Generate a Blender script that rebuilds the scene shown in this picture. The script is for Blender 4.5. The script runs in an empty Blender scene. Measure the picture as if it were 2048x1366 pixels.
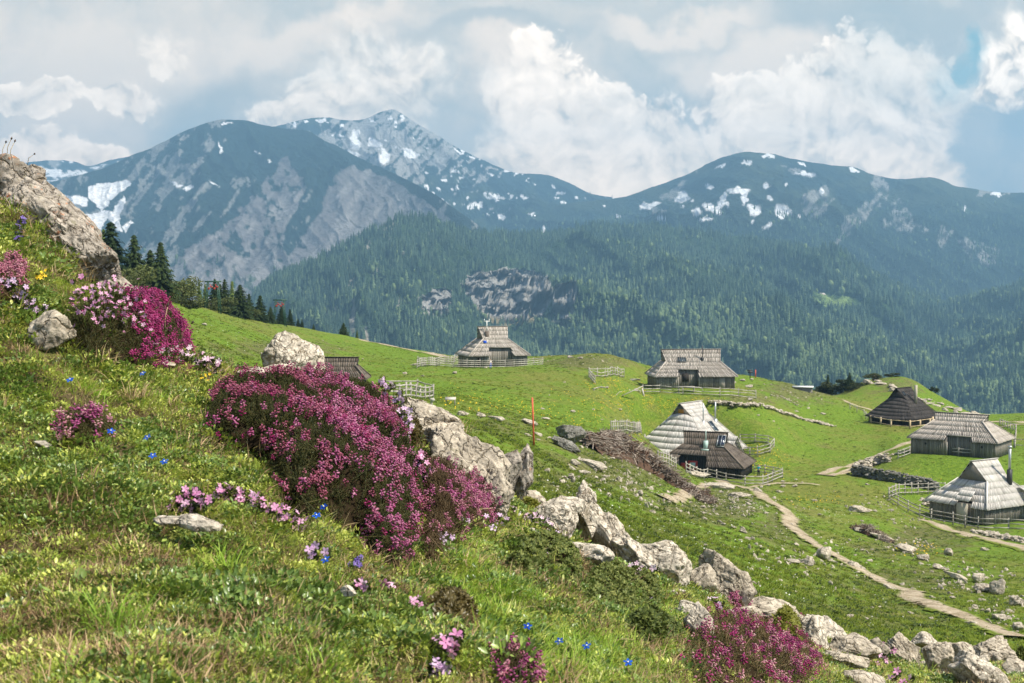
import bpy, math, random
import numpy as np
from mathutils import Vector, Matrix, Euler

rnd = random.Random(7)
NPR = np.random.default_rng(11)
scene = bpy.context.scene
COL = scene.collection

# ------------------------------------------------------------------ camera
FPX = 2813.0                      # focal length in pixels of the 2048 px wide photograph
PITCH = math.atan(123.0 / FPX)    # camera looks slightly down; the horizon is at row 560
CP, SP = math.cos(PITCH), math.sin(PITCH)


def ray(px, py):
    a = (np.asarray(px, float) - 1024.0) / FPX
    b = -(np.asarray(py, float) - 683.0) / FPX
    return a, CP + b * SP, -SP + b * CP


def slopes(px, py):
    """(x/y, z/y) of the view ray through a pixel"""
    x, y, z = ray(px, py)
    return x / y, z / y


def at(px, py, Y):
    u, v = slopes(px, py)
    return Vector((float(u) * Y, Y, float(v) * Y))


def proj(x, y, z):
    d = y * CP - z * SP
    b = (y * SP + z * CP) / d
    return 1024.0 + FPX * x / d, 683.0 - FPX * b


cam_data = bpy.data.cameras.new("camera")
cam = bpy.data.objects.new("camera", cam_data)
COL.objects.link(cam)
scene.camera = cam
cam.rotation_euler = (math.pi / 2 - PITCH, 0, 0)
cam_data.sensor_width = 36
cam_data.lens = 36 * FPX / 2048.0
cam_data.clip_start = 0.02
cam_data.clip_end = 60000
cam_data.dof.use_dof = True
cam_data.dof.focus_distance = 7.0
cam_data.dof.aperture_fstop = 20.0


# ------------------------------------------------------------------ noise
def _h(ix, iy, iz, seed):
    n = (ix.astype(np.int64) * 374761393 + iy.astype(np.int64) * 668265263 + iz.astype(np.int64) * 2147483647 + seed * 974634777) & 0xFFFFFFFF
    n = ((n ^ (n >> 13)) * 1274126177) & 0xFFFFFFFF
    n = ((n ^ (n >> 16)) * 2246822519) & 0xFFFFFFFF
    return ((n ^ (n >> 15)) & 0xFFFFFF) / float(0xFFFFFF)


def vnoise(x, y, z=0.0, seed=0):
    """smooth value noise, -1..1"""
    x, y, z = np.broadcast_arrays(*(np.atleast_1d(np.asarray(q_, float)) for q_ in (x, y, z))) if np.ndim(x) == 0 else np.broadcast_arrays(np.asarray(x, float), np.asarray(y, float), np.asarray(z, float))
    ix, iy, iz = np.floor(x), np.floor(y), np.floor(z)
    fx, fy, fz = x - ix, y - iy, z - iz
    fx, fy, fz = (f * f * f * (f * (f * 6 - 15) + 10) for f in (fx, fy, fz))
    out = 0
    flat = np.all(z == 0)
    for dz in ((0,) if flat else (0, 1)):
        wz = 1 if flat else (fz if dz else 1 - fz)
        for dx in (0, 1):
            wx = fx if dx else 1 - fx
            for dy in (0, 1):
                wy = fy if dy else 1 - fy
                out = out + wx * wy * wz * _h(ix + dx, iy + dy, iz + dz, seed)
    return out * 2 - 1


def fbm(x, y, z=0.0, oct=5, seed=0, gain=0.5, lac=2.03):
    s, a, t = 0, 1.0, 0
    for k in range(oct):
        s = s + a * vnoise(np.asarray(x) * lac ** k + 17.1 * k, np.asarray(y) * lac ** k - 9.3 * k, np.asarray(z) * lac ** k, seed + k)
        t += a
        a *= gain
    return s / t


def ridged(x, y, z=0.0, oct=5, seed=0, gain=0.55):
    s, a, t = 0, 1.0, 0
    for k in range(oct):
        n = 1 - np.abs(vnoise(np.asarray(x) * 2.03 ** k + 5.1 * k, np.asarray(y) * 2.03 ** k - 3.3 * k, np.asarray(z) * 2.03 ** k, seed + k)) * 1.6
        s = s + a * np.maximum(n, 0) ** 1.5
        t += a
        a *= gain
    return s / t


def sstep(a, b, x):
    t = np.clip((x - a) / (b - a), 0, 1)
    return t * t * (3 - 2 * t)


def pchip(xk, yk, x):
    xk = np.asarray(xk, float); yk = np.asarray(yk, float)
    h = np.diff(xk); d = np.diff(yk) / h
    m = np.zeros_like(yk)
    m[0], m[-1] = d[0], d[-1]
    for i in range(1, len(xk) - 1):
        if d[i - 1] * d[i] > 0:
            w1, w2 = 2 * h[i] + h[i - 1], h[i] + 2 * h[i - 1]
            m[i] = (w1 + w2) / (w1 / d[i - 1] + w2 / d[i])
    x = np.clip(x, xk[0], xk[-1])
    i = np.clip(np.searchsorted(xk, x) - 1, 0, len(xk) - 2)
    t = (x - xk[i]) / h[i]
    return ((1 + 2 * t) * (1 - t) ** 2) * yk[i] + (t * (1 - t) ** 2) * h[i] * m[i] + (t * t * (3 - 2 * t)) * yk[i + 1] + (t * t * (t - 1)) * h[i] * m[i + 1]


def inpoly(px, py, poly):
    px = np.asarray(px, float); py = np.asarray(py, float)
    c = np.zeros(np.broadcast(px, py).shape, bool)
    n = len(poly)
    for i in range(n):
        x1, y1 = poly[i]; x2, y2 = poly[(i + 1) % n]
        if y1 == y2:
            continue
        c ^= ((y1 > py) != (y2 > py)) & (px < (x2 - x1) * (py - y1) / (y2 - y1) + x1)
    return c


# ------------------------------------------------------------------ mesh helpers
def mesh_np(name, V, F, mat=None, smooth=False, parent=None, attrs=None, mi=None, mats=None, link=True):
    """V (n,3), F (m,k) array or list of arrays of different k"""
    V = np.asarray(V, np.float32)
    Fs = F if isinstance(F, list) else [F]
    Fs = [np.asarray(f, np.int32) for f in Fs if len(f)]
    me = bpy.data.meshes.new(name)
    me.vertices.add(len(V))
    me.vertices.foreach_set("co", V.ravel())
    loops = np.concatenate([f.ravel() for f in Fs]) if Fs else np.zeros(0, np.int32)
    sizes = np.concatenate([np.full(len(f), f.shape[1], np.int32) for f in Fs]) if Fs else np.zeros(0, np.int32)
    me.loops.add(len(loops))
    me.loops.foreach_set("vertex_index", loops)
    me.polygons.add(len(sizes))
    starts = np.concatenate([[0], np.cumsum(sizes)[:-1]]).astype(np.int32) if len(sizes) else sizes
    me.polygons.foreach_set("loop_start", starts)
    try:
        me.polygons.foreach_set("loop_total", sizes)
    except Exception:
        pass
    if mi is not None:
        me.polygons.foreach_set("material_index", np.asarray(mi, np.int32))
    me.update(calc_edges=True)
    me.validate()
    if smooth and len(sizes):
        me.polygons.foreach_set("use_smooth", np.ones(len(me.polygons), bool))
    for m in (mats or ([mat] if mat else [])):
        me.materials.append(m)
    for k, v in (attrs or {}).items():
        v = np.asarray(v, np.float32)
        if v.ndim == 1:
            a = me.attributes.new(k, 'FLOAT', 'POINT'); a.data.foreach_set("value", v)
        else:
            a = me.attributes.new(k, 'FLOAT_COLOR', 'POINT')
            if v.shape[1] == 3:
                v = np.concatenate([v, np.ones((len(v), 1), np.float32)], 1)
            a.data.foreach_set("color", v.ravel())
    o = bpy.data.objects.new(name, me)
    if link:
        COL.objects.link(o)
    if parent is not None:
        o.parent = parent
    return o


def grid_faces(n, m):
    i = np.arange(n - 1)[:, None] * m + np.arange(m - 1)[None, :]
    i = i.ravel()
    return np.stack([i, i + 1, i + m + 1, i + m], 1)


class MB:
    """collects simple solids into one mesh; per-vertex 'tint' value"""

    def __init__(s):
        s.V = []; s.F3 = []; s.F4 = []; s.T = []; s.n = 0

    def add(s, V, F, tint=0.5):
        V = np.asarray(V, float).reshape(-1, 3)
        for f in F:
            (s.F3 if len(f) == 3 else s.F4).append([i + s.n for i in f])
        s.V.append(V); s.T.append(np.full(len(V), tint)); s.n += len(V)

    def hexa(s, P, tint=0.5):
        """eight corners: bottom loop 0-3, top loop 4-7"""
        s.add(P, [(3, 2, 1, 0), (4, 5, 6, 7), (0, 1, 5, 4), (1, 2, 6, 5), (2, 3, 7, 6), (3, 0, 4, 7)], tint)

    def box(s, x0, x1, y0, y1, z0, z1, tint=0.5):
        s.hexa([(x0, y0, z0), (x1, y0, z0), (x1, y1, z0), (x0, y1, z0), (x0, y0, z1), (x1, y0, z1), (x1, y1, z1), (x0, y1, z1)], tint)

    def bar(s, a, b, w, h=None, tint=0.5, up=(0, 0, 1), taper=1.0):
        a = Vector(a); b = Vector(b); d = (b - a)
        if d.length < 1e-9:
            return
        d.normalize(); up = Vector(up)
        if abs(d.dot(up)) > 0.98:
            up = Vector((0, 1, 0))
        sx = d.cross(up).normalized(); sy = sx.cross(d)
        h = w if h is None else h
        P = []
        for c, k in ((a, 1.0), (b, taper)):
            for q, r in ((-1, -1), (1, -1), (1, 1), (-1, 1)):
                P.append(c + sx * (q * w / 2 * k) + sy * (r * h / 2 * k))
        s.hexa(P, tint)

    def tube(s, pts, rad, n=6, tint=0.5, cap=True):
        pts = [Vector(p) for p in pts]
        rad = rad if hasattr(rad, '__len__') else [rad] * len(pts)
        V = []; F = []
        ref = Vector((0.3, 0.2, 1)).normalized()
        for i, p in enumerate(pts):
            d = (pts[min(i + 1, len(pts) - 1)] - pts[max(i - 1, 0)])
            d = d.normalized() if d.length > 1e-9 else Vector((0, 0, 1))
            r = ref if abs(d.dot(ref)) < 0.95 else Vector((1, 0, 0))
            a = d.cross(r).normalized(); b = d.cross(a)
            for k in range(n):
                t = 2 * math.pi * k / n
                V.append(p + (a * math.cos(t) + b * math.sin(t)) * rad[i])
        for i in range(len(pts) - 1):
            for k in range(n):
                k2 = (k + 1) % n
                F.append((i * n + k, i * n + k2, (i + 1) * n + k2, (i + 1) * n + k))
        if cap:
            c0 = len(V); V.append(pts[0]); V.append(pts[-1])
            for k in range(n):
                F.append((c0, (k + 1) % n, k)); F.append((c0 + 1, (len(pts) - 1) * n + k, (len(pts) - 1) * n + (k + 1) % n))
        s.add(V, F, tint)

    def build(s, name, mat, parent=None, smooth=False, link=True):
        V = np.concatenate(s.V) if s.V else np.zeros((0, 3))
        return mesh_np(name, V, [np.array(s.F4).reshape(-1, 4), np.array(s.F3).reshape(-1, 3)], mat, smooth, parent, {'tint': np.concatenate(s.T)} if s.T else None, link=link)


def tag(o, label=None, cat=None, group=None, kind=None):
    if label: o["label"] = label
    if cat: o["category"] = cat
    if group: o["group"] = group
    if kind: o["kind"] = kind
    return o


def empty(name, loc, rz=0.0, label=None, cat=None, group=None, rot=None):
    o = bpy.data.objects.new(name, None)
    COL.objects.link(o)
    o.empty_display_size = 0.1
    o.location = loc
    o.rotation_euler = rot if rot is not None else (0, 0, rz)
    return tag(o, label, cat, group)


def copy_tree(o, parent=None):
    c = o.copy(); COL.objects.link(c)
    if parent is not None:
        c.parent = parent
    for ch in list(o.children):
        copy_tree(ch, c)
    return c


def reset_parts():
    bpy.context.view_layer.update()


# ------------------------------------------------------------------ node helper
class N:
    def __init__(s, tree):
        s.t = tree; tree.nodes.clear()

    def n(s, typ, ins=None, **props):
        nd = s.t.nodes.new(typ)
        for k, v in props.items():
            setattr(nd, k, v)
        for k, v in (ins or {}).items():
            sock = nd.inputs[k]
            if isinstance(v, bpy.types.NodeSocket):
                s.t.links.new(v, sock)
            elif isinstance(v, bpy.types.Node):
                s.t.links.new(v.outputs[0], sock)
            else:
                if hasattr(sock, 'default_value') and hasattr(sock.default_value, '__len__') and hasattr(v, '__len__') and len(v) == 3 and len(sock.default_value) == 4:
                    v = (*v, 1.0)
                sock.default_value = v
        return nd

    def m(s, op, a, b=0.0, c=None, clamp=False):
        ins = {0: a, 1: b}
        if c is not None: ins[2] = c
        return s.n('ShaderNodeMath', ins, operation=op, use_clamp=clamp).outputs[0]

    def vm(s, op, a, b=(0, 0, 0), scale=None):
        ins = {0: a, 1: b}
        if scale is not None: ins['Scale'] = scale
        nd = s.n('ShaderNodeVectorMath', ins, operation=op)
        return nd.outputs['Value'] if op in ('LENGTH', 'DOT_PRODUCT', 'DISTANCE') else nd.outputs[0]

    def mix(s, f, a, b, mode='MIX'):
        nd = s.t.nodes.new('ShaderNodeMix'); nd.data_type = 'RGBA'; nd.blend_type = mode
        for k, v in ((0, f), (6, a), (7, b)):
            if isinstance(v, bpy.types.NodeSocket): s.t.links.new(v, nd.inputs[k])
            else: nd.inputs[k].default_value = v if k == 0 else ((*v, 1.0) if len(v) == 3 else v)
        return nd.outputs[2]

    def ramp(s, f, stops, interp='LINEAR'):
        nd = s.n('ShaderNodeValToRGB', {0: f})
        cr = nd.color_ramp; cr.interpolation = interp
        while len(cr.elements) < len(stops): cr.elements.new(0.5)
        for e, (p, c) in zip(cr.elements, stops):
            e.position = p; e.color = (*c, 1.0) if hasattr(c, '__len__') else (c, c, c, 1.0)
        return nd.outputs[0]

    def noise(s, vec, scale, detail=4.0, rough=0.5, dist=0.0, **kw):
        ins = {'Scale': scale, 'Detail': detail, 'Roughness': rough, 'Distortion': dist}
        if vec is not None: ins['Vector'] = vec
        return s.n('ShaderNodeTexNoise', ins, **kw).outputs[0]

    def ss(s, a, b, x):
        return s.n('ShaderNodeMapRange', {0: x, 1: a, 2: b, 3: 0.0, 4: 1.0}, interpolation_type='SMOOTHSTEP').outputs[0]

    def attr(s, name):
        return s.n('ShaderNodeAttribute', attribute_name=name)

    def bump(s, h, strength, dist):
        return s.n('ShaderNodeBump', {'Height': h, 'Strength': strength, 'Distance': dist}).outputs[0]

    def surf(s, color, rough=0.8, normal=None, spec=0.3, metal=0.0, trans=0.0, **kw):
        ins = {'Base Color': color, 'Roughness': rough, 'Specular IOR Level': spec, 'Metallic': metal}
        if normal is not None: ins['Normal'] = normal
        ins.update(kw)
        b = s.n('ShaderNodeBsdfPrincipled', ins).outputs[0]
        if trans > 0:
            tr = s.n('ShaderNodeBsdfTranslucent', {'Color': color}).outputs[0]
            b = s.n('ShaderNodeMixShader', {0: trans, 1: b, 2: tr}).outputs[0]
        s.n('ShaderNodeOutputMaterial', {'Surface': b})
        return b


def M(name):
    m = bpy.data.materials.new(name); m.use_nodes = True
    return m, N(m.node_tree)


def simple(name, col, rough=0.7, var=0.15, scale=20.0, spec=0.3, metal=0.0, trans=0.0, bump=0.0):
    m, g = M(name)
    tc = g.n('ShaderNodeTexCoord').outputs['Object']
    nz = g.noise(tc, scale, 4)
    c = g.mix(nz, tuple(x * (1 - var) for x in col), tuple(min(1, x * (1 + var)) for x in col))
    g.surf(c, rough, g.bump(nz, 0.4, bump) if bump else None, spec, metal, trans)
    return m
# ------------------------------------------------------------------ light and sky
SUN_AZ = Vector((0.90, -0.43, 0)).normalized()
SUN_EL = math.radians(52)
to_sun = Vector((SUN_AZ.x * math.cos(SUN_EL), SUN_AZ.y * math.cos(SUN_EL), math.sin(SUN_EL)))
sd = bpy.data.lights.new("sun", 'SUN')
sd.energy = 5.0; sd.angle = math.radians(0.6); sd.color = (1.0, 0.93, 0.79)
sun = bpy.data.objects.new("sun", sd); COL.objects.link(sun)
sun.rotation_euler = (-to_sun).to_track_quat('-Z', 'Y').to_euler()

world = bpy.data.worlds.new("World"); scene.world = world; world.use_nodes = True
g = N(world.node_tree)
sky = g.n('ShaderNodeTexSky', sky_type='NISHITA', sun_disc=False)
sky.sun_elevation = SUN_EL
sky.sun_rotation = math.atan2(SUN_AZ.x, SUN_AZ.y)
sky.air_density = 1.0; sky.dust_density = 0.6; sky.ozone_density = 1.5; sky.altitude = 1500
d = g.n('ShaderNodeTexCoord').outputs['Generated']
sx = g.n('ShaderNodeSeparateXYZ', {0: d})
yy = g.m('MAXIMUM', sx.outputs[1], 0.25)
U = g.m('DIVIDE', sx.outputs[0], yy)       # tangent of the azimuth ahead of the camera
W = g.m('DIVIDE', sx.outputs[2], yy)       # tangent of the elevation
q = g.n('ShaderNodeCombineXYZ', {0: U, 1: W, 2: 0.0}).outputs[0]


def dirc(px, py):
    u, v = slopes(px, py)
    return float(u), float(v)


warp = g.n('ShaderNodeTexNoise', {'Vector': q, 'Scale': 14.0, 'Detail': 5.0, 'Roughness': 0.55}).outputs[1]
warp = g.vm('SUBTRACT', warp, (0.5, 0.5, 0.5))
q1 = g.vm('ADD', q, g.vm('SCALE', warp, scale=0.055))
q2 = g.vm('ADD', q, g.vm('SCALE', warp, scale=0.11))


def blobs(vec, lst):
    out = None
    for (cx, cy, rx, ry) in lst:
        u, v = dirc(cx, cy)
        dd = g.vm('SUBTRACT', vec, (u, v, 0))
        dd = g.vm('MULTIPLY', dd, (FPX / rx, FPX / ry, 0))
        f = g.m('SUBTRACT', 1.0, g.vm('LENGTH', dd))
        out = f if out is None else g.n('ShaderNodeMath', {0: out, 1: f, 2: 0.25}, operation='SMOOTH_MAX').outputs[0]
    return out


def billow(vec):
    """cauliflower lumps: inverted cell distances at three sizes"""
    s_ = None
    for sc, am in ((24.0, 0.40), (58.0, 0.30), (130.0, 0.20), (280.0, 0.10)):
        v = g.n('ShaderNodeTexVoronoi', {'Vector': vec, 'Scale': sc, 'Smoothness': 0.6}, feature='SMOOTH_F1', voronoi_dimensions='2D').outputs[0]
        v = g.m('MULTIPLY', g.m('SUBTRACT', 0.75, v), am)
        s_ = v if s_ is None else g.m('ADD', s_, v)
    return s_


bl = billow(q1)
bl_s = billow(g.vm('ADD', q1, (0.006, 0.010, 0)))
relief = g.m('SUBTRACT', bl, bl_s)                       # which side of each lump faces the sun
n_lo = g.noise(g.vm('MULTIPLY', q2, (1, 2.2, 1)), 4.2, 5, 0.55)
n_mid = g.noise(q2, 11.0, 6, 0.55)
# high grey layer
base = g.ramp(g.m('ADD', g.m('MULTIPLY', n_lo, .58), g.m('MULTIPLY', n_mid, .42)), [(0.36, (0.31, 0.39, 0.43)), (0.45, (0.42, 0.47, 0.49)), (0.53, (0.54, 0.55, 0.54)), (0.64, (0.69, 0.66, 0.615))])
soft = g.ss(-0.15, 0.75, g.m('ADD', blobs(q2, [(120, 110, 330, 150), (340, 110, 110, 90), (560, 60, 180, 70), (90, 240, 190, 70), (60, 290, 150, 60), (1340, 40, 230, 40), (1500, 120, 260, 60), (1080, 150, 130, 130), (990, 130, 130, 60), (190, 330, 110, 40), (760, 30, 200, 40)]), g.m('MULTIPLY', g.m('SUBTRACT', n_mid, 0.5), 1.3)))
base = g.mix(g.m('MULTIPLY', soft, 0.75), base, (0.78, 0.73, 0.675))
dk = g.ss(0.0, 0.7, g.m('ADD', blobs(q2, [(1750, 40, 330, 95), (1350, 190, 260, 60), (1950, 20, 200, 60), (480, 240, 220, 130), (1000, 40, 300, 40)]), g.m('MULTIPLY', g.m('SUBTRACT', n_mid, 0.5), 1.0)))
base = g.mix(g.m('MULTIPLY', dk, 0.65), base, (0.30, 0.375, 0.425))
# blue gaps
gap = g.ss(-0.1, 0.75, g.m('ADD', blobs(q2, [(1900, 112, 52, 50), (1930, 72, 70, 26), (1895, 145, 36, 40)]), g.m('MULTIPLY', g.m('SUBTRACT', n_mid, 0.5), 1.8)))
base = g.mix(gap, base, (0.17, 0.36, 0.46))
# cumulus heaps
cum = g.m('ADD', blobs(q1, [(760, 170, 120, 110), (690, 200, 110, 60), (820, 130, 60, 70), (620, 230, 90, 45),
                            (1170, 290, 170, 150), (1100, 330, 90, 90), (1290, 300, 130, 110), (1075, 200, 90, 140), (1210, 375, 60, 50),
                            (1560, 270, 150, 140), (1720, 260, 210, 170), (1820, 150, 85, 75), (1800, 340, 160, 110), (1640, 380, 260, 80), (1870, 220, 80, 90), (1250, 400, 220, 60), (1120, 385, 120, 60), (1560, 330, 260, 90), (1780, 320, 200, 110), (1010, 330, 60, 60), (640, 240, 120, 40), (1900, 360, 80, 60), (720, 120, 50, 50), (325, 108, 50, 45), (60, 296, 110, 40), (180, 312, 60, 26), (80, 190, 120, 40), (230, 200, 70, 40), (1975, 390, 60, 30),
                            (1330, 370, 90, 50), (1480, 200, 80, 60)]), g.m('MULTIPLY', g.m('SUBTRACT', bl, 0.30), 1.25))
esh = g.ss(0.42, 0.60, g.noise(g.vm('ADD', q, (7.7, 2.2, 0)), 7.0, 2, 0.5))
cmask = g.m('ADD', g.m('MULTIPLY', esh, g.ss(-0.02, 0.20, cum)), g.m('MULTIPLY', g.m('SUBTRACT', 1.0, esh), g.ss(-0.40, 0.75, cum)))
n_soft = g.noise(g.vm('ADD', q1, (3.1, 1.7, 0)), 8.0, 3, 0.5)
cw = g.m('ADD', g.m('MULTIPLY', relief, g.m('ADD', 1.3, g.m('MULTIPLY', g.ss(0.45, 0.1, cum), 1.6))), g.m('ADD', g.m('MULTIPLY', g.m('SUBTRACT', n_soft, 0.5), 1.5), g.m('MULTIPLY', g.ss(0.5, 0.0, cum), 0.12)))
ccol = g.ramp(g.m('ADD', cw, 0.62), [(0.0, (0.36, 0.40, 0.42)), (0.30, (0.58, 0.58, 0.565)), (0.58, (0.90, 0.86, 0.80)), (1.0, (1.18, 1.13, 1.06))])
warm = g.ss(0.16, 0.05, W)
ccol = g.mix(warm, ccol, g.vm('MULTIPLY', ccol, (1.24, 1.14, 1.05)))
soft_edge = g.ramp(n_lo, [(0.4, 0.65), (0.6, 1.0)])
col = g.mix(g.m('MULTIPLY', g.m('MULTIPLY', cmask, soft_edge), 0.86), base, ccol)
# tall shaded cloud at the right, its top lit
cr = g.m('ADD', blobs(q1, [(1985, 290, 95, 130), (2060, 260, 90, 150), (2010, 380, 110, 60), (2120, 300, 140, 200), (1975, 210, 40, 40)]), g.m('MULTIPLY', g.m('SUBTRACT', bl, 0.30), 0.7))
crt = g.m('ADD', blobs(q1, [(2000, 120, 55, 60), (2060, 100, 70, 60), (2060, 160, 110, 50), (1975, 160, 40, 40)]), g.m('MULTIPLY', g.m('SUBTRACT', bl, 0.30), 0.8))
col = g.mix(g.ss(-0.05, 0.28, cr), col, g.mix(g.ss(0.35, 0.75, n_mid), (0.24, 0.33, 0.41), (0.44, 0.48, 0.50)))
col = g.mix(g.m('MULTIPLY', g.ss(-0.15, 0.50, crt), 0.85), col, ccol)
# behind and overhead the sky is mostly clear
ahead = g.m('MULTIPLY', g.ss(0.05, 0.45, sx.outputs[1]), g.m('SUBTRACT', 1.0, g.ss(0.32, 0.75, sx.outputs[2])))
cl = g.vm('MULTIPLY', col, (12.3, 10.7, 9.2))
skc = g.mix(1.0, sky.outputs[0], (1.0, 1.0, 1.0), 'MULTIPLY')
far_cl = g.ss(0.5, 0.65, g.noise(d, 2.4, 6, 0.6))
gen = g.mix(g.m('MULTIPLY', far_cl, 0.8), skc, (6.5, 6.6, 6.8))
fin = g.mix(ahead, gen, cl)
bg = g.n('ShaderNodeBackground', {'Color': fin, 'Strength': 0.1})
g.n('ShaderNodeOutputWorld', {'Surface': bg.outputs[0]})

vs = scene.view_settings
scene.display_settings.display_device = 'sRGB'
vs.view_transform = 'Standard'; vs.look = 'None'; vs.exposure = 0.68; vs.gamma = 1.0
vs.use_curve_mapping = False
cy = scene.cycles
cy.use_denoising = True
cy.denoiser = 'OPENIMAGEDENOISE'
cy.denoising_input_passes = 'RGB_ALBEDO_NORMAL'
cy.denoising_prefilter = 'ACCURATE'
cy.max_bounces = 5; cy.diffuse_bounces = 2; cy.glossy_bounces = 2; cy.transmission_bounces = 3
cy.volume_bounces = 0; cy.transparent_max_bounces = 8
cy.sample_clamp_indirect = 6.0
cy.use_adaptive_sampling = True; cy.adaptive_threshold = 0.02
scene.render.use_persistent_data = False
# ------------------------------------------------------------------ the hill the camera stands on and the pasture below it
# azimuth columns (photo column) : list of (distance ahead, elevation as a photo row)
COLS = {
    -900: [(.5, 1900), (1.5, 1150), (2.6, 600), (4.6, 60), (9, 300), (24, 420), (60, 480), (110, 520), (160, 545), (200, 560), (250, 580), (300, 640), (420, 900), (640, 1250)],
    0:    [(.5, 2350), (1.7, 1366), (2.9, 800), (4.7, 345), (8, 480), (22, 560), (60, 590), (110, 590), (150, 590), (180, 585), (210, 580), (250, 640), (420, 950), (640, 1300)],
    128:  [(.5, 2350), (1.7, 1366), (2.9, 840), (4.7, 470), (8, 560), (24, 600), (70, 600), (120, 598), (160, 593), (185, 588), (215, 582), (260, 640), (420, 950), (640, 1300)],
    256:  [(.5, 2350), (1.7, 1366), (2.9, 890), (4.5, 612), (8, 680), (26, 690), (80, 620), (125, 606), (165, 598), (190, 592), (220, 587), (270, 640), (420, 950), (640, 1300)],
    400:  [(.5, 2350), (1.75, 1366), (2.9, 950), (4.4, 725), (8, 790), (28, 770), (80, 700), (125, 672), (180, 645), (215, 630), (250, 619), (290, 655), (430, 960), (640, 1300)],
    512:  [(.5, 2350), (1.8, 1366), (2.9, 990), (4.6, 770), (9, 840), (30, 800), (85, 752), (130, 722), (190, 682), (240, 657), (290, 641), (330, 670), (440, 960), (640, 1300)],
    640:  [(.5, 2350), (1.9, 1366), (3.0, 1030), (4.4, 795), (9, 880), (34, 830), (95, 800), (140, 772), (200, 732), (260, 690), (320, 664), (360, 690), (460, 960), (640, 1300)],
    800:  [(.5, 2350), (2.0, 1366), (3.0, 1110), (4.4, 880), (10, 960), (38, 860), (95, 805), (140, 782), (200, 744), (260, 718), (320, 700), (360, 725), (460, 960), (640, 1300)],
    950:  [(.5, 2350), (2.1, 1366), (3.1, 1160), (4.6, 985), (11, 1050), (42, 930), (85, 840), (140, 795), (200, 757), (240, 737), (290, 718), (330, 745), (460, 980), (640, 1300)],
    1070: [(.5, 2350), (2.25, 1366), (3.3, 1190), (4.9, 1045), (12, 1110), (45, 990), (84, 893), (140, 830), (200, 764), (240, 729), (275, 714), (315, 750), (460, 990), (640, 1300)],
    1200: [(.5, 2350), (2.5, 1366), (3.8, 1220), (5.6, 1110), (13, 1180), (45, 1050), (95, 940), (140, 870), (195, 795), (235, 745), (268, 706), (310, 750), (460, 990), (640, 1300)],
    1310: [(.5, 2350), (2.8, 1366), (4.2, 1240), (6.2, 1140), (14, 1220), (45, 1105), (95, 995), (150, 930), (205, 880), (235, 795), (280, 733), (320, 775), (460, 1000), (640, 1300)],
    1420: [(.5, 2350), (3.2, 1366), (4.8, 1255), (6.8, 1180), (15, 1260), (45, 1150), (95, 1040), (150, 985), (203, 948), (238, 797), (290, 744), (330, 790), (460, 1010), (640, 1300)],
    1520: [(.5, 2350), (3.9, 1366), (5.4, 1280), (7.2, 1225), (16, 1300), (45, 1195), (95, 1070), (150, 1000), (203, 955), (238, 815), (295, 757), (335, 800), (460, 1010), (640, 1300)],
    1620: [(.5, 2350), (4.6, 1366), (6.0, 1305), (7.8, 1265), (17, 1340), (45, 1235), (95, 1105), (145, 1035), (200, 962), (245, 850), (300, 775), (340, 815), (470, 1020), (640, 1300)],
    1740: [(.5, 2350), (5.8, 1366), (7.2, 1328), (8.6, 1300), (18, 1370), (48, 1270), (95, 1150), (145, 1060), (190, 985), (240, 880), (290, 806), (328, 757), (470, 1040), (640, 1300)],
    1800: [(.5, 2350), (6.6, 1366), (7.9, 1335), (9.0, 1312), (18, 1385), (48, 1285), (95, 1165), (145, 1075), (186, 1005), (225, 898), (285, 822), (326, 750), (470, 1040), (640, 1300)],
    1880: [(.5, 2350), (7.2, 1366), (8.3, 1342), (9.3, 1322), (18, 1390), (48, 1292), (90, 1180), (140, 1095), (182, 1030), (218, 915), (280, 836), (326, 790), (470, 1040), (640, 1300)],
    1960: [(.5, 2350), (7.6, 1366), (8.6, 1346), (9.5, 1330), (18, 1395), (50, 1297), (86, 1195), (135, 1105), (181, 1040), (218, 915), (275, 842), (318, 829), (470, 1040), (640, 1300)],
    2060: [(.5, 2350), (8.0, 1366), (8.9, 1350), (9.8, 1338), (18, 1400), (52, 1300), (84, 1200), (135, 1110), (180, 1042), (216, 914), (270, 844), (315, 831), (470, 1040), (640, 1300)],
    2300: [(.5, 2350), (8.5, 1380), (9.4, 1365), (10.2, 1352), (19, 1420), (52, 1320), (84, 1220), (135, 1120), (180, 1046), (216, 918), (270, 850), (315, 838), (470, 1040), (640, 1300)],
    3100: [(.5, 2350), (9, 1450), (10.4, 1440), (11.2, 1430), (20, 1480), (52, 1390), (84, 1290), (135, 1170), (180, 1080), (216, 950), (270, 880), (315, 868), (470, 1060), (640, 1300)],
}
_pxk = np.array(sorted(COLS)); _nr = 14
_uk = (_pxk - 1024) / FPX
_LY = np.array([[math.log(COLS[p][k][0]) for p in _pxk] for k in range(_nr)])
_V = np.array([[-(COLS[p][k][1] - 560.0) / FPX for p in _pxk] for k in range(_nr)])
TU = np.linspace(-0.72, 0.75, 590)
TL = np.linspace(math.log(0.5), math.log(640), 760)
_LYu = np.array([pchip(_uk, _LY[k], TU) for k in range(_nr)])
_Vu = np.array([pchip(_uk, _V[k], TU) for k in range(_nr)])
TAB = np.zeros((len(TU), len(TL)))
for i in range(len(TU)):
    TAB[i] = pchip(_LYu[:, i], _Vu[:, i], TL)
# round the table off a little so that the drawn columns leave no facets
for _ in range(3):
    TAB[1:-1] = (TAB[:-2] + 2 * TAB[1:-1] + TAB[2:]) / 4


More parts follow.
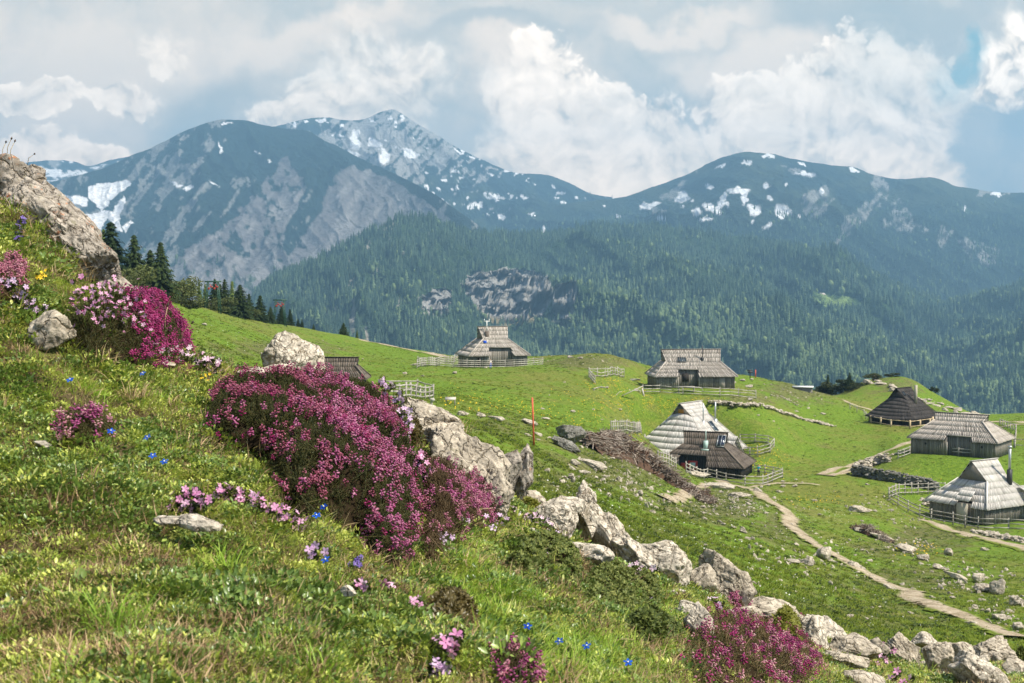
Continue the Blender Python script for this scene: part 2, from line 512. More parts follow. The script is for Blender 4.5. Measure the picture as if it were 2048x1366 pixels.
def Hn(x, y):
    """relief added to the smooth surface"""
    near = 1 - sstep(9, 22, y)
    z = near * (0.045 * fbm(x / 0.55, y / 0.55, oct=3, seed=3) + 0.030 * fbm(x / 0.15, y / 0.15, oct=3, seed=5))
    far = sstep(20, 60, y)
    z = z + far * (0.85 * fbm(x / 17, y / 17, oct=3, seed=8) + 0.20 * fbm(x / 4.2, y / 4.2, oct=3, seed=9))
    return z


HUTS = {'skyline': (985, 733, 250, 8), 'long': (1381, 776, 245, 10), 'tall': (1380, 926, 219, 9), 'dark': (1411, 953, 203, 8), 'black': (1806, 848, 257, 8), 'pale': (1922, 912, 213, 10), 'edge': (1966, 1044, 182, 9), 'low': (682, 780, 162, 5)}
PADS = []


def H(x, y):
    z = H0(x, y)
    for (qx, qy, qz, qr) in PADS:
        d = np.hypot(np.asarray(x, float) - qx, np.asarray(y, float) - qy)
        if np.min(d) > qr * 1.9:
            continue
        w = 1 - sstep(qr * .75, qr * 1.8, d)
        z = z * (1 - w) + qz * w
    return z


def H0(x, y):
    x = np.asarray(x, float); y = np.maximum(np.asarray(y, float), 0.5)
    u = np.clip((x / y - TU[0]) / (TU[1] - TU[0]), 0, len(TU) - 1.001)
    l = np.clip((np.log(y) - TL[0]) / (TL[1] - TL[0]), 0, len(TL) - 1.001)
    i = u.astype(int); j = l.astype(int); fu = u - i; fl = l - j
    v = (TAB[i, j] * (1 - fu) * (1 - fl) + TAB[i + 1, j] * fu * (1 - fl) + TAB[i, j + 1] * (1 - fu) * fl + TAB[i + 1, j + 1] * fu * fl)
    return v * y + Hn(x, y)


for k_, (a_, b_, Y_, r_) in HUTS.items():
    q_ = at(a_, b_, Y_); PADS.append((q_.x, q_.y, at(a_, b_, Y_ - .48 * r_).z - .12, r_ * .9))


def H1(x, y):
    return float(np.ravel(H(np.array([float(x)]), np.array([float(y)])))[0])


def G(x, y, up=0.0):
    return Vector((float(x), float(y), H1(x, y) + up))


def hits(px, py, y0=0.6, y1=600.0, n=900):
    """first ground point seen through each pixel: arrays x, y, z, ok"""
    px = np.atleast_1d(np.asarray(px, float)); py = np.atleast_1d(np.asarray(py, float))
    u, v = slopes(px, py)
    Ys = np.exp(np.linspace(math.log(y0), math.log(y1), n))
    X = u[:, None] * Ys; Zr = v[:, None] * Ys
    below = H(X, np.broadcast_to(Ys, X.shape)) > Zr
    k = np.argmax(below, 1); ok = below.any(1) & (k > 0)
    k = np.maximum(k, 1)
    r = np.arange(len(px))
    d0 = Zr[r, k - 1] - H(X[r, k - 1], Ys[k - 1]); d1 = Zr[r, k] - H(X[r, k], Ys[k])
    t = np.clip(d0 / (d0 - d1 + 1e-12), 0, 1)
    Y = Ys[k - 1] + (Ys[k] - Ys[k - 1]) * t
    x = u * Y
    return x, Y, H(x, Y), ok


def hit(px, py, y0=0.6, y1=600.0):
    x, y, z, ok = hits(px, py, y0, y1)
    if not ok[0]:
        # above the edge: use the surface distance of the nearest row below it
        for d in range(4, 200, 4):
            x, y, z, ok = hits(px, py + d, y0, y1)
            if ok[0]:
                break
    return Vector((float(x[0]), float(y[0]), float(z[0])))


def normal_at(x, y, e=None):
    e = np.maximum(0.01, 0.004 * np.asarray(y, float)) if e is None else e
    zx = (H(x + e, y) - H(x - e, y)) / (2 * e); zy = (H(x, y + e) - H(x, y - e)) / (2 * e)
    n = np.stack(np.broadcast_arrays(-zx, -zy, np.ones_like(zx)), -1)
    return n / np.linalg.norm(n, axis=-1, keepdims=True)


def build_ground(name, us, ys, mat, attrf=None):
    Uu, Yy = np.meshgrid(us, ys, indexing='ij')
    X = Uu * Yy; Z = H(X, Yy)
    V = np.stack([X.ravel(), Yy.ravel(), Z.ravel()], 1)
    F = grid_faces(len(us), len(ys))[:, ::-1]
    at_ = attrf(X.ravel(), Yy.ravel(), Z.ravel()) if attrf else None
    return tag(mesh_np(name, V, F, mat, True, attrs=at_), kind='structure')


# soil of the near hillside
m_soil, g = M('hillside_soil')
P_ = g.n('ShaderNodeNewGeometry').outputs['Position']
n1 = g.noise(P_, 3.0, 5, 0.6); n2 = g.noise(P_, 55, 6, 0.7); n3 = g.noise(P_, 400, 3, 0.6)
c = g.ramp(n2, [(0.3, (0.035, 0.026, 0.016)), (0.5, (0.13, 0.10, 0.055)), (0.62, (0.18, 0.17, 0.06)), (0.75, (0.34, 0.27, 0.16))])
c2 = g.ramp(n2, [(0.3, (0.04, 0.045, 0.014)), (0.55, (0.17, 0.20, 0.045)), (0.75, (0.32, 0.30, 0.12))])
c = g.mix(g.ss(0.42, 0.58, n1), c, c2)
c = g.mix(g.m('MULTIPLY', n3, 0.5), c, (0.2, 0.16, 0.1), 'SOFT_LIGHT')
g.surf(c, 0.95, g.bump(g.m('ADD', n2, g.m('MULTIPLY', n3, 0.4)), 0.9, 0.012), 0.1)


def near_cover(x, y):
    """0 bare or dry, 1 green: shared by the ground and by what grows on it"""
    return fbm(x / 0.42, y / 0.42, oct=4, seed=21)


us = np.concatenate([np.linspace(-1.7, -0.72, 70)[:-1], np.linspace(-0.72, 0.75, 620), np.linspace(0.75, 1.7, 60)[1:]])
us_n = us
hillside = build_ground('hillside', us_n, np.exp(np.linspace(math.log(0.5), math.log(26), 560)), m_soil)

# pasture
m_pas, g = M('pasture_grass')
P_ = g.n('ShaderNodeNewGeometry').outputs['Position']
big = g.noise(P_, 0.035, 5, 0.6); mid = g.noise(P_, 0.35, 6, 0.62); fine = g.noise(P_, 2.2, 5, 0.7); tiny = g.noise(P_, 9.0, 3, 0.7)
c = g.ramp(fine, [(0.25, (0.05, 0.09, 0.008)), (0.5, (0.118, 0.196, 0.018)), (0.75, (0.205, 0.272, 0.036))])
cb = g.ramp(fine, [(0.3, (0.08, 0.10, 0.018)), (0.55, (0.18, 0.19, 0.04)), (0.8, (0.30, 0.27, 0.09))])
c = g.mix(g.ss(0.45, 0.62, g.m('ADD', g.m('MULTIPLY', big, 0.6), g.m('MULTIPLY', mid, 0.4))), c, cb)
dry = g.attr('dry').outputs['Fac']
dd = g.ss(0.35, 0.62, g.m('ADD', g.m('MULTIPLY', dry, 0.62), g.m('MULTIPLY', g.m('SUBTRACT', mid, 0.32), 0.95)))
c = g.mix(g.m('MULTIPLY', dd, 0.8), c, g.ramp(fine, [(0.3, (0.05, 0.045, 0.02)), (0.5, (0.12, 0.115, 0.045)), (0.75, (0.26, 0.21, 0.13))]))
c = g.mix(g.m('MULTIPLY', g.ss(0.5, 0.75, tiny), 0.45), c, (0.24, 0.30, 0.06))
c = g.mix(g.m('MULTIPLY', g.ss(0.5, 0.3, tiny), 0.35), c, (0.04, 0.07, 0.01))
g.surf(c, 0.95, g.bump(g.m('ADD', fine, g.m('MULTIPLY', tiny, 0.5)), 0.8, 0.25), 0.1)


def pasture_attr(x, y, z):
    px, py = proj(x, y, z)
    dry = np.zeros_like(px)
    for (cx, cy, rx, ry, a) in [(1230, 935, 210, 75, .8), (1420, 1010, 150, 50, .95), (1180, 725, 120, 18, .9), (1600, 780, 120, 40, .75), (1560, 1050, 90, 60, .7),
                                (560, 700, 170, 30, .75), (420, 700, 80, 20, .6), (1820, 1090, 160, 40, .7), (1800, 1160, 200, 50, .6), (1700, 1230, 300, 60, .55), (1000, 850, 130, 40, .55),
                                (1300, 1080, 160, 80, .5), (1150, 1000, 120, 60, .45), (1800, 770, 120, 30, .6), (1900, 1065, 150, 22, .9), (1480, 800, 90, 15, .8), (1640, 890, 60, 40, .3), (650, 650, 300, 22, .4)]:
        dry = np.maximum(dry, a * np.clip(1.25 - np.hypot((px - cx) / rx, (py - cy) / ry), 0, 1) / 1.0)
    return {'dry': np.clip(dry + 0.28 * np.clip(1 - y / 110, 0, 1), 0, 1)}


us_m = np.concatenate([np.linspace(-1.5, -0.72, 40)[:-1], np.linspace(-0.72, 0.75, 700), np.linspace(0.75, 1.5, 40)[1:]])
pasture = build_ground('pasture', us_m, np.exp(np.linspace(math.log(24), math.log(640), 430)), m_pas, pasture_attr)


# ------------------------------------------------------------------ far mountains
def far_grid(ridge, foot, Yr, Yf, back, nu, nt, p=1.0, amp=60, seed=1, gl=420.0, jag=3.0, u0=None, u1=None, bend=0.0):
    """surface from a foot line up to a ridge line and down behind it"""
    rx = np.array([a for a, b in ridge]); ry = np.array([b for a, b in ridge])
    px = np.linspace(rx[0], rx[-1], nu)
    rpy = pchip(rx, ry, px) + jag * fbm(px / 38.0, np.full_like(px, seed), oct=5, seed=seed)
    fpy = pchip([a for a, b in foot], [b for a, b in foot], px)
    Yr_ = pchip([a for a, b in Yr], [b for a, b in Yr], px) if isinstance(Yr, list) else np.full(nu, float(Yr))
    Yf_ = pchip([a for a, b in Yf], [b for a, b in Yf], px) if isinstance(Yf, list) else np.full(nu, float(Yf))
    u, vr = slopes(px, rpy); _, vf = slopes(px, fpy)
    t = np.concatenate([np.linspace(0, 1, nt), 1 + np.linspace(0, 1, 24)[1:] ** 1.3 * 0.6])
    T, Ui = np.meshgrid(t, np.arange(nu))
    Y = Yf_[:, None] + (Yr_ - Yf_)[:, None] * np.minimum(T, 1) + np.maximum(T - 1, 0) * back
    zr = vr * Yr_; zf = vf * Yf_
    k = np.minimum(T, 1) ** p
    Z = zf[:, None] + (zr - zf)[:, None] * k
    over = np.maximum(T - 1, 0)
    Z = Z - over * back * 0.55 - over ** 2 * 200
    X = u[:, None] * Y
    w = np.clip(T / 0.15, 0, 1) * np.clip((1.0 - T) / 0.10, 0, 1)
    rn = ridged((X + 0.35 * Y + 90 * fbm(X / 600, Y / 600, oct=3, seed=seed + 40)) / gl, Y / (gl * 3.6), oct=5, seed=seed)
    rn2 = ridged(X / (gl * 0.36), Y / (gl * 0.5), oct=4, seed=seed + 3)
    Z = Z + w * (amp * (rn - 0.55) * 2 + amp * 0.28 * (rn2 - 0.5))
    return X, Y, Z


def far_mesh(name, X, Y, Z, col, mat):
    nu, nt = X.shape
    V = np.stack([X.ravel(), Y.ravel(), Z.ravel()], 1)
    F = grid_faces(nu, nt)[:, ::-1]
    return tag(mesh_np(name, V, F, mat, True, attrs={'col': col.reshape(-1, 3)}), kind='structure')


m_far, g = M('mountain_surface')
P_ = g.n('ShaderNodeNewGeometry').outputs['Position']
nz = g.noise(P_, 0.045, 6, 0.7); nb = g.noise(P_, 0.012, 5, 0.6)
c = g.attr('col').outputs['Color']
c = g.mix(1.0, c, g.ramp(nz, [(0.25, 0.55), (0.5, 0.95), (0.75, 1.35)]), 'MULTIPLY')
g.surf(c, 0.95, g.bump(g.m('ADD', nz, nb), 0.9, 22.0), 0.05)

C_PINE = np.array([0.018, 0.034, 0.030]); C_GRASS = np.array([0.070, 0.092, 0.048]); C_ROCK = np.array([0.42, 0.40, 0.38]); C_SCREE = np.array([0.205, 0.19, 0.195])
C_SNOW = np.array([0.96, 0.95, 0.95]); C_FOR = np.array([0.045, 0.080, 0.034]); C_LGRASS = np.array([0.26, 0.36, 0.10])


def lerpc(c, m, to):
    return c + (to - c) * m[..., None]


def slope_of(X, Y, Z):
    gz = np.gradient(Z, axis=1) / np.maximum(np.gradient(Y, axis=1), 1e-3)
    return gz


def snow_mask(px, py, lst, seed, soft=0.3):
    m = np.zeros(px.shape)
    wx = px + 3.5 * fbm(px / 9, py / 8, oct=2, seed=seed + 20) + 11 * fbm(px / 20, py / 20, oct=5, seed=seed, gain=.62); wy = py + 9 * fbm(px / 20, py / 16, oct=5, seed=seed + 9, gain=.62)
    for (cx, cy, rx, ry, ang) in lst:
        a = math.radians(ang)
        dx, dy = wx - cx, wy - cy
        rx, ry = rx * .88, ry * .88
        q = np.hypot((dx * math.cos(a) + dy * math.sin(a)) / rx, (-dx * math.sin(a) + dy * math.cos(a)) / ry)
        m = np.maximum(m, 1 - sstep(0.8, 1.12, q))
    return m


def wpoly(px, py, poly, amp=8, sc=30, seed=0):
    return inpoly(px + amp * fbm(px / sc, py / sc, oct=5, seed=seed), py + amp * fbm(px / sc, py / sc, oct=5, seed=seed + 5), poly).astype(float)


# far left crest
XE, YE, ZE = far_grid([(-500, 330), (0, 330), (60, 324), (110, 321), (150, 324), (175, 331), (215, 322), (245, 316), (300, 310), (420, 330), (600, 400)], [(-500, 520), (600, 520)], 9800, 7600, 1600, 300, 110, amp=50, seed=31)
px, py = proj(XE, YE, ZE)
n = fbm(px / 22, py / 13, oct=5, seed=61)
cE = np.broadcast_to(C_PINE, px.shape + (3,)) * 1.0
cE = lerpc(cE, sstep(0.0, 0.3, n) * 0.7, C_ROCK)
sn = snow_mask(px, py, [(90, 340, 26, 6, 8), (115, 347, 22, 5, 10), (70, 338, 14, 5, 0), (140, 344, 26, 4, -8), (160, 350, 22, 4, -12), (215, 340, 12, 4, -20), (105, 352, 20, 3, 0), (195, 335, 10, 3, -20), (235, 332, 10, 3, -20), (55, 345, 14, 5, 0)], 3)
cE = lerpc(cE, np.maximum(sn, sstep(0.42, 0.5, fbm(px / 14, py / 6, oct=3, seed=66))), C_SNOW)
far_mesh('mountain_crest', XE, YE, ZE, cE, m_far)

# the pale peak behind
XC, YC, ZC = far_grid([(420, 300), (520, 262), (575, 247), (620, 237), (660, 236), (705, 241), (735, 236), (762, 225), (785, 219), (805, 229), (840, 250), (885, 277), (930, 303), (985, 329), (1040, 347), (1085, 349), (1130, 362), (1180, 385), (1225, 395), (1290, 402), (1400, 420), (1560, 450)],
                      [(420, 560), (1560, 560)], 8800, 5600, 1800, 680, 320, p=1.05, amp=80, seed=12, gl=380)
px, py = proj(XC, YC, ZC)
n = fbm(px / 26, py / 18, oct=6, seed=71); n_ = fbm((px + py * 0.9) / 9, (py - px * 0.5) / 30, oct=4, seed=72)
rock = sstep(-0.03, 0.05, 0.25 * fbm(px / 6, py / 6, oct=3, seed=79) + n_ * 0.6 + n * 0.6 + 0.36 - np.hypot((px - 785) / 210, (py - 270) / 110) * 0.55)
cC = np.broadcast_to(C_PINE, px.shape + (3,)) * 1.0
gr = sstep(0.0, 0.35, fbm(px / 60, py / 30, oct=4, seed=73)); cC = lerpc(cC, gr * 0.55, C_GRASS * 0.8)
cC = lerpc(cC, rock * 0.8, C_ROCK)
sn = snow_mask(px, py, [(713, 270, 9, 16, 25), (712, 290, 9, 12, 20), (750, 286, 16, 9, 20), (770, 315, 15, 13, 40), (820, 305, 22, 8, 20), (836, 311, 14, 5, 0), (728, 337, 13, 10, 40), (714, 327, 12, 7, 10), (652, 327, 20, 7, 5), (706, 309, 16, 6, 10), (762, 301, 8, 5, 0),
                        (915, 303, 12, 3, 30), (945, 316, 10, 3, 30), (945, 411, 10, 14, 30), (895, 412, 9, 8, 30), (1070, 433, 6, 14, -60), (1002, 432, 12, 7, 50), (850, 372, 6, 5, 0), (990, 390, 18, 4, 15), (855, 346, 5, 4, 0), (885, 402, 5, 5, 0), (1085, 460, 4, 12, 0),
                        (1110, 375, 10, 3, 25), (1210, 405, 8, 5, 20), (1220, 425, 5, 6, 0), (980, 350, 10, 3, 20), (1050, 395, 6, 3, 0), (905, 345, 5, 3, 0), (1130, 405, 7, 3, 0), (1165, 415, 7, 3, 20)], 5)
sn = np.maximum(sn, sstep(0.40, 0.46, fbm(px / 12, py / 9, oct=3, seed=78)) * sstep(0.1, -0.1, n) * (py < 430))
cC = lerpc(cC, sn, C_SNOW)
far_mesh('mountain_peak', XC, YC, ZC, cC, m_far)

# rounded mountain on the right
XD, YD, ZD = far_grid([(900, 470), (1060, 430), (1160, 402), (1240, 396), (1300, 376), (1350, 357), (1400, 337), (1450, 314), (1500, 304), (1545, 307), (1595, 321), (1650, 329), (1700, 334), (1750, 349), (1800, 357), (1860, 353), (1920, 374), (1985, 382), (2048, 386), (2200, 380), (2600, 420)],
                      [(900, 600), (1200, 620), (1500, 650), (2048, 800), (2600, 900)], 7300, 3900, 1800, 900, 340, p=1.0, amp=80, seed=22, gl=460)
px, py = proj(XD, YD, ZD)
n = fbm(px / 40, py / 26, oct=6, seed=81)
cD = np.broadcast_to(C_PINE * 1.1, px.shape + (3,)) * 1.0
top = sstep(470, 380, py + 25 * n)
cD = lerpc(cD, top * sstep(-0.25, 0.2, fbm(px / 90, py / 40, oct=5, seed=82)) * 0.85, C_GRASS * 0.75)
rk = np.zeros(px.shape)
for k_, pl in enumerate([[(1615, 385), (1650, 372), (1665, 400), (1640, 430), (1615, 440), (1600, 410)], [(1740, 365), (1760, 345), (1775, 370), (1770, 410), (1745, 425), (1735, 395)], [(1735, 400), (1750, 415), (1690, 480), (1668, 495), (1690, 440)],
                     [(1320, 395), (1365, 360), (1378, 362), (1345, 400), (1325, 405)], [(1780, 400), (1800, 395), (1830, 440), (1790, 460), (1765, 455)], [(1910, 470), (1960, 480), (2000, 500), (1990, 530), (1940, 520)], [(1880, 455), (1905, 460), (1890, 495), (1870, 480)], [(1960, 375), (2010, 372), (2020, 388), (1950, 392)],
                     [(1820, 440), (1860, 460), (1840, 470), (1800, 462)], [(1380, 340), (1400, 330), (1395, 350)], [(1560, 330), (1600, 340), (1590, 350)], [(1300, 410), (1330, 420), (1320, 440), (1310, 430)]]):
    rk = np.maximum(rk, wpoly(px, py, pl, 9, 14, 90 + k_) * sstep(-0.35, 0.1, fbm((px + py) / 10, (py - px) / 22, oct=4, seed=99)))
cD = lerpc(cD, rk * 0.62, C_ROCK)
sn = snow_mask(px, py, [(1535, 313, 18, 4, 20), (1605, 327, 10, 4, 10), (1615, 347, 24, 5, 15), (1710, 340, 13, 4, 20), (1438, 333, 14, 3, -25), (1495, 326, 10, 3, -10), (1300, 411, 26, 6, -18), (1364, 393, 17, 9, -30), (1415, 372, 8, 7, 0), (1477, 382, 30, 8, 5), (1492, 395, 8, 14, 10), (1445, 403, 8, 22, 20),
                        (1425, 420, 30, 9, 20), (1390, 423, 10, 9, 40), (1505, 419, 16, 12, 30), (1532, 371, 10, 7, 0), (1543, 397, 9, 6, 20), (1568, 424, 20, 13, 25), (1642, 385, 7, 8, 0), (1412, 438, 14, 5, 10), (1537, 453, 8, 4, -30), (1598, 436, 5, 6, 0), (1575, 370, 3, 4, 0), (1930, 415, 5, 11, -25), (1325, 435, 10, 3, 10),
                        (1590, 345, 7, 3, 0), (1992, 388, 10, 4, 0), (1360, 412, 8, 3, 0), (1505, 443, 6, 5, 20), (1385, 398, 5, 3, 0), (1210, 412, 6, 4, 0), (1330, 437, 6, 3, 0), (1240, 433, 8, 3, 0)], 6)
cD = lerpc(cD, sn, C_SNOW)
far_mesh('mountain_dome', XD, YD, ZD, cD, m_far)

# the big shoulder on the left with its scree
XB, YB, ZB = far_grid([(-600, 460), (0, 400), (60, 372), (120, 360), (190, 343), (250, 318), (310, 291), (370, 262), (415, 246), (447, 240), (490, 243), (530, 251), (570, 256), (615, 262), (655, 283), (700, 307), (760, 335), (820, 362), (870, 390), (920, 425), (1000, 480), (1200, 560)],
                      [(-600, 760), (1200, 700)], [(-600, 6800), (560, 6900), (700, 6500), (920, 5200), (1200, 4800)], 3700, 1500, 900, 400, p=1.0, amp=85, seed=42, gl=430)
px, py = proj(XB, YB, ZB)
n = fbm(px / 34, py / 24, oct=6, seed=101)
cB = np.broadcast_to(C_PINE * 1.0, px.shape + (3,)) * 1.0
str_ = fbm((px + py * 0.75) / 16, (py - px * 0.75) / 70, oct=5, seed=102)
rockB = sstep(0.08, 0.14, str_ * 0.8 + n * 0.5 + 0.28 * fbm(px / 7, py / 6, oct=3, seed=108) - 0.05 - 0.5 * sstep(380, 600, px) * sstep(330, 300, py) - 0.35 * sstep(430, 520, px) * sstep(440, 380, py) - 0.12 + 0.22 * np.exp(-((px - 330) / 100) ** 2))
cB = lerpc(cB, rockB * 0.50, C_ROCK)
scr = np.maximum.reduce([wpoly(px, py, [(575, 315), (590, 335), (610, 375), (590, 420), (560, 480), (570, 520), (600, 480), (640, 410), (672, 350), (700, 335), (750, 345), (800, 370), (850, 400), (905, 440), (880, 470), (820, 452), (760, 480), (700, 540), (600, 620), (500, 700), (300, 700), (340, 540), (375, 500), (450, 450), (500, 400), (540, 350)], 12, 16, 103)])
holes = np.maximum.reduce([wpoly(px, py, [(600, 425), (618, 395), (655, 375), (640, 425), (600, 468), (575, 460)], 6, 20, 105), wpoly(px, py, [(450, 490), (470, 460), (485, 490), (470, 505)], 4, 14, 106), sstep(0.22, 0.34, fbm(px / 13, py / 13, oct=4, seed=107)) * (px < 620)])
sc_ = scr * (1 - holes)
cB = lerpc(cB, sc_ * 0.78, C_SCREE * np.array([1.0, 0.97, 0.96]))
cB = lerpc(cB, sc_ * sstep(-0.1, 0.3, str_) * 0.35, C_ROCK)
big_ = np.maximum.reduce([wpoly(px, py, pl_, 7, 14, 140 + i_) for i_, pl_ in enumerate([[(176, 374), (200, 366), (257, 360), (258, 372), (222, 402), (206, 424), (182, 400)], [(166, 428), (204, 424), (224, 420), (250, 392), (252, 404), (238, 436), (246, 462), (232, 458), (214, 440), (196, 466), (178, 458)], [(100, 384), (128, 390), (173, 398), (172, 412), (150, 404), (138, 414), (116, 400)], [(246, 452), (262, 440), (268, 446), (250, 462)]])])
sn = snow_mask(px, py, [(452, 246, 14, 3, -5), (515, 307, 10, 3, 30), (355, 368, 18, 5, 10), (380, 375, 10, 5, -40), (440, 295, 3, 9, 0), (535, 320, 6, 2, 30), (425, 368, 10, 3, 20)], 7)
cB = lerpc(cB, np.maximum(sn, big_), C_SNOW * 0.97)
low = sstep(520, 600, py + 20 * n) * (1 - sc_); cB = lerpc(cB, low, C_FOR)
far_mesh('mountain_shoulder', XB, YB, ZB, cB, m_far)

# forested ridge in front: the left nose and the long right slope
XA, YA, ZA = far_grid([(-500, 700), (0, 690), (300, 700), (420, 690), (500, 605), (520, 580), (560, 550), (640, 515), (700, 488), (760, 455), (815, 432), (850, 436), (900, 452), (960, 463), (1030, 470), (1100, 466), (1180, 452), (1300, 452), (1420, 466), (1500, 476), (1560, 484), (1640, 500), (1720, 530), (1800, 568), (1900, 600), (2048, 560), (2200, 530), (2600, 500)],
                      [(-500, 980), (800, 980), (2600, 1150)], [(-500, 3600), (815, 3900), (1200, 4600), (1900, 4300), (2600, 4700)], [(-500, 1500), (2600, 1500)], 700, 900, 420, p=1.0, amp=70, seed=55, gl=330, jag=5)
px, py = proj(XA, YA, ZA)
cliff = np.maximum.reduce([wpoly(px, py, [(925, 556), (960, 545), (1010, 538), (1060, 540), (1100, 555), (1106, 600), (1085, 632), (1030, 642), (980, 638), (950, 612), (930, 590)], 4, 16, 111),
                           wpoly(px, py, [(1112, 568), (1152, 562), (1152, 612), (1134, 655), (1100, 640), (1108, 595)], 4, 12, 112), wpoly(px, py, [(838, 598), (870, 578), (906, 582), (904, 616), (872, 636), (842, 628)], 4, 12, 113),
                           wpoly(px, py, [(1165, 625), (1190, 618), (1185, 640), (1165, 645)], 4, 10, 114), wpoly(px, py, [(922, 560), (936, 590), (930, 600), (918, 575)], 3, 10, 115)])
ledge = wpoly(px, py, [(945, 600), (975, 628), (1060, 632), (1070, 640), (1010, 650), (985, 648), (955, 622)], 3, 10, 116)
meadow_m = wpoly(px, py, [(1622, 585), (1660, 590), (1700, 595), (1722, 608), (1690, 614), (1650, 612), (1628, 600)], 2, 16, 117)
pale = sstep(0.42, 0.5, fbm(px / 16, py / 20, oct=4, seed=118)) * sstep(900, 760, px + 0 * py)
pale = np.maximum(pale, wpoly(px, py, [(700, 560), (712, 620), (706, 680), (695, 680), (704, 620)], 2, 8, 119) * 0.7)
cA = np.broadcast_to(C_FOR, px.shape + (3,)) * 1.0
cA = lerpc(cA, pale * 0.8, C_ROCK * np.array([1, .93, .85]))
cA = lerpc(cA, cliff * 0.9, C_ROCK * 0.95)
cA = lerpc(cA, ledge * 0.9 * (1 - cliff), np.array([0.30, 0.24, 0.13]))
cA = lerpc(cA, meadow_m, C_LGRASS)
# the cliff face is broken into ledges
ZA = ZA + cliff * 10 * ridged(px / 22, py / 7, oct=4, seed=120)
YA = YA - cliff * 150 * (ridged(px / 34 + .3 * py / 20, py / 11, oct=4, seed=121) - 0.5)
ncl = np.maximum.reduce([wpoly(px, py - dy_, [(925, 556), (960, 545), (1010, 538), (1060, 540), (1100, 555), (1106, 600), (1085, 632), (1030, 642), (980, 638), (950, 612), (930, 590)], 4, 16, 111) for dy_ in (5, 10)] + [wpoly(px, py - dy_, [(1622, 585), (1660, 590), (1700, 595), (1722, 608), (1690, 614), (1650, 612), (1628, 600)], 2, 16, 117) for dy_ in (5, 10)])
nocut = (cliff > 0.5) | (ledge > 0.5) | (meadow_m > 0.5) | (pale > 0.55) | (ncl > .5)
far_mesh('forest_slope', XA, YA, ZA, cA, m_far)

# valley floor between the pasture and the slopes, and land to the horizon
V = []
xs = np.linspace(-9000, 9000, 90); ys_ = np.concatenate([np.linspace(-4000, 600, 24), np.linspace(700, 12500, 60)])
Xv, Yv = np.meshgrid(xs, ys_, indexing='ij')
Zv = -430 + 60 * fbm(Xv / 1500, Yv / 1500, oct=4, seed=131) - 0 * Xv
Vv = np.stack([Xv.ravel(), Yv.ravel(), Zv.ravel()], 1)
valley = far_mesh('valley_ground', Xv, Yv, Zv, np.broadcast_to(C_FOR, Xv.shape + (3,)) * 1.0, m_far)

# ------------------------------------------------------------------ haze
hz = MB(); hz.box(-6500, 6500, -1500, 10900, -520, 1130)
m_hz = bpy.data.materials.new('haze_air'); m_hz.use_nodes = True; g = N(m_hz.node_tree)
pv = g.n('ShaderNodeVolumePrincipled', {'Color': (0.35, 0.66, 0.97, 1.0), 'Density': 0.000118, 'Anisotropy': 0.15})
g.n('ShaderNodeOutputMaterial', {'Volume': pv.outputs[0]})
haze = tag(hz.build('haze', m_hz), kind='stuff')
# ------------------------------------------------------------------ instanced stuff
def scatter(name, P, ROT, S, IDX, protos, label=None, cat=None):
    """one object whose points carry instances of the prototypes"""
    col = bpy.data.collections.new(name + '_kinds')
    for i, o in enumerate(protos):
        o.name = '%s_kind_%02d' % (name, i)
        col.objects.link(o)
    me = bpy.data.meshes.new(name)
    me.vertices.add(len(P)); me.vertices.foreach_set('co', np.asarray(P, np.float32).ravel())
    a = me.attributes.new('rot', 'FLOAT_VECTOR', 'POINT'); a.data.foreach_set('vector', np.asarray(ROT, np.float32).ravel())
    S = np.asarray(S, np.float32)
    if S.ndim == 1: S = np.repeat(S[:, None], 3, 1)
    a = me.attributes.new('scl', 'FLOAT_VECTOR', 'POINT'); a.data.foreach_set('vector', S.ravel())
    a = me.attributes.new('idx', 'INT', 'POINT'); a.data.foreach_set('value', np.asarray(IDX, np.int32))
    o = bpy.data.objects.new(name, me); COL.objects.link(o)
    ng = bpy.data.node_groups.new(name + '_nodes', 'GeometryNodeTree')
    ng.interface.new_socket('Geometry', in_out='INPUT', socket_type='NodeSocketGeometry')
    ng.interface.new_socket('Geometry', in_out='OUTPUT', socket_type='NodeSocketGeometry')
    nn = ng.nodes; gi = nn.new('NodeGroupInput'); go = nn.new('NodeGroupOutput')
    iop = nn.new('GeometryNodeInstanceOnPoints'); ci = nn.new('GeometryNodeCollectionInfo')
    ci.inputs['Collection'].default_value = col
    ci.inputs['Separate Children'].default_value = True; ci.inputs['Reset Children'].default_value = True

    def na(nm, ty):
        x = nn.new('GeometryNodeInputNamedAttribute'); x.data_type = ty; x.inputs[0].default_value = nm
        return [s for s in x.outputs if s.enabled and s.name == 'Attribute'][0]
    L = ng.links
    L.new(gi.outputs[0], iop.inputs['Points']); L.new(ci.outputs[0], iop.inputs['Instance'])
    iop.inputs['Pick Instance'].default_value = True
    L.new(na('idx', 'INT'), iop.inputs['Instance Index'])
    L.new(na('rot', 'FLOAT_VECTOR'), iop.inputs['Rotation'])
    L.new(na('scl', 'FLOAT_VECTOR'), iop.inputs['Scale'])
    L.new(iop.outputs[0], go.inputs[0])
    md = o.modifiers.new('scatter', 'NODES'); md.node_group = ng
    tag(o, label, cat, kind='stuff')
    return o


def leafmat(name, stops, rough=0.6, trans=0.25, spec=0.25, rand_amt=1.0, tint=True, island=True):
    """foliage: colour varies by plant and by leaf"""
    m, g = M(name)
    oi = g.n('ShaderNodeObjectInfo').outputs['Random']
    if island:
        ri = g.n('ShaderNodeNewGeometry').outputs['Random Per Island']
        f = g.m('ADD', g.m('MULTIPLY', oi, 0.5), g.m('MULTIPLY', ri, 0.5))
    else:
        f = oi
    c = g.ramp(f, stops)
    g.surf(c, rough, None, spec, trans=trans)
    return m


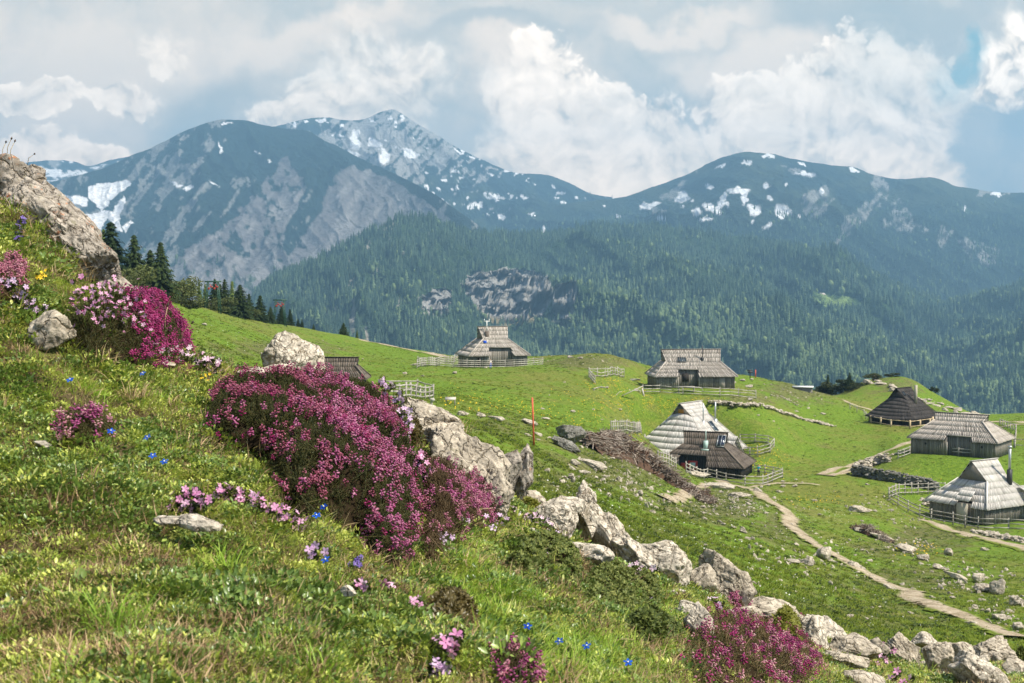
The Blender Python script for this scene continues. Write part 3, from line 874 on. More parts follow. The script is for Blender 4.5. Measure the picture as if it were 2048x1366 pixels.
m_con = leafmat('conifer_far', [(0.15, (0.022, 0.042, 0.028)), (0.5, (0.038, 0.066, 0.040)), (0.85, (0.066, 0.102, 0.058))], 0.9, 0.0, 0.05, island=False)
m_lar = leafmat('larch_far', [(0.15, (0.066, 0.105, 0.055)), (0.85, (0.125, 0.175, 0.09))], 0.9, 0.0, 0.05, island=False)
m_dec = leafmat('broadleaf_far', [(0.1, (0.080, 0.120, 0.050)), (0.9, (0.16, 0.21, 0.085))], 0.9, 0.0, 0.05, island=False)


def far_conifer(seed, wid, mat):
    r = random.Random(seed); V = []; F = []
    n = 7; L = 6
    for l in range(L):
        z0 = 0.04 + l * 0.155; z1 = min(1.0, z0 + 0.30 - l * 0.012)
        R = wid * (1 - l / L) ** 0.9 + 0.012
        b = len(V)
        for k in range(n):
            a = 2 * math.pi * (k + r.uniform(-.3, .3)) / n
            rr = R * r.uniform(0.55, 1.2)
            V.append((rr * math.cos(a), rr * math.sin(a), z0 + r.uniform(-.03, .03)))
        V.append((r.uniform(-.01, .01), r.uniform(-.01, .01), z1))
        for k in range(n):
            F.append((b + k, b + (k + 1) % n, b + n))
    return mesh_np('c', V, np.array(F), mat, False, link=False)


def far_round(seed, mat):
    r = random.Random(seed); V = []; F = []
    n = 8; L = 6
    for l in range(L + 1):
        th = math.pi * l / L
        for k in range(n):
            a = 2 * math.pi * (k + 0.5 * (l % 2)) / n
            q = r.uniform(0.5, 1.2)
            V.append((0.34 * math.sin(th) ** .8 * math.cos(a) * q, 0.34 * math.sin(th) ** .8 * math.sin(a) * q, 0.55 - 0.6 * math.cos(th) * r.uniform(.75, 1.05)))
    for l in range(L):
        for k in range(n):
            F.append((l * n + k, l * n + (k + 1) % n, (l + 1) * n + (k + 1) % n, (l + 1) * n + k))
    return mesh_np('r', V, np.array(F), mat, False, link=False)


protos = [far_conifer(1, .19, m_con), far_conifer(2, .16, m_con), far_conifer(3, .22, m_con), far_conifer(4, .14, m_con), far_conifer(5, .17, m_lar), far_conifer(6, .21, m_lar), far_round(7, m_dec), far_round(8, m_dec)]


def sample_surface(X, Y, Z, n, wfun, rng, mask_no=None):
    """random points on the far surface, weighted by cell area and wfun(px, py)"""
    nu, nt = X.shape
    xc = (X[:-1, :-1] + X[1:, 1:]) / 2; yc = (Y[:-1, :-1] + Y[1:, 1:]) / 2; zc = (Z[:-1, :-1] + Z[1:, 1:]) / 2
    dx = np.abs(X[1:, :-1] - X[:-1, :-1]); dy = np.abs(Y[:-1, 1:] - Y[:-1, :-1])
    px, py = proj(xc, yc, zc)
    w = dx * dy * wfun(px, py, yc)
    if mask_no is not None:
        w = w * ~mask_no[:-1, :-1]
    w = w.ravel(); tot = w.sum()
    k = rng.choice(len(w), size=n, p=w / tot)
    i, j = k // (nt - 1), k % (nt - 1)
    a, b = rng.random(n), rng.random(n)

    def bl(A):
        return A[i, j] * (1 - a) * (1 - b) + A[i + 1, j] * a * (1 - b) + A[i, j + 1] * (1 - a) * b + A[i + 1, j + 1] * a * b
    return bl(X), bl(Y), bl(Z)


FP = []; FK = []; FS = []


def forest_pts(X, Y, Z, n, wf, hmean, mask=None, green=None, seed=1):
    rng = np.random.default_rng(seed)
    x, y, z = sample_surface(X, Y, Z, n, wf, rng, mask)
    px, py = proj(x, y, z)
    gfac = green(px, py) if green else np.zeros(n)
    r = rng.random(n)
    kind = rng.integers(0, 4, n)
    kind = np.where(r < gfac, np.where(rng.random(n) < 0.6, 4 + rng.integers(0, 2, n), 6 + rng.integers(0, 2, n)), kind)
    s = hmean * rng.uniform(0.35, 1.3, n) * (0.75 + .5 * sstep(-.4, .4, fbm(x / 160, y / 160, oct=3, seed=209)))
    s = np.where(kind >= 6, s * 0.62, s)
    FP.append(np.stack([x, y, z - 0.6], 1)); FK.append(kind); FS.append(s)


def greenA(px, py):
    n = fbm(px / 90, py / 45, oct=4, seed=201)
    base = 0.12 + 0.50 * sstep(520, 720, py) * sstep(900, 1300, px) + 0.35 * sstep(0.0, 0.4, n) * sstep(500, 640, py) - 0.1
    base = base + 0.45 * np.exp(-((px - 1240) / 160) ** 2 - ((py - 650) / 70) ** 2) + 0.25 * np.exp(-((px - 1300) / 120) ** 2 - ((py - 530) / 50) ** 2) - 0.25 * sstep(-.05, -.35, n)
    return np.clip(base, 0.05, 0.85)


forest_pts(XA, YA, ZA, 140000, lambda px, py, Y: ((px > -500) & (px < 2590) & (py < 900)) * np.where(py > 880, 0, 1.0) * (0.35 + sstep(-0.5, -0.1, fbm(px / 30, py / 20, oct=4, seed=203))) * np.clip(2600 / Y, .55, 1.6), 20, nocut, greenA, 5)
# the lower flank of the right mountain, thinning out towards the open ground above
forest_pts(XD, YD, ZD, 52000, lambda px, py, Y: (px > 950) * (px < 2590) * sstep(405, 470, py + 30 * fbm(px / 40, py / 20, oct=4, seed=204) + 0.02 * (px - 1500)) * 1.0, 20, None, lambda px, py: 0.10 + 0.3 * sstep(560, 700, py), 6)
forest_pts(XB, YB, ZB, 6000, lambda px, py, Y: sstep(505, 600, py + 25 * fbm(px / 30, py / 20, oct=4, seed=205)) * (px > 100) * (px < 900) * 1.0, 20, sc_ > 0.5, lambda px, py: 0.25 + 0 * px, 7)
forest_pts(XC, YC, ZC, 14000, lambda px, py, Y: sstep(385, 430, py + 20 * fbm(px / 30, py / 20, oct=4, seed=206)) * (px > 850) * (px < 1450) * 1.0, 18, None, lambda px, py: 0.03 + 0 * px, 8)
FP = np.concatenate(FP); FK = np.concatenate(FK); FS = np.concatenate(FS)
rng = np.random.default_rng(3)
ROT = np.zeros((len(FP), 3)); ROT[:, 2] = rng.uniform(0, 6.28, len(FP))
SC = np.stack([FS * rng.uniform(.85, 1.25, len(FP))] * 2 + [FS], 1)
scatter('forest', FP, ROT, SC, FK, protos, 'dark conifer and pale broadleaf forest covering the far slopes under the mountains', 'forest')
# ------------------------------------------------------------------ rocks
def ico(sub):
    import bmesh
    bm = bmesh.new(); bmesh.ops.create_icosphere(bm, subdivisions=sub, radius=1.0)
    V = np.array([v.co[:] for v in bm.verts]); F = np.array([[v.index for v in f.verts] for f in bm.faces]); bm.free()
    return V / np.linalg.norm(V, axis=1, keepdims=True), F


ICO = {s: ico(s) for s in (3, 4, 5, 6)}


def rock_shape(seed, sub=5, cuts=16, strata=0.05, crack=0.06, soft=0.0, lump=0.12):
    r = np.random.default_rng(seed)
    D, F = ICO[sub]
    rad = np.full(len(D), 1.0)
    for i in range(cuts):
        n = r.normal(size=3); n /= np.linalg.norm(n)
        d = r.uniform(0.50, 0.90)
        c = D @ n
        rr = np.where(c > 0.05, d / np.maximum(c, 0.05), 9)
        rad = np.minimum(rad, rr)
    x, y, z = (D * rad[:, None]).T
    ax = r.normal(size=3); ax[2] += 1.2; ax /= np.linalg.norm(ax)
    h = x * ax[0] + y * ax[1] + z * ax[2]
    o = seed * 3.7
    wob = fbm(x * 1.3 + o, y * 1.3, z * 1.3, oct=3, seed=seed)
    rad = rad * (1 + lump * wob + 0.13 * fbm(x * 3.1, y * 3.1 + o, z * 3.1, oct=4, seed=seed + 1))
    st = ridged(h * 6.0 + 0.8 * wob, x * 0.8 + o, z * 0.0, oct=3, seed=seed + 2)
    rad = rad * (1 - strata * st)
    cn = np.abs(fbm(x * 2.0 + o, y * 2.0, z * 1.2, oct=3, seed=seed + 4))
    rad = rad - crack * (1 - sstep(0.0, 0.07, cn))
    cn = np.abs(fbm(x * 4.4, y * 4.4 + o, z * 2.6, oct=3, seed=seed + 6))
    rad = rad - crack * 0.45 * (1 - sstep(0.0, 0.08, cn))
    if sub >= 5:
        rad = rad * (1 + 0.022 * fbm(x * 13, y * 13, z * 13, oct=3, seed=seed + 7))
    return D * rad[:, None], F


def rock_material(name, base, stain=0.5, lichen=0.0, lichen_col=(0.62, 0.18, 0.03), moss=0.1, sc=6.0):
    m, g = M(name)
    tc = g.n('ShaderNodeNewGeometry').outputs['Position']
    n1 = g.noise(tc, sc, 6, 0.65); n2 = g.noise(tc, sc * 4.5, 6, 0.7); n3 = g.noise(tc, sc * 1.3, 5, 0.6, 0.6)
    vr = g.n('ShaderNodeTexVoronoi', {'Vector': tc, 'Scale': sc * 7}, feature='F1').outputs[0]
    b = base
    c = g.ramp(n1, [(0.25, tuple(x * 0.55 for x in b)), (0.5, b), (0.72, tuple(min(0.85, x * 1.45) for x in b))])
    c = g.mix(g.ss(0.52, 0.66, n2), c, tuple(min(0.9, x * 1.5) for x in b))
    c = g.mix(g.m('MULTIPLY', g.ss(0.50, 0.38, n2), stain), c, tuple(x * 0.28 for x in b))
    c = g.mix(g.m('MULTIPLY', g.ss(0.56, 0.68, n3), stain * 0.7), c, (b[0] * 0.45, b[1] * 0.40, b[2] * 0.32))
    if moss:
        c = g.mix(g.m('MULTIPLY', g.ss(0.60, 0.70, g.noise(tc, sc * 2.1, 5, 0.6)), moss), c, (0.13, 0.13, 0.04))
    if lichen:
        lm = g.m('MULTIPLY', g.ss(0.56, 0.64, g.noise(tc, sc * 1.7, 4, 0.6)), g.ss(0.52, 0.60, g.noise(tc, sc * 8, 4, 0.6)))
        c = g.mix(g.m('MULTIPLY', lm, lichen), c, lichen_col)
    wv = g.vm('ADD', tc, g.vm('SCALE', g.n('ShaderNodeTexNoise', {'Vector': tc, 'Scale': sc * 1.1, 'Detail': 5.0}).outputs[1], scale=1.6 / sc))
    ck = g.n('ShaderNodeTexVoronoi', {'Vector': g.vm('MULTIPLY', wv, (1.5, 1.5, .7)), 'Scale': sc * 1.1}, feature='DISTANCE_TO_EDGE').outputs[0]
    ckm = g.ss(0.0, 0.05, ck)
    c = g.mix(g.m('SUBTRACT', 1.0, g.ss(0.0, 0.022, ck)), c, (b[0] * .3, b[1] * .26, b[2] * .2))
    n2 = g.m('ADD', n2, g.m('MULTIPLY', ckm, 0.8))
    h = g.m('ADD', g.m('ADD', n2, g.m('MULTIPLY', g.noise(tc, sc * 16, 5, 0.7), 0.5)), g.m('MULTIPLY', vr, 0.2))
    g.surf(c, 0.9, g.bump(h, 0.9, 0.08 / sc), 0.15)
    return m


m_rk = rock_material('limestone_pale', (0.43, 0.37, 0.29), 0.55, 0.0, moss=0.3, sc=9)
m_rkl = rock_material('limestone_lichen', (0.35, 0.305, 0.255), 0.85, 0.6, moss=0.4, sc=9)
m_rkw = rock_material('limestone_white', (0.54, 0.475, 0.385), 0.75, 0.12, moss=0.15, sc=11)
m_rkd = rock_material('limestone_dark', (0.20, 0.19, 0.165), 0.8, 0.0, moss=0.5, sc=1.4)
m_rkf = rock_material('limestone_far', (0.46, 0.40, 0.32), 0.4, 0.0, moss=0.2, sc=1.2)


ROCKS = []
GROWN = (8, 9, 10, 11)


def lobe(px, py, Y, w, h, ang=0.0, seed=1, dep=0.8, sub=5, **kw):
    V, F = rock_shape(seed, sub, **kw)
    if Y < 12:
        hx, hy, hz_, ok_ = hits(px, py + 0.38 * h, 0.8, 14, 300)
        if ok_[0]:
            Y = min(Y, float(hy[0]) - 0.02)
    if Y > 7:
        py = py + 7
    ROCKS.append((px, py, Y, w, h, ang))
    s = Y / FPX
    V = V * np.array([w * s / 2, max(w, h) * s * dep / 2, h * s / 2]) * (1.12 if len(ROCKS) in GROWN else 1.0 if Y > 7 else 1.22)
    a = -math.radians(ang)
    R = np.array([[math.cos(a), 0, -math.sin(a)], [0, 1, 0], [math.sin(a), 0, math.cos(a)]])
    # positive angle: the right end dips
    V = V @ R.T
    return V + np.array(at(px, py, Y)), F


def outcrop(name, lobes, mat, label, cat='rock', group=None, **kw):
    """one rock; where it shows several blocks each block is a part"""
    P = [lobe(*l[:7], **{**kw, **(l[7] if len(l) > 7 else {})}) for l in lobes]
    if len(P) == 1:
        V, F = P[0]; c = V.mean(0); o = mesh_np(name, V - c, F, mat, True); o.location = c
        return tag(o, label, cat, group)
    c = np.concatenate([v for v, f in P]).mean(0)
    root = empty(name, c, 0, label, cat, group)
    for V, F in P:
        mesh_np('block', V - c, F, mat, True, root)
    return root


outcrop('rock_outcrop', [(8, 352, 4.75, 105, 95, 20, 101), (58, 372, 4.8, 95, 75, 35, 102), (70, 415, 4.72, 170, 95, 40, 103, {'sub': 6}), (125, 455, 4.8, 200, 110, 46, 104, {'sub': 6}), (168, 505, 4.75, 180, 105, 50, 105, {'sub': 6}), (205, 548, 4.7, 130, 80, 42, 106), (240, 575, 4.65, 90, 50, 44, 107)], m_rkl,
        'long craggy grey limestone outcrop with orange lichen along the left skyline', 'rock', strata=0.09, crack=0.08)
outcrop('boulder', [(102, 665, 3.55, 92, 82, 10, 111)], m_rk, 'squat pale boulder just left of the pink and magenta bush', 'boulder')
outcrop('boulder', [(586, 722, 5.4, 112, 112, 0, 112, {'sub': 6}), (552, 748, 5.3, 76, 50, -10, 113), (500, 752, 5.25, 100, 34, 5, 114)], m_rkw, 'rounded white boulder rising behind the top of the big heather bush', 'boulder', cuts=9, lump=0.08, strata=0.03)
outcrop('rock_outcrop', [(825, 812, 4.5, 80, 44, 15, 121), (845, 845, 4.45, 140, 66, 18, 122, {'sub': 6}), (885, 885, 4.4, 150, 90, 25, 123, {'sub': 6}), (935, 935, 4.45, 190, 130, 58, 124, {'sub': 6}), (975, 985, 4.4, 150, 90, 66, 125, {'sub': 6}), (900, 945, 4.35, 110, 110, 40, 126)], m_rk,
        'weathered grey rock ledge falling away to the right of the big heather bush', 'rock', strata=0.10, crack=0.09)
outcrop('standing_stone', [(1018, 935, 4.7, 62, 86, 8, 131)], m_rkl, 'upright stone with orange lichen between the grey ledge and its slimmer neighbour', 'rock')
outcrop('standing_stone', [(1050, 950, 4.75, 42, 96, 8, 132)], m_rkl, 'slim pointed stone spotted with orange lichen at the ledge end', 'rock')
outcrop('rock_outcrop', [(1062, 1000, 4.95, 60, 50, 20, 133)], m_rk, 'small pale block under the two orange lichen stones', 'rock')
outcrop('rock_outcrop', [(1100, 1035, 5.1, 100, 80, 25, 141, {'sub': 6}), (1128, 1015, 5.15, 74, 66, -20, 142), (1167, 1022, 5.25, 58, 110, 10, 143, {'sub': 6}), (1196, 1060, 5.3, 62, 130, -24, 144, {'sub': 6}), (1172, 1108, 5.0, 110, 56, 10, 145)], m_rkw,
        'pale fins of limestone with two blunt tops beside the light pink blossoms', 'rock', strata=0.08)
outcrop('rock_outcrop', [(1232, 1082, 5.6, 66, 100, -20, 151, {'sub': 6}), (1262, 1110, 5.55, 110, 80, 40, 152, {'sub': 6}), (1322, 1112, 5.8, 110, 60, 25, 153, {'sub': 6}), (1345, 1140, 5.75, 90, 56, 20, 154)], m_rkw,
        'pale ridged limestone slab leaning right, centre of the rock line', 'rock', strata=0.10)
outcrop('boulder', [(1445, 1156, 6.6, 122, 105, 10, 161, {'sub': 6}), (1400, 1160, 6.5, 60, 60, 0, 162), (1480, 1180, 6.6, 60, 80, -10, 163)], m_rk, 'big grey boulder with a domed top and a heather tuft at its foot', 'boulder', strata=0.07)
outcrop('boulder', [(1398, 1240, 4.75, 54, 92, -15, 171), (1372, 1222, 4.8, 46, 36, 10, 172)], m_rkw, 'narrow pale boulder at the left edge of the lower heather bush', 'boulder')
outcrop('rock_outcrop', [(1545, 1224, 7.6, 120, 46, 8, 181), (1495, 1225, 7.5, 60, 30, 0, 182), (1585, 1250, 7.6, 60, 50, 30, 183)], m_rk, 'flat layered grey rock above the yellowish shrub', 'rock', strata=0.12)
outcrop('rock_outcrop', [(1652, 1262, 8.0, 110, 62, 36, 184, {'sub': 6}), (1625, 1270, 7.9, 70, 60, 30, 185)], m_rkw, 'smooth pale slab with a dark undercut in the lower rock line', 'rock', cuts=8)
outcrop('rock', [(1702, 1300, 8.2, 112, 56, 14, 186), (1690, 1320, 8.1, 80, 40, 10, 226)], m_rk, 'low grey rock between the pale slab and the white flowers', 'rock')
outcrop('rock', [(1752, 1290, 8.5, 78, 56, 15, 187)], m_rk, 'small grey rock right of the low grey one', 'rock')
outcrop('rock', [(1808, 1302, 8.7, 110, 72, 42, 188, {'sub': 6})], m_rk, 'tilted grey rock slab striped with seams near the lower pink blossoms', 'rock', strata=0.12)
outcrop('rock', [(1848, 1276, 8.9, 72, 40, 0, 189)], m_rkw, 'little pale capstone on top of the right rock line', 'rock')
outcrop('rock', [(1876, 1312, 8.8, 96, 92, 34, 190, {'sub': 6})], m_rk, 'dark sided rock wedge under the pale capstone', 'rock')
outcrop('rock', [(1922, 1316, 9.0, 96, 80, 48, 191)], m_rk, 'leaning rock blade left of the broad pitted block', 'rock')
outcrop('rock', [(1978, 1300, 9.1, 124, 76, -12, 192, {'sub': 6})], m_rk, 'broad pitted grey block near the right edge', 'rock', strata=0.08)
outcrop('rock', [(1965, 1344, 9.0, 130, 70, 35, 193)], m_rkw, 'pale rock slab below the broad pitted block', 'rock')
outcrop('rock', [(1725, 1362, 7.0, 84, 36, 5, 194)], m_rk, 'grey rock cut by the bottom edge right of the heather', 'rock')
outcrop('rock', [(2030, 1330, 9.2, 60, 60, 20, 195)], m_rk, 'grey rock at the right edge of the rock line', 'rock')
outcrop('flat_stone', [(345, 1042, 2.35, 66, 18, 4, 196), (400, 1048, 2.35, 80, 32, 10, 197)], m_rkw, 'flat white stone lying under the round pink blossom cluster', 'stone', strata=0.02, cuts=8)
outcrop('flat_stone', [(88, 888, 2.75, 34, 18, 15, 198)], m_rkw, 'small white stone beside the dark little heather patch', 'stone')
outcrop('flat_stone', [(697, 1182, 2.1, 34, 20, 10, 199)], m_rkw, 'small pale stone left of the pair of pink blossoms', 'stone')
outcrop('rock', [(330, 728, 4.1, 44, 14, 5, 200)], m_rk, 'low grey stone in the turf below the pink and magenta bush', 'stone')

rq = random.Random(19)
for i in range(26):
    t = rq.random(); px_ = 1500 + 540 * t; py_ = 1245 + 62 * t ** .7 + rq.uniform(0, 36)
    w_ = rq.uniform(18, 46)
    outcrop('rock', [(px_, py_, 7.4 + 1.7 * t, w_, w_ * rq.uniform(.4, .9), rq.uniform(-25, 45), 400 + i, {'sub': 4})], rq.choice([m_rk, m_rkw, m_rk]), 'small broken limestone wedged among the bigger rocks of the lower right line', 'rock', 'small rocks of the lower right line')
for i in range(16):
    px_ = rq.uniform(1060, 1480); py_ = 1040 + (px_ - 1060) * .36 + rq.uniform(14, 60); w_ = rq.uniform(14, 34)
    outcrop('rock', [(px_, py_, 6.5, w_, w_ * rq.uniform(.4, .8), rq.uniform(-10, 45), 430 + i, {'sub': 4})], m_rkw, 'small broken limestone lying below the pale fins of the centre', 'rock', 'small rocks below the pale fins')

# ------------------------------------------------------------------ plants of the near slope
def blade_tuft(seed, n, l0, l1, w, spread, lean, mat, curl=0.6, seg=3):
    r = random.Random(seed); V = []; F4 = []; F3 = []
    for _ in range(n):
        a = r.uniform(0, 6.283); rr = spread * math.sqrt(r.random())
        bx, by = rr * math.cos(a), rr * math.sin(a)
        d = a + r.uniform(-.9, .9); L = r.uniform(l0, l1); ln = r.uniform(0.1, lean)
        ww = w * r.uniform(.7, 1.3); sa = d + 1.57 + r.uniform(-.5, .5)
        sx, sy = math.cos(sa) * ww / 2, math.sin(sa) * ww / 2
        b = len(V); x, y, z = bx, by, -0.006; tilt = ln
        for i in range(seg):
            k = 1 - 0.75 * (i / seg) ** 1.6
            V += [(x - sx * k, y - sy * k, z), (x + sx * k, y + sy * k, z)]
            st = L / seg
            x += math.cos(d) * math.sin(tilt) * st; y += math.sin(d) * math.sin(tilt) * st; z += math.cos(tilt) * st
            tilt += curl * r.uniform(.2, 1.0)
        V.append((x, y, z))
        for i in range(seg - 1):
            F4.append((b + 2 * i, b + 2 * i + 1, b + 2 * i + 3, b + 2 * i + 2))
        F3.append((b + 2 * seg - 2, b + 2 * seg - 1, b + 2 * seg))
    return mesh_np('t', V, [np.array(F4).reshape(-1, 4), np.array(F3).reshape(-1, 3)], mat, True, link=False)


def leaf_pad(seed, n, size, R, hgt, mat, long=1.6, up=0.5):
    r = random.Random(seed); V = []; F = []
    for _ in range(n):
        a = r.uniform(0, 6.283); rr = R * math.sqrt(r.random())
        c = Vector((rr * math.cos(a), rr * math.sin(a), hgt * (1 - (rr / R) ** 2) * r.uniform(.3, 1.1)))
        d = Vector((math.cos(a + r.uniform(-1, 1)), math.sin(a + r.uniform(-1, 1)), r.uniform(-.1, up * 2))).normalized()
        s = d.cross(Vector((r.uniform(-.4, .4), r.uniform(-.4, .4), 1))).normalized(); nrm = s.cross(d)
        L = size * r.uniform(.6, 1.3); W = L / long
        b = len(V)
        V += [c, c + d * L * .35 + s * W * .5 + nrm * L * .06, c + d * L * .75 + s * W * .42 + nrm * L * .05, c + d * L, c + d * L * .75 - s * W * .42 + nrm * L * .05, c + d * L * .35 - s * W * .5 + nrm * L * .06, c + d * L * .5 - nrm * L * .05]
        for i in range(6):
            F.append((b + 6, b + i, b + (i + 1) % 6))
    return mesh_np('l', [tuple(v) for v in V], np.array(F), mat, False, link=False)


m_grass = leafmat('grass_blades', [(0.1, (0.225, 0.276, 0.044)), (0.45, (0.405, 0.476, 0.073)), (0.75, (0.599, 0.614, 0.145)), (0.95, (0.780, 0.721, 0.349))], 0.55, 0.35, 0.3)
m_grass2 = leafmat('fresh_grass', [(0.1, (0.178, 0.301, 0.030)), (0.6, (0.342, 0.508, 0.052)), (0.95, (0.585, 0.698, 0.150))], 0.5, 0.4, 0.35)
m_straw = leafmat('dry_straw', [(0.1, (0.230, 0.161, 0.076)), (0.5, (0.437, 0.322, 0.164)), (0.9, (0.644, 0.517, 0.295))], 0.7, 0.2, 0.2)
m_litter = leafmat('dead_litter', [(0.1, (0.109, 0.069, 0.036)), (0.5, (0.326, 0.216, 0.115)), (0.9, (0.652, 0.466, 0.278))], 0.8, 0.1, 0.15)
m_pad = leafmat('creeping_leaves', [(0.1, (0.142, 0.202, 0.026)), (0.5, (0.362, 0.420, 0.059)), (0.8, (0.597, 0.621, 0.132)), (0.97, (0.780, 0.760, 0.324))], 0.42, 0.25, 0.5)
m_pad2 = leafmat('dark_creeper', [(0.1, (0.065, 0.119, 0.022)), (0.6, (0.156, 0.237, 0.040)), (0.95, (0.390, 0.475, 0.112))], 0.35, 0.2, 0.55)
m_broad = leafmat('broad_leaves', [(0.1, (0.132, 0.207, 0.044)), (0.6, (0.212, 0.287, 0.066)), (0.95, (0.344, 0.391, 0.131))], 0.5, 0.3, 0.35)
K = [blade_tuft(1, 40, .010, .030, .0017, .016, .9, m_grass), blade_tuft(2, 34, .012, .036, .0016, .02, 1.1, m_grass), blade_tuft(3, 28, .018, .050, .0018, .012, .8, m_grass2), blade_tuft(4, 34, .014, .036, .0018, .018, .8, m_grass2),
     blade_tuft(5, 12, .015, .045, .0014, .03, 1.6, m_straw, 0.5), blade_tuft(6, 22, .015, .045, .002, .03, 1.5, m_straw, 0.4), blade_tuft(7, 34, .008, .03, .002, .03, 1.5, m_litter, 0.4), blade_tuft(8, 28, .01, .04, .0015, .035, 1.5, m_litter, 0.5),
     leaf_pad(9, 46, .0075, .030, .016, m_pad, 1.9, .8), leaf_pad(10, 44, .0065, .028, .020, m_pad, 2.3, .9), leaf_pad(11, 50, .0075, .032, .020, m_pad2, 1.8, .8), leaf_pad(12, 40, .009, .030, .022, m_pad2, 2.0, .8), leaf_pad(13, 7, .022, .025, .018, m_broad, 1.15), leaf_pad(14, 5, .026, .028, .022, m_broad, 1.3)]
GR1, GR2, GF1, GF2, ST1, ST2, LI1, LI2, PA1, PA2, PD1, PD2, BR1, BR2 = range(14)

rng = np.random.default_rng(17)
n0 = 370000
u = rng.uniform(-0.95, 0.85, n0); y = np.exp(rng.uniform(math.log(1.15), math.log(25), n0))
x = u * y
keep = rng.random(n0) < np.clip(0.17 + 0.115 * y, 0, 1) * np.where(np.abs(u) > 0.42, 0.45, 1.0)
x, y = x[keep], y[keep]
z = H(x, y); px, py = proj(x, y, z); n = len(x)
# which cover grows where
f1 = fbm(x / .38, y / .38, oct=4, seed=301); f2 = fbm(x / .16, y / .16, oct=3, seed=302); f3 = fbm(x / .8, y / .8, oct=3, seed=303)


def ell(cx, cy, rx, ry):
    return np.exp(-((px - cx) / rx) ** 2 - ((py - cy) / ry) ** 2)


bare = 0.62 * ell(170, 1110, 260, 60) + 0.55 * ell(60, 1250, 200, 60) + 0.4 * ell(500, 1250, 130, 70) + 0.6 * ell(1330, 1330, 90, 40) + 0.5 * ell(1190, 1160, 60, 40) + 0.5 * ell(390, 890, 60, 30) + 0.4 * ell(120, 1010, 160, 50) + 0.5 * ell(780, 1180, 120, 60) + 0.4 * ell(300, 1340, 200, 30)
lush = 0.8 * ell(940, 1180, 120, 90) + 0.6 * ell(1150, 1330, 200, 60) + 0.6 * ell(220, 1240, 80, 30) + 0.7 * ell(400, 1200, 60, 40) + 0.6 * ell(1300, 1240, 90, 50) + 0.5 * ell(560, 860, 60, 80) + 0.6 * ell(620, 1330, 150, 40) + 0.4 * ell(200, 790, 200, 60)
darkp = 0.9 * ell(1100, 1120, 110, 45) + 0.9 * ell(1210, 1190, 100, 50) + 0.7 * ell(90, 930, 200, 50) + 0.7 * ell(420, 1150, 140, 60) + 0.6 * ell(700, 1250, 160, 60) + 0.6 * ell(560, 1290, 120, 50) + 0.5 * ell(60, 640, 60, 60)
dryp = 0.7 * ell(250, 780, 90, 30) + 0.7 * ell(150, 730, 110, 25) + 0.5 * ell(570, 1130, 120, 40) + 0.6 * ell(880, 1000, 80, 100) + 0.5 * ell(130, 560, 90, 60) + 0.5 * ell(300, 960, 70, 25) + 0.5 * ell(1450, 1300, 80, 50)
r = rng.random(n)
sL = f1 * 0.7 + f2 * 0.5
k = np.full(n, GR1)
p_li = np.clip(0.24 + 0.6 * sstep(0.0, 0.35, -sL) + 1.5 * bare - 0.5 * lush, 0.03, .9)
p_st = np.clip(0.07 + 0.25 * sstep(0.1, 0.5, f3) + dryp * .7 - 0.1 * lush, 0.03, .7)
p_pad = np.clip(0.34 + 0.45 * sstep(-0.1, 0.35, -f3 + 0.4 * f2) - 0.2 * lush, 0.02, .6)
p_dk = np.clip(0.10 + darkp * 0.7 + 0.55 * sstep(0.1, .4, f2 - f3), 0, .85)
p_gf = np.clip(0.10 + 0.9 * lush + 0.2 * sstep(0, .5, f1), 0, .85)
p_br = 0.018 + 0.05 * ell(1000, 1230, 400, 120) + 0.08 * ell(120, 1040, 150, 30)
W_ = np.stack([0.42 * (1 - .75 * np.clip(bare * 1.4, 0, 1)), p_gf, p_st, p_li, p_pad * (1 - .6 * np.clip(bare * 1.4, 0, 1)), p_dk, p_br], 1); W_ = W_ / W_.sum(1, keepdims=True)
cs = W_.cumsum(1); typ = (r[:, None] > cs).sum(1).clip(0, 6)
two = rng.integers(0, 2, n)
k = np.array([GR1, GF1, ST1, LI1, PA1, PD1, BR1])[typ] + two
# tufts lean down the slope a little
free = np.ones(n, bool)
for (cx, cy, cY, cw, ch, ca) in ROCKS:
    a_ = math.radians(ca); dx, dy = px - cx, py - cy
    qx, qy = dx * math.cos(a_) + dy * math.sin(a_), -dx * math.sin(a_) + dy * math.cos(a_)
    rr_ = max(cw, ch) * cY / FPX * 0.5
    free &= ~((np.hypot(qx / (cw * .52), qy / (ch * .5)) < 1) & (y > cY - rr_ * 0.9) & (y < cY + rr_ * 1.3))
    free &= ~((np.hypot((x - (cx - 1024) / FPX * cY) / (cw * cY / FPX * .5), (y - cY) / rr_) < 0.8))
nr = normal_at(x, y)
rx = -nr[:, 1] * 0.5 + rng.normal(0, .18, n); ry = nr[:, 0] * 0.6 + rng.normal(0, .18, n)
s = rng.uniform(.6, 1.4, n) * (1 + .35 * sstep(.1, .5, f2)) * np.where(np.isin(k, [GF1, GF2]), 0.75 + 0.5 * np.clip(lush, 0, 1), 1.0) * (1 + 0.05 * y)
s = np.where(np.isin(k, [BR1, BR2]), s * 0.6, s) * 0.70
S3 = np.stack([s * (1 + .06 * y), s * (1 + .06 * y), s * np.where(np.isin(k, [ST1, ST2]), .8, 1)], 1)
S3[:, 2] *= np.where(rng.random(n) < 0.02, 1.7, 1.0)
grp = [('turf', 'short yellowish and green alpine turf covering the near slope', 'grass', [GR1, GR2, GF1, GF2]), ('dry_grass', 'straw coloured dead grass and brown litter lying in the near turf', 'dry grass', [ST1, ST2, LI1, LI2]),
       ('ground_cover', 'low creeping leafy plants matted between the grass of the near slope', 'ground cover', [PA1, PA2, PD1, PD2, BR1, BR2])]
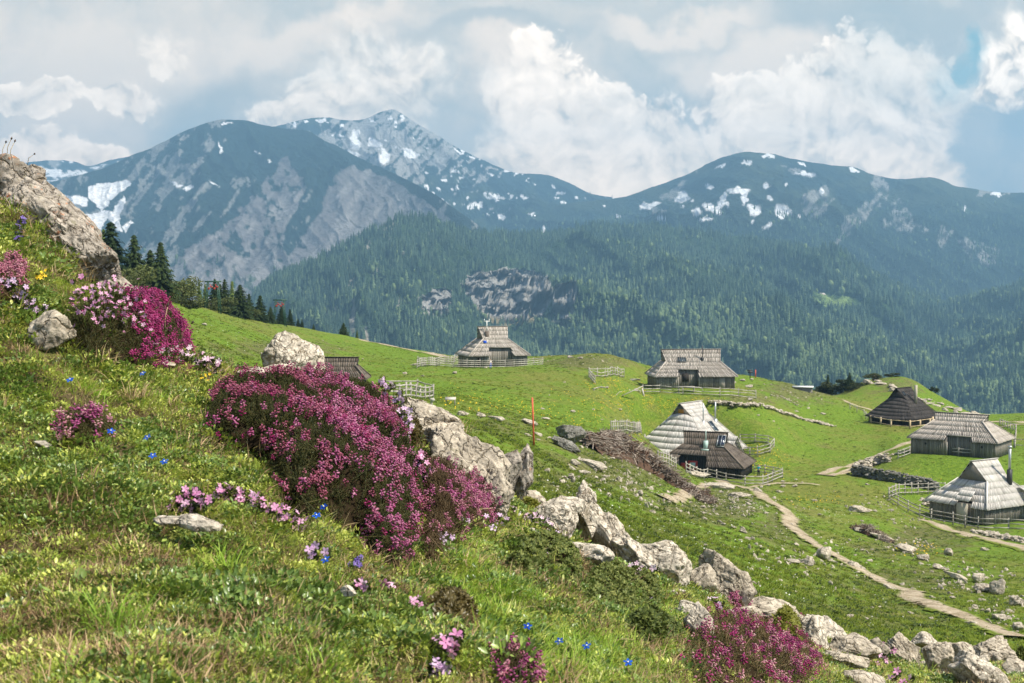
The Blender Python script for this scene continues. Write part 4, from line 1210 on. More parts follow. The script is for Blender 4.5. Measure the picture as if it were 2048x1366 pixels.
for nm, lb, ct, ks in grp:
    mk = np.isin(k, ks) & free
    idx = np.searchsorted(np.array(ks), k[mk])
    scatter(nm, np.stack([x, y, z], 1)[mk], np.stack([rx, ry, rng.uniform(0, 6.28, n)], 1)[mk], S3[mk], idx, [K[i] for i in ks], lb, ct)
# ------------------------------------------------------------------ heather, blossoms
def frames(D, spin):
    """rotation matrices whose z axis is D"""
    D = D / np.linalg.norm(D, axis=1, keepdims=True)
    ref = np.where(np.abs(D[:, 2:3]) < 0.9, np.array([[0, 0, 1.0]]), np.array([[1.0, 0, 0]]))
    a = np.cross(ref, D); a /= np.linalg.norm(a, axis=1, keepdims=True); b = np.cross(D, a)
    c, s = np.cos(spin)[:, None], np.sin(spin)[:, None]
    return np.stack([a * c + b * s, -a * s + b * c, D], 2)


def stamp(T, P, D, S, rng):
    """merge copies of template (V, F4, F3)"""
    V, F4, F3 = T
    R = frames(D, rng.uniform(0, 6.283, len(P)))
    W = np.einsum('nij,tj->nti', R, V) * S[:, None, None] + P[:, None, :]
    off = (np.arange(len(P)) * len(V))[:, None, None]
    return W.reshape(-1, 3), (F4[None] + off).reshape(-1, 4) if len(F4) else np.zeros((0, 4), int), (F3[None] + off).reshape(-1, 3) if len(F3) else np.zeros((0, 3), int)


def join(parts):
    V = []; F4 = []; F3 = []; n = 0
    for v, a, b in parts:
        V.append(v); F4.append(a + n); F3.append(b + n); n += len(v)
    return np.concatenate(V), [np.concatenate(F4), np.concatenate(F3)]


def as_t(V, F4, F3):
    return np.array([tuple(v) for v in V], float), np.array(F4, int).reshape(-1, 4), np.array(F3, int).reshape(-1, 3)


def t_spike(seed, n=9, L=.017, bell=.0050):
    """crowded little bells at the end of a shoot"""
    r = random.Random(seed); V = []; F4 = []; F3 = []
    for i in range(n):
        a = 2.4 * i + r.uniform(-.3, .3); t = i / n
        d = Vector((math.cos(a), math.sin(a), r.uniform(-.35, .5))).normalized()
        base = Vector((math.cos(a) * .0010, math.sin(a) * .0010, L * (t - 0.4)))
        s = d.cross(Vector((0, 0, 1))).normalized(); w = s.cross(d)
        ln = bell * r.uniform(.8, 1.25); b = len(V)
        for (q, rad) in ((0.05, .10), (0.45, .34), (1.0, .20)):
            for k in range(5):
                th = 2 * math.pi * k / 5
                V.append(base + d * ln * q + (s * math.cos(th) + w * math.sin(th)) * ln * rad)
        V.append(base + d * ln * 1.1)
        for l in range(2):
            for k in range(5):
                F4.append((b + l * 5 + k, b + l * 5 + (k + 1) % 5, b + l * 5 + 5 + (k + 1) % 5, b + l * 5 + 5 + k))
        for k in range(5):
            F3.append((b + 10 + k, b + 10 + (k + 1) % 5, b + 15))
    return as_t(V, F4, F3)


def t_needles(seed, L=.06, n=44, nl=.007, w=.0011):
    r = random.Random(seed); V = []; F3 = []; F4 = []
    b = 0
    for i in range(n):
        t = (i + r.random()) / n; a = r.uniform(0, 6.283)
        base = Vector((0, 0, L * (t - 1)))
        d = Vector((math.cos(a), math.sin(a), r.uniform(.1, .9))).normalized()
        s = d.cross(Vector((0, 0, 1))).normalized() * w / 2
        b = len(V); l_ = nl * r.uniform(.7, 1.3)
        V += [base - s, base + s, base + d * l_]; F3.append((b, b + 1, b + 2))
    b = len(V); q = .0009
    for z in (-L, 0):
        for k in range(3):
            V.append(Vector((q * math.cos(2.09 * k), q * math.sin(2.09 * k), z)))
    for k in range(3):
        F4.append((b + k, b + (k + 1) % 3, b + 3 + (k + 1) % 3, b + 3 + k))
    return as_t(V, F4, F3)


m_mag = leafmat('heather_magenta', [(0.05, (0.16, 0.018, 0.08)), (0.35, (0.33, 0.05, 0.17)), (0.7, (0.50, 0.13, 0.29)), (0.95, (0.68, 0.34, 0.44))], 0.5, 0.3, 0.35)
m_ros = leafmat('heather_rose', [(0.05, (0.22, 0.04, 0.07)), (0.4, (0.42, 0.11, 0.19)), (0.75, (0.58, 0.26, 0.32)), (0.98, (0.70, 0.46, 0.42))], 0.5, 0.3, 0.35)
m_crim = leafmat('heather_crimson', [(0.05, (0.17, 0.010, 0.06)), (0.5, (0.36, 0.022, 0.14)), (0.95, (0.56, 0.09, 0.28))], 0.5, 0.3, 0.35)
m_need = leafmat('heather_needles', [(0.05, (0.020, 0.030, 0.008)), (0.4, (0.08, 0.08, 0.02)), (0.7, (0.16, 0.115, 0.045)), (0.95, (0.34, 0.22, 0.12))], 0.6, 0.15, 0.3)
m_needb = leafmat('heather_needles_brown', [(0.05, (0.045, 0.030, 0.015)), (0.5, (0.12, 0.08, 0.04)), (0.95, (0.24, 0.17, 0.09))], 0.7, 0.15, 0.2)
m_body = simple('heather_twigs', (0.028, 0.020, 0.012), 1.0, 0.5, 60, 0.0, bump=0.01)
T_sp = [t_spike(i, 7 + i % 4, bell=.0054 + .0004 * (i % 3)) for i in range(5)]
T_nd = [t_needles(i + 20) for i in range(4)]


def bush(poly, hmax, nfl, nnd, label, fmat=None, nmat=None, seed=1, edge=0.10, mixf=None, size=1.0, cover=None, tip_mat=None, cat='heather bush', name='heather_bush', lump=0.35, extra=0.0):
    rng = np.random.default_rng(seed)
    poly = np.array(poly, float)
    for _ in range(60):
        gx, gy, gz, ok = hits(poly[:, 0], poly[:, 1], 0.8, 13, 500)
        if ok.all():
            break
        poly[~ok, 1] += 4
    W = np.stack([gx, gy], 1)
    lo, hi = W.min(0), W.max(0)
    Wl = [tuple(p) for p in W]

    def height(x, y):
        ins = inpoly(x, y, Wl)
        d = np.full(x.shape, 9.0)
        for i in range(len(W)):
            a, b = W[i], W[(i + 1) % len(W)]; ab = b - a
            t = np.clip(((x - a[0]) * ab[0] + (y - a[1]) * ab[1]) / (ab @ ab), 0, 1)
            d = np.minimum(d, np.hypot(x - a[0] - ab[0] * t, y - a[1] - ab[1] * t))
        d = np.where(ins, d, 0)
        k = np.clip(d / edge, 0, 1)
        h = hmax * np.sqrt(1 - (1 - k) ** 2) * (1 + lump * fbm(x / .13, y / .13, oct=3, seed=seed)) * ins
        return h, ins

    def dome(n, drop):
        m_ = int(n * 3.2) + 40
        x = rng.uniform(lo[0], hi[0], m_); y = rng.uniform(lo[1], hi[1], m_)
        h, ins = height(x, y)
        e = 0.006
        hx = (height(x + e, y)[0] - height(x - e, y)[0] + H(x + e, y) - H(x - e, y)) / (2 * e)
        hy = (height(x, y + e)[0] - height(x, y - e)[0] + H(x, y + e) - H(x, y - e)) / (2 * e)
        st = np.clip(np.sqrt(1 + hx ** 2 + hy ** 2), 1, 4)
        kk = ins & (rng.random(m_) < st / 4 * 2.2)
        idx = np.nonzero(kk)[0][:n]
        x, y, h = x[idx], y[idx], h[idx]; nrm = np.stack([-hx[idx], -hy[idx], np.ones(len(idx))], 1)
        nrm /= np.linalg.norm(nrm, axis=1, keepdims=True)
        P = np.stack([x, y, H(x, y) + h], 1) - nrm * drop
        return P, nrm

    c0 = np.array([W[:, 0].mean(), W[:, 1].mean(), 0]); c0[2] = H1(c0[0], c0[1])
    root = empty(name, c0, 0, label, cat)
    # inner mass of twigs
    nn_ = 90
    X, Y = np.meshgrid(np.linspace(lo[0], hi[0], nn_), np.linspace(lo[1], hi[1], nn_), indexing='ij')
    h, ins = height(X, Y)
    Z = H(X, Y) + np.maximum(h - 0.035, 0) + 0.012 * fbm(X / .02, Y / .02, oct=2, seed=3) - 0.02 * (h < 0.03)
    F = grid_faces(nn_, nn_)[:, ::-1]; use = ins.ravel()[F].all(1)
    V = np.stack([X.ravel(), Y.ravel(), Z.ravel()], 1) - c0
    mesh_np('twigs', V, F[use], m_body, True, root)
    # leafy shoots
    P, Nn = dome(nnd, 0.0)
    D = Nn * 0.7 + np.array([0, 0, .5]) + rng.normal(0, .38, P.shape)
    S = rng.uniform(.6, 1.15, len(P)) * size
    nm = nmat or m_need
    if cover is not None:
        pass
    g_ = rng.integers(0, len(T_nd), len(P))
    V, F = join([stamp(T_nd[i], P[g_ == i] - c0, D[g_ == i], S[g_ == i], rng) for i in range(len(T_nd))])
    f = mesh_np('shoots', V, F, nm, False, root); f['kind'] = 'stuff'
    # flowering tips
    P, Nn = dome(nfl * 2, 0.0)
    px, py = proj(P[:, 0], P[:, 1], P[:, 2])
    w = (cover(px, py) if cover else np.ones(len(P))) * (0.06 + 1.1 * sstep(-.15, .30, fbm(P[:, 0] / .07, P[:, 1] / .07, P[:, 2] / .07 + 3, oct=3, seed=seed + 9)))
    kk = rng.random(len(P)) < w * 0.52
    P, Nn, px, py = P[kk], Nn[kk], px[kk], py[kk]
    D = Nn * 0.6 + np.array([0, 0, .6]) + rng.normal(0, .3, P.shape)
    P = P + Nn * rng.uniform(-.008, .014, len(P))[:, None]
    S = rng.uniform(.65, 1.2, len(P)) * size
    ms = fmat if isinstance(fmat, list) else [fmat or m_mag]
    sel = mixf(px, py, rng) if mixf else rng.integers(0, len(ms), len(P))
    for j, m_ in enumerate(ms):
        Pj, Dj, Sj = P[sel == j], D[sel == j], S[sel == j]
        if not len(Pj): continue
        g_ = rng.integers(0, len(T_sp), len(Pj))
        V, F = join([stamp(T_sp[i], Pj[g_ == i] - c0, Dj[g_ == i], Sj[g_ == i], rng) for i in range(len(T_sp))])
        f = mesh_np('flowers', V, F, m_, False, root); f['kind'] = 'stuff'
    return root


def cov_main(px, py):
    c = 0.30 + 0.9 * np.exp(-((px - 720) / 90) ** 2 - ((py - 820) / 60) ** 2) + 1.0 * np.exp(-((px - 780) / 70) ** 2 - ((py - 1030) / 90) ** 2) + 0.5 * np.exp(-((px - 600) / 130) ** 2 - ((py - 770) / 40) ** 2) \
        + 0.55 * np.exp(-((px - 650) / 100) ** 2 - ((py - 960) / 60) ** 2) + 0.3 * np.exp(-((px - 480) / 60) ** 2 - ((py - 830) / 40) ** 2) + 0.5 * np.exp(-((px - 780) / 30) ** 2 - ((py - 800) / 60) ** 2) - 0.25 * np.exp(-((px - 560) / 60) ** 2 - ((py - 930) / 60) ** 2)
    return np.clip(c, 0.08, 1)


def mix_main(px, py, rng):
    r = rng.random(len(px))
    rosy = 0.30 + 0.6 * sstep(700, 560, px) * sstep(900, 760, py) + 0.5 * np.exp(-((px - 620) / 110) ** 2 - ((py - 960) / 70) ** 2) - 0.25 * np.exp(-((px - 790) / 60) ** 2 - ((py - 1060) / 80) ** 2)
    return np.where(r < rosy, 1, np.where(r > 0.9, 2, 0))


bush([(408, 858), (440, 812), (520, 800), (600, 808), (665, 814), (728, 826), (780, 856), (815, 902), (835, 960), (852, 1010), (842, 1060), (830, 1130), (800, 1152), (762, 1140), (715, 1090), (660, 1058), (600, 1050), (565, 1000), (525, 935), (470, 905), (425, 890)],
     0.135, 5200, 9500, 'largest magenta and rose heather bush sprawling down the slope in the centre', [m_mag, m_ros, m_crim], None, 3, 0.13, mix_main, 1.0, cov_main)
bush([(110, 690), (140, 650), (230, 630), (290, 640), (350, 668), (385, 715), (370, 745), (300, 742), (240, 740), (180, 735)], 0.12, 2600, 4200, 'deep crimson heather bush topped with paler pink blossoms beside the squat boulder', [m_crim, m_mag], None, 5, 0.12,
     lambda px, py, r: (r.random(len(px)) < 0.3).astype(int), 1.05, lambda px, py: np.clip(0.10 + 0.9 * sstep(220, 300, px), 0, 1))
bush([(838, 950), (880, 935), (930, 950), (985, 985), (1015, 1030), (1000, 1062), (950, 1075), (905, 1105), (870, 1140), (845, 1120), (848, 1040)], 0.10, 1500, 4200, 'brownish heather with rose bells at the foot of the grey rock ledge', [m_ros, m_mag], m_needb, 6, 0.10,
     None, 0.95, lambda px, py: np.clip(0.12 + 1.0 * np.exp(-((px - 950) / 55) ** 2 - ((py - 985) / 50) ** 2), 0, 1))
bush([(1385, 1262), (1450, 1235), (1530, 1240), (1590, 1262), (1635, 1300), (1650, 1345), (1620, 1400), (1500, 1410), (1400, 1400), (1360, 1345)], 0.075, 2100, 4600, 'sparse magenta heather bush in the lower right, thickest along its right rim', [m_mag, m_crim, m_ros], m_need, 7, 0.14,
     None, 1.25, lambda px, py: np.clip(0.48 + 0.9 * np.exp(-((px - 1600) / 60) ** 2 - ((py - 1300) / 60) ** 2) + 0.35 * np.exp(-((px - 1440) / 60) ** 2 - ((py - 1350) / 30) ** 2), 0, 1))
bush([(95, 868), (120, 845), (165, 838), (215, 848), (242, 872), (215, 888), (170, 900), (130, 905), (105, 890)], 0.055, 130, 1100, 'low dark heather patch with a few dusky pink bells in the left turf', [m_ros, m_mag], None, 8, 0.06, None, 1.1)
bush([(1452, 1200), (1470, 1180), (1492, 1190), (1500, 1222), (1488, 1236), (1462, 1225)], 0.10, 260, 700, 'small dusky heather tuft growing against the big grey boulder', [m_ros, m_mag], m_needb, 9, 0.08, None, 1.5)
bush([(1595, 1245), (1612, 1232), (1625, 1245), (1622, 1262), (1604, 1264)], 0.07, 90, 260, 'tiny reddish heather tuft on the rocks above the smooth slab', [m_crim, m_ros], m_needb, 10, 0.06, None, 1.6)
bush([(985, 1320), (1010, 1300), (1060, 1322), (1085, 1352), (1080, 1395), (1030, 1395), (995, 1360)], 0.04, 120, 700, 'low brownish heather with pink buds at the bottom edge', [m_ros, m_mag], m_needb, 11, 0.05, None, 0.9)
bush([(0, 560), (20, 520), (48, 545), (50, 600), (20, 622), (-20, 610)], 0.05, 200, 700, 'rusty little heather on the steep bank at the left edge', [m_ros], m_needb, 12, 0.06, None, 1.0)

# leafy cushions
m_cush = leafmat('cushion_leaves', [(0.1, (0.020, 0.034, 0.010)), (0.45, (0.055, 0.08, 0.018)), (0.75, (0.13, 0.16, 0.035)), (0.95, (0.26, 0.27, 0.08))], 0.55, 0.2, 0.2)
m_cushy = leafmat('cushion_leaves_yellow', [(0.1, (0.12, 0.13, 0.02)), (0.5, (0.25, 0.25, 0.04)), (0.9, (0.38, 0.38, 0.09))], 0.5, 0.3, 0.3)
m_cushb = leafmat('cushion_leaves_bronze', [(0.1, (0.05, 0.04, 0.012)), (0.5, (0.13, 0.10, 0.03)), (0.9, (0.28, 0.20, 0.07))], 0.4, 0.2, 0.4)


def t_rosette(seed, n=12, L=.013, W=.0055):
    r = random.Random(seed); V = []; F3 = []
    for i in range(n):
        a = 2.4 * i; c = Vector((0, 0, -.004 * (i / n)))
        d = Vector((math.cos(a), math.sin(a), r.uniform(.1, 1.0))).normalized(); s = d.cross(Vector((0, 0, 1))).normalized(); b = len(V)
        l = L * r.uniform(.7, 1.2); w = W * r.uniform(.8, 1.2)
        V += [c, c + d * l * .6 + s * w / 2, c + d * l, c + d * l * .6 - s * w / 2, c + d * l * .55 + Vector((0, 0, .0012))]
        F3 += [(b, b + 1, b + 4), (b + 1, b + 2, b + 4), (b + 2, b + 3, b + 4), (b + 3, b, b + 4)]
    return as_t(V, [], F3)


T_ros = [t_rosette(i) for i in range(4)]


def cushion(poly, hmax, n, label, mat, seed, size=1.0, edge=.08):
    global T_nd, T_sp
    keep_n, keep_s = T_nd, T_sp
    mx, my = sum(a for a, b in poly) / len(poly), sum(b for a, b in poly) / len(poly)
    poly = [(mx + (a - mx) * .85, my + (b - my) * .8) for a, b in poly]
    T_nd = T_ros
    b = bush(poly, hmax, 1, n, label, [m_mag], mat, seed, edge, None, size, lambda px, py: 0 * px, cat='shrub', name='dwarf_shrub', lump=.75)
    T_nd, T_sp = keep_n, keep_s
    return b


cushion([(1000, 1110), (1040, 1085), (1110, 1090), (1170, 1120), (1180, 1160), (1120, 1175), (1050, 1165), (1005, 1145)], 0.05, 1100, 'dark green dwarf shrub mound below the pale rock fins', m_cush, 31, 1.1)
cushion([(1145, 1180), (1190, 1150), (1260, 1150), (1320, 1165), (1345, 1195), (1310, 1235), (1230, 1240), (1165, 1225)], 0.065, 1400, 'glossy dwarf shrub mound carrying an open pink blossom cluster', m_cush, 32, 1.15)
cushion([(1240, 1262), (1290, 1245), (1360, 1262), (1385, 1290), (1340, 1305), (1265, 1295)], 0.05, 1100, 'bright green leafy cushion left of the lower heather bush', m_cush, 33, 1.1)
cushion([(1535, 1270), (1550, 1248), (1590, 1252), (1612, 1275), (1600, 1300), (1560, 1300)], 0.12, 900, 'yellowish low shrub above the lower heather bush', m_cushy, 34, 1.7)
cushion([(845, 1225), (870, 1200), (930, 1205), (965, 1240), (950, 1290), (890, 1290), (850, 1260)], 0.035, 900, 'bronze leaved patch beside the lone small pink blossom', m_cushb, 35, 1.1)
cushion([(1040, 1000), (1055, 985), (1085, 990), (1090, 1008), (1065, 1018)], 0.05, 260, 'fresh yellow green sprig growing under the lichen stones', m_cushy, 36, 1.3, .04)
cushion([(2010, 1290), (2035, 1270), (2070, 1275), (2080, 1330), (2030, 1325)], 0.14, 900, 'dark juniper like shrub at the right edge of the rock line', m_cush, 37, 1.8)
cushion([(800, 838), (820, 815), (850, 822), (862, 860), (860, 910), (835, 925), (812, 890)], 0.07, 800, 'bronze green shrub between the big heather bush and the rock ledge', m_cushb, 38, 1.1, .05)


# ---- single blossoms
def t_flower(seed, R=.012, n=5, cup=.3, wid=.62):
    r = random.Random(seed); V = []; F4 = []; F3 = []
    for i in range(n):
        a = 2 * math.pi * i / n + r.uniform(-.1, .1); c, s = math.cos(a), math.sin(a)
        cu = cup * r.uniform(.5, 1.4); b = len(V)
        for (q, w, z) in ((.10, .10, 0), (.45, wid * .42, .16), (.8, wid * .46, .30), (1.0, wid * .18, .26)):
            for sg in (-1, 1):
                V.append(((c * q - s * w * sg) * R, (s * q + c * w * sg) * R, z * R * cu * 2.0))
        for l in range(3):
            F4.append((b + 2 * l, b + 2 * l + 1, b + 2 * l + 3, b + 2 * l + 2))
    return as_t(V, F4, F3)


m_pink = leafmat('blossom_pink', [(0.1, (0.66, 0.22, 0.46)), (0.5, (0.80, 0.38, 0.60)), (0.95, (0.90, 0.60, 0.76))], 0.55, 0.35, 0.2)
m_pinkl = leafmat('blossom_pale_lilac', [(0.1, (0.60, 0.34, 0.60)), (0.5, (0.74, 0.50, 0.72)), (0.95, (0.86, 0.70, 0.84))], 0.55, 0.35, 0.2)
m_pinkw = leafmat('blossom_blush', [(0.1, (0.74, 0.40, 0.58)), (0.5, (0.84, 0.58, 0.70)), (0.95, (0.90, 0.76, 0.80))], 0.55, 0.35, 0.2)
m_blue = leafmat('gentian_blue', [(0.1, (0.004, 0.035, 0.34)), (0.9, (0.008, 0.10, 0.56))], 0.5, 0.15, 0.2)
m_viol = leafmat('violet_petals', [(0.1, (0.10, 0.05, 0.28)), (0.9, (0.26, 0.18, 0.50))], 0.5, 0.2, 0.2)
m_yel = simple('flower_yellow', (0.75, 0.50, 0.02), 0.6, 0.2, 300)
m_whi = simple('flower_white', (0.80, 0.80, 0.76), 0.6, 0.1, 300)
m_eye = simple('flower_eye', (0.85, 0.82, 0.70), 0.6, 0.1, 300)
m_stem = simple('flower_stem', (0.10, 0.14, 0.03), 0.6, 0.2, 200)
T_fl = [t_flower(i, .0105, 5, .35) for i in range(4)]


def on_veg(px, py, lift=0.03, Y=None):
    if Y is not None:
        return at(px, py, Y)
    return at(px, py, hit(px, py + 14, 0.8, 14).y - .01)


def cluster(pts, label, mat=None, n_per=3, spread=10, size=1.0, seed=1, name='pink_blossoms', cat='blossoms', Y=None, lift=.012):
    """a truss of five-petalled flowers; pts are rows/columns where the photo shows it"""
    rng = np.random.default_rng(seed)
    if Y == 'bush':
        hp = [at(px, py, hit(px, py + 45, .8, 14).y - .10) for px, py in pts]
    else:
        hp = [on_veg(px, py, 0, Y) for px, py in pts]
    c = sum(hp, Vector()) / len(hp)
    root = empty(name, c, 0, label, cat)
    P = []; D = []
    for p in hp:
        for _ in range(n_per):
            s = spread * p.y / FPX
            o_ = Vector(rng.normal(0, s, 3)); o_.y *= .5
            P.append(p + o_ - c + Vector((0, -lift * 1.2, lift)))
            D.append(Vector((0, -.55, .6)) + Vector(rng.normal(0, .5, 3)))
    P = np.array([tuple(v) for v in P]); D = np.array([tuple(v) for v in D]); S = rng.uniform(.75, 1.2, len(P)) * size
    cap = 260
    for i in range(len(P)):
        V, F4, F3 = stamp(T_fl[i % 4], P[i:i + 1], D[i:i + 1], S[i:i + 1], rng)
        if i < cap:
            f = mesh_np('flower', V, [F4, F3], mat or m_pink, False, root)
    V, F4, F3 = stamp(T_ros[0], P * np.array([1, 1, 1]) - D / np.linalg.norm(D, axis=1, keepdims=True) * .012 * size, D, S * 1.1, rng)
    l = mesh_np('leaves', V, [F4, F3], m_cush, False, root)
    mb = MB()
    for i in range(0, len(P), 2):
        a = Vector(P[i]) - Vector(D[i]).normalized() * .004
        w = a + c; gz_ = max(H1(w.x, w.y) - c.z, a.z - .05)
        mb.tube([a, Vector((a.x * .9, a.y * .9 + .01, min(gz_, a.z - .01)))], .0011 * size, 4)
    mb.build('stems', m_stem, root)
    return root


def line(p, q, n):
    return [(p[0] + (q[0] - p[0]) * i / (n - 1), p[1] + (q[1] - p[1]) * i / (n - 1)) for i in range(n)]


cluster(line((15, 572), (90, 632), 9), 'long slanting spray of pink blossoms on the left bank above the squat boulder', m_pinkl, 7, 10, .7, 1)
cluster([(160, 600), (185, 612), (215, 590), (240, 600), (262, 612), (285, 630), (200, 640), (168, 635), (250, 640), (300, 615), (225, 622), (280, 650), (190, 598), (175, 585), (205, 575), (235, 585), (265, 595), (290, 605), (255, 620), (180, 625), (210, 605)], 'wide mass of light pink blossoms over the crimson heather top', m_pink, 8, 13, .62, 2, Y='bush')
cluster(line((315, 712), (378, 718), 6), 'pale pink blossom row under the crimson heather, left of a gap', m_pinkw, 6, 8, .8, 3)
cluster(line((388, 715), (432, 745), 5), 'pale pink blossom row under the crimson heather, sloping down to the right', m_pinkw, 6, 8, .8, 4)
cluster(line((772, 770), (800, 800), 3) + line((806, 830), (816, 868), 5), 'pink blossoms hanging down the right rim of the big heather bush', m_pinkl, 6, 8, .85, 5, Y=3.85)
cluster(line((838, 915), (858, 958), 5), 'bright pink narrow blossom spray right of the big heather bush', m_pink, 5, 6, .8, 6, Y=3.6)
cluster([(362, 1008), (378, 1000), (396, 1002), (410, 1010), (388, 1018)], 'round pink blossom cluster above the flat white stone', m_pink, 8, 9, .72, 7)
cluster([(450, 990), (462, 996)], 'small high pink blossom pair at the start of the long arc', m_pink, 7, 8, .72, 8)
cluster([(480, 998), (492, 1002), (508, 1010), (524, 1018), (540, 1022), (556, 1032), (570, 1040), (586, 1050), (604, 1056)], 'long arc of pink blossoms descending beneath the big heather bush', m_pink, 7, 9, .72, 9)
cluster([(628, 1105), (627, 1115)], 'little pink blossom in grass just below the arc end', m_pinkl, 2, 6, .9, 10)
cluster([(652, 1122)], 'faint pink blossom above a dark blue gentian', m_pinkl, 2, 6, .8, 11)
cluster([(724, 1176), (728, 1184)], 'pink blossom left one of the low pair under the bush tip', m_pink, 3, 6, .85, 12)
cluster([(772, 1180)], 'pink blossom right one of the low pair under the bush tip', m_pink, 3, 6, .85, 13)
cluster([(838, 1212), (838, 1220)], 'lone small pink blossom beside the bronze leaves', m_pink, 2, 5, .85, 14)
cluster([(888, 1290), (898, 1300), (906, 1288), (892, 1306)], 'loose pink blossom cluster near the bottom edge', m_pink, 3, 8, 1.0, 15)
cluster([(878, 1342), (884, 1350), (872, 1350)], 'round pink blossom ball at the very bottom edge', m_pinkl, 3, 7, 1.0, 16)
cluster([(893, 1078), (900, 1090), (882, 1084)], 'lilac blossoms at the foot of the brownish heather', m_pinkl, 3, 7, .95, 17)
cluster([(926, 1055), (934, 1050)], 'lilac blossoms at the left end of the pale trail over the mound', m_pinkl, 3, 6, .85, 18)
cluster([(984, 1066)], 'single large pale lilac blossom on the green mound', m_pinkl, 2, 4, 1.0, 19)
cluster(line((975, 1048), (1010, 1040), 3), 'pale lilac blossoms on the crest left of the mound top', m_pinkl, 3, 6, .85, 20)
cluster(line((1040, 1032), (1095, 1052), 6), 'pale lilac blossom row along the crest in front of the rock fins', m_pinkw, 6, 8, .85, 21)
cluster([(1120, 1065), (1132, 1072), (1102, 1076)], 'lilac pink blossoms at the right end of the crest trail', m_pinkl, 3, 6, .95, 22)
cluster([(1088, 1120), (1094, 1124)], 'pink blossoms on the dark green dwarf shrub mound', m_pinkl, 3, 6, .9, 23)
cluster([(1256, 1142), (1272, 1160), (1290, 1152), (1262, 1166), (1298, 1160), (1280, 1140)], 'open pink blossom cluster on the glossy dwarf shrub', m_pinkw, 2, 8, 1.15, 24)
cluster([(1298, 1204)], 'tiny pale blossom under the glossy dwarf shrub', m_pinkw, 1, 3, 1.0, 25)
cluster([(1100, 1172)], 'tiny pale blossom in grass below the dark mound', m_pinkw, 1, 4, 1.0, 26)
cluster([(1755, 1300), (1765, 1315), (1775, 1308), (1768, 1325)], 'pink blossom sprays among the lower right rocks', m_pink, 3, 8, 1.7, 27)
cluster([(1785, 1358), (1800, 1360)], 'mauve blossoms at the bottom edge between rocks', m_pink, 3, 8, 1.6, 28)
cluster([(1978, 1348)], 'pink blossom on the pale slab near the right corner', m_pink, 3, 6, 1.7, 29)
cluster([(1425, 1205), (1440, 1215)], 'dull lilac blossoms between boulder and lower heather', m_pinkl, 3, 7, 1.4, 30)

for i, (px, py, lb) in enumerate([(146, 778, 'blue gentian farthest left, in open turf above the dark heather patch'), (290, 764, 'blue gentian alone below the pale pink rows'), (228, 882, 'blue gentian at the right tip of the dark heather patch'), (300, 894, 'blue gentian right of the dark heather patch, beside bare soil'),
                                  (311, 931, 'blue gentian, upper one of the pair above the round pink cluster'), (334, 943, 'blue gentian, lower one of the pair above the round pink cluster'), (650, 1032, 'blue gentian at the lower edge of the big heather bush'), (636, 1050, 'blue gentian beside the end of the pink arc'),
                                  (654, 1140, 'dark blue gentian under the faint pink blossom'), (1055, 1271, 'blue gentian above the brownish heather at the bottom'), (1118, 1301, 'blue gentian left one of the pair in the lower grass'), (1172, 1310, 'blue gentian right one of the pair in the lower grass'), (1254, 1343, 'blue gentian nearest the bottom edge'), (1600, 1248, 'blue gentian by the smooth pale slab')]):
    p = on_veg(px, py)
    sc = 1.0 if p.y < 4.5 else 1.6
    root = empty('gentian', p, 0, lb, 'flower', 'blue gentians')
    D = np.array([[rnd.uniform(-.4, .4), -0.55, 0.8]]); up = Vector((0, -.02, .022)) * 1.0
    V, F4, F3 = stamp(t_flower(i + 50, .0086 * sc, 5, .12, .55), np.array([tuple(up)]), D, np.ones(1), NPR)
    mesh_np('petals', V, [F4, F3], m_blue, False, root)
    mb = MB(); mb.tube([up + Vector((0, -.001, .0012)), up + Vector((0, -.0016, .002))], .0014 * sc, 6); mb.build('eye', m_eye, root)
    mb = MB(); mb.tube([(0, 0, -.01), up * .5, up], .0010 * sc, 5); mb.build('stem', m_stem, root)
for i, (px, py, m_, lb, ct) in enumerate([(408, 764, m_yel, 'small yellow flower tuft in the turf near the top of the big heather bush', 'flower'), (86, 560, m_yel, 'yellow flower on the left bank below the outcrop', 'flower'), (46, 455, m_viol, 'violet blue flower spike on the left bank near the outcrop', 'flower'),
                                          (40, 480, m_viol, 'lower violet blue flower spike on the left bank', 'flower'), (716, 1133, m_viol, 'violet flower in grass left of the big bush tip', 'flower'), (1720, 1293, m_whi, 'tuft of tiny white flowers among the lower right rocks', 'flower')]):
    cluster([(px, py), (px + 6, py - 4), (px - 5, py + 4)] if i != 5 else [(1705, 1295), (1716, 1290), (1728, 1298), (1712, 1304), (1736, 1302), (1722, 1308)], lb, m_, 3 if i != 5 else 6, 5 if i < 5 else 8, .55 if i < 5 else .9, 70 + i, name='small_flowers', cat=ct)

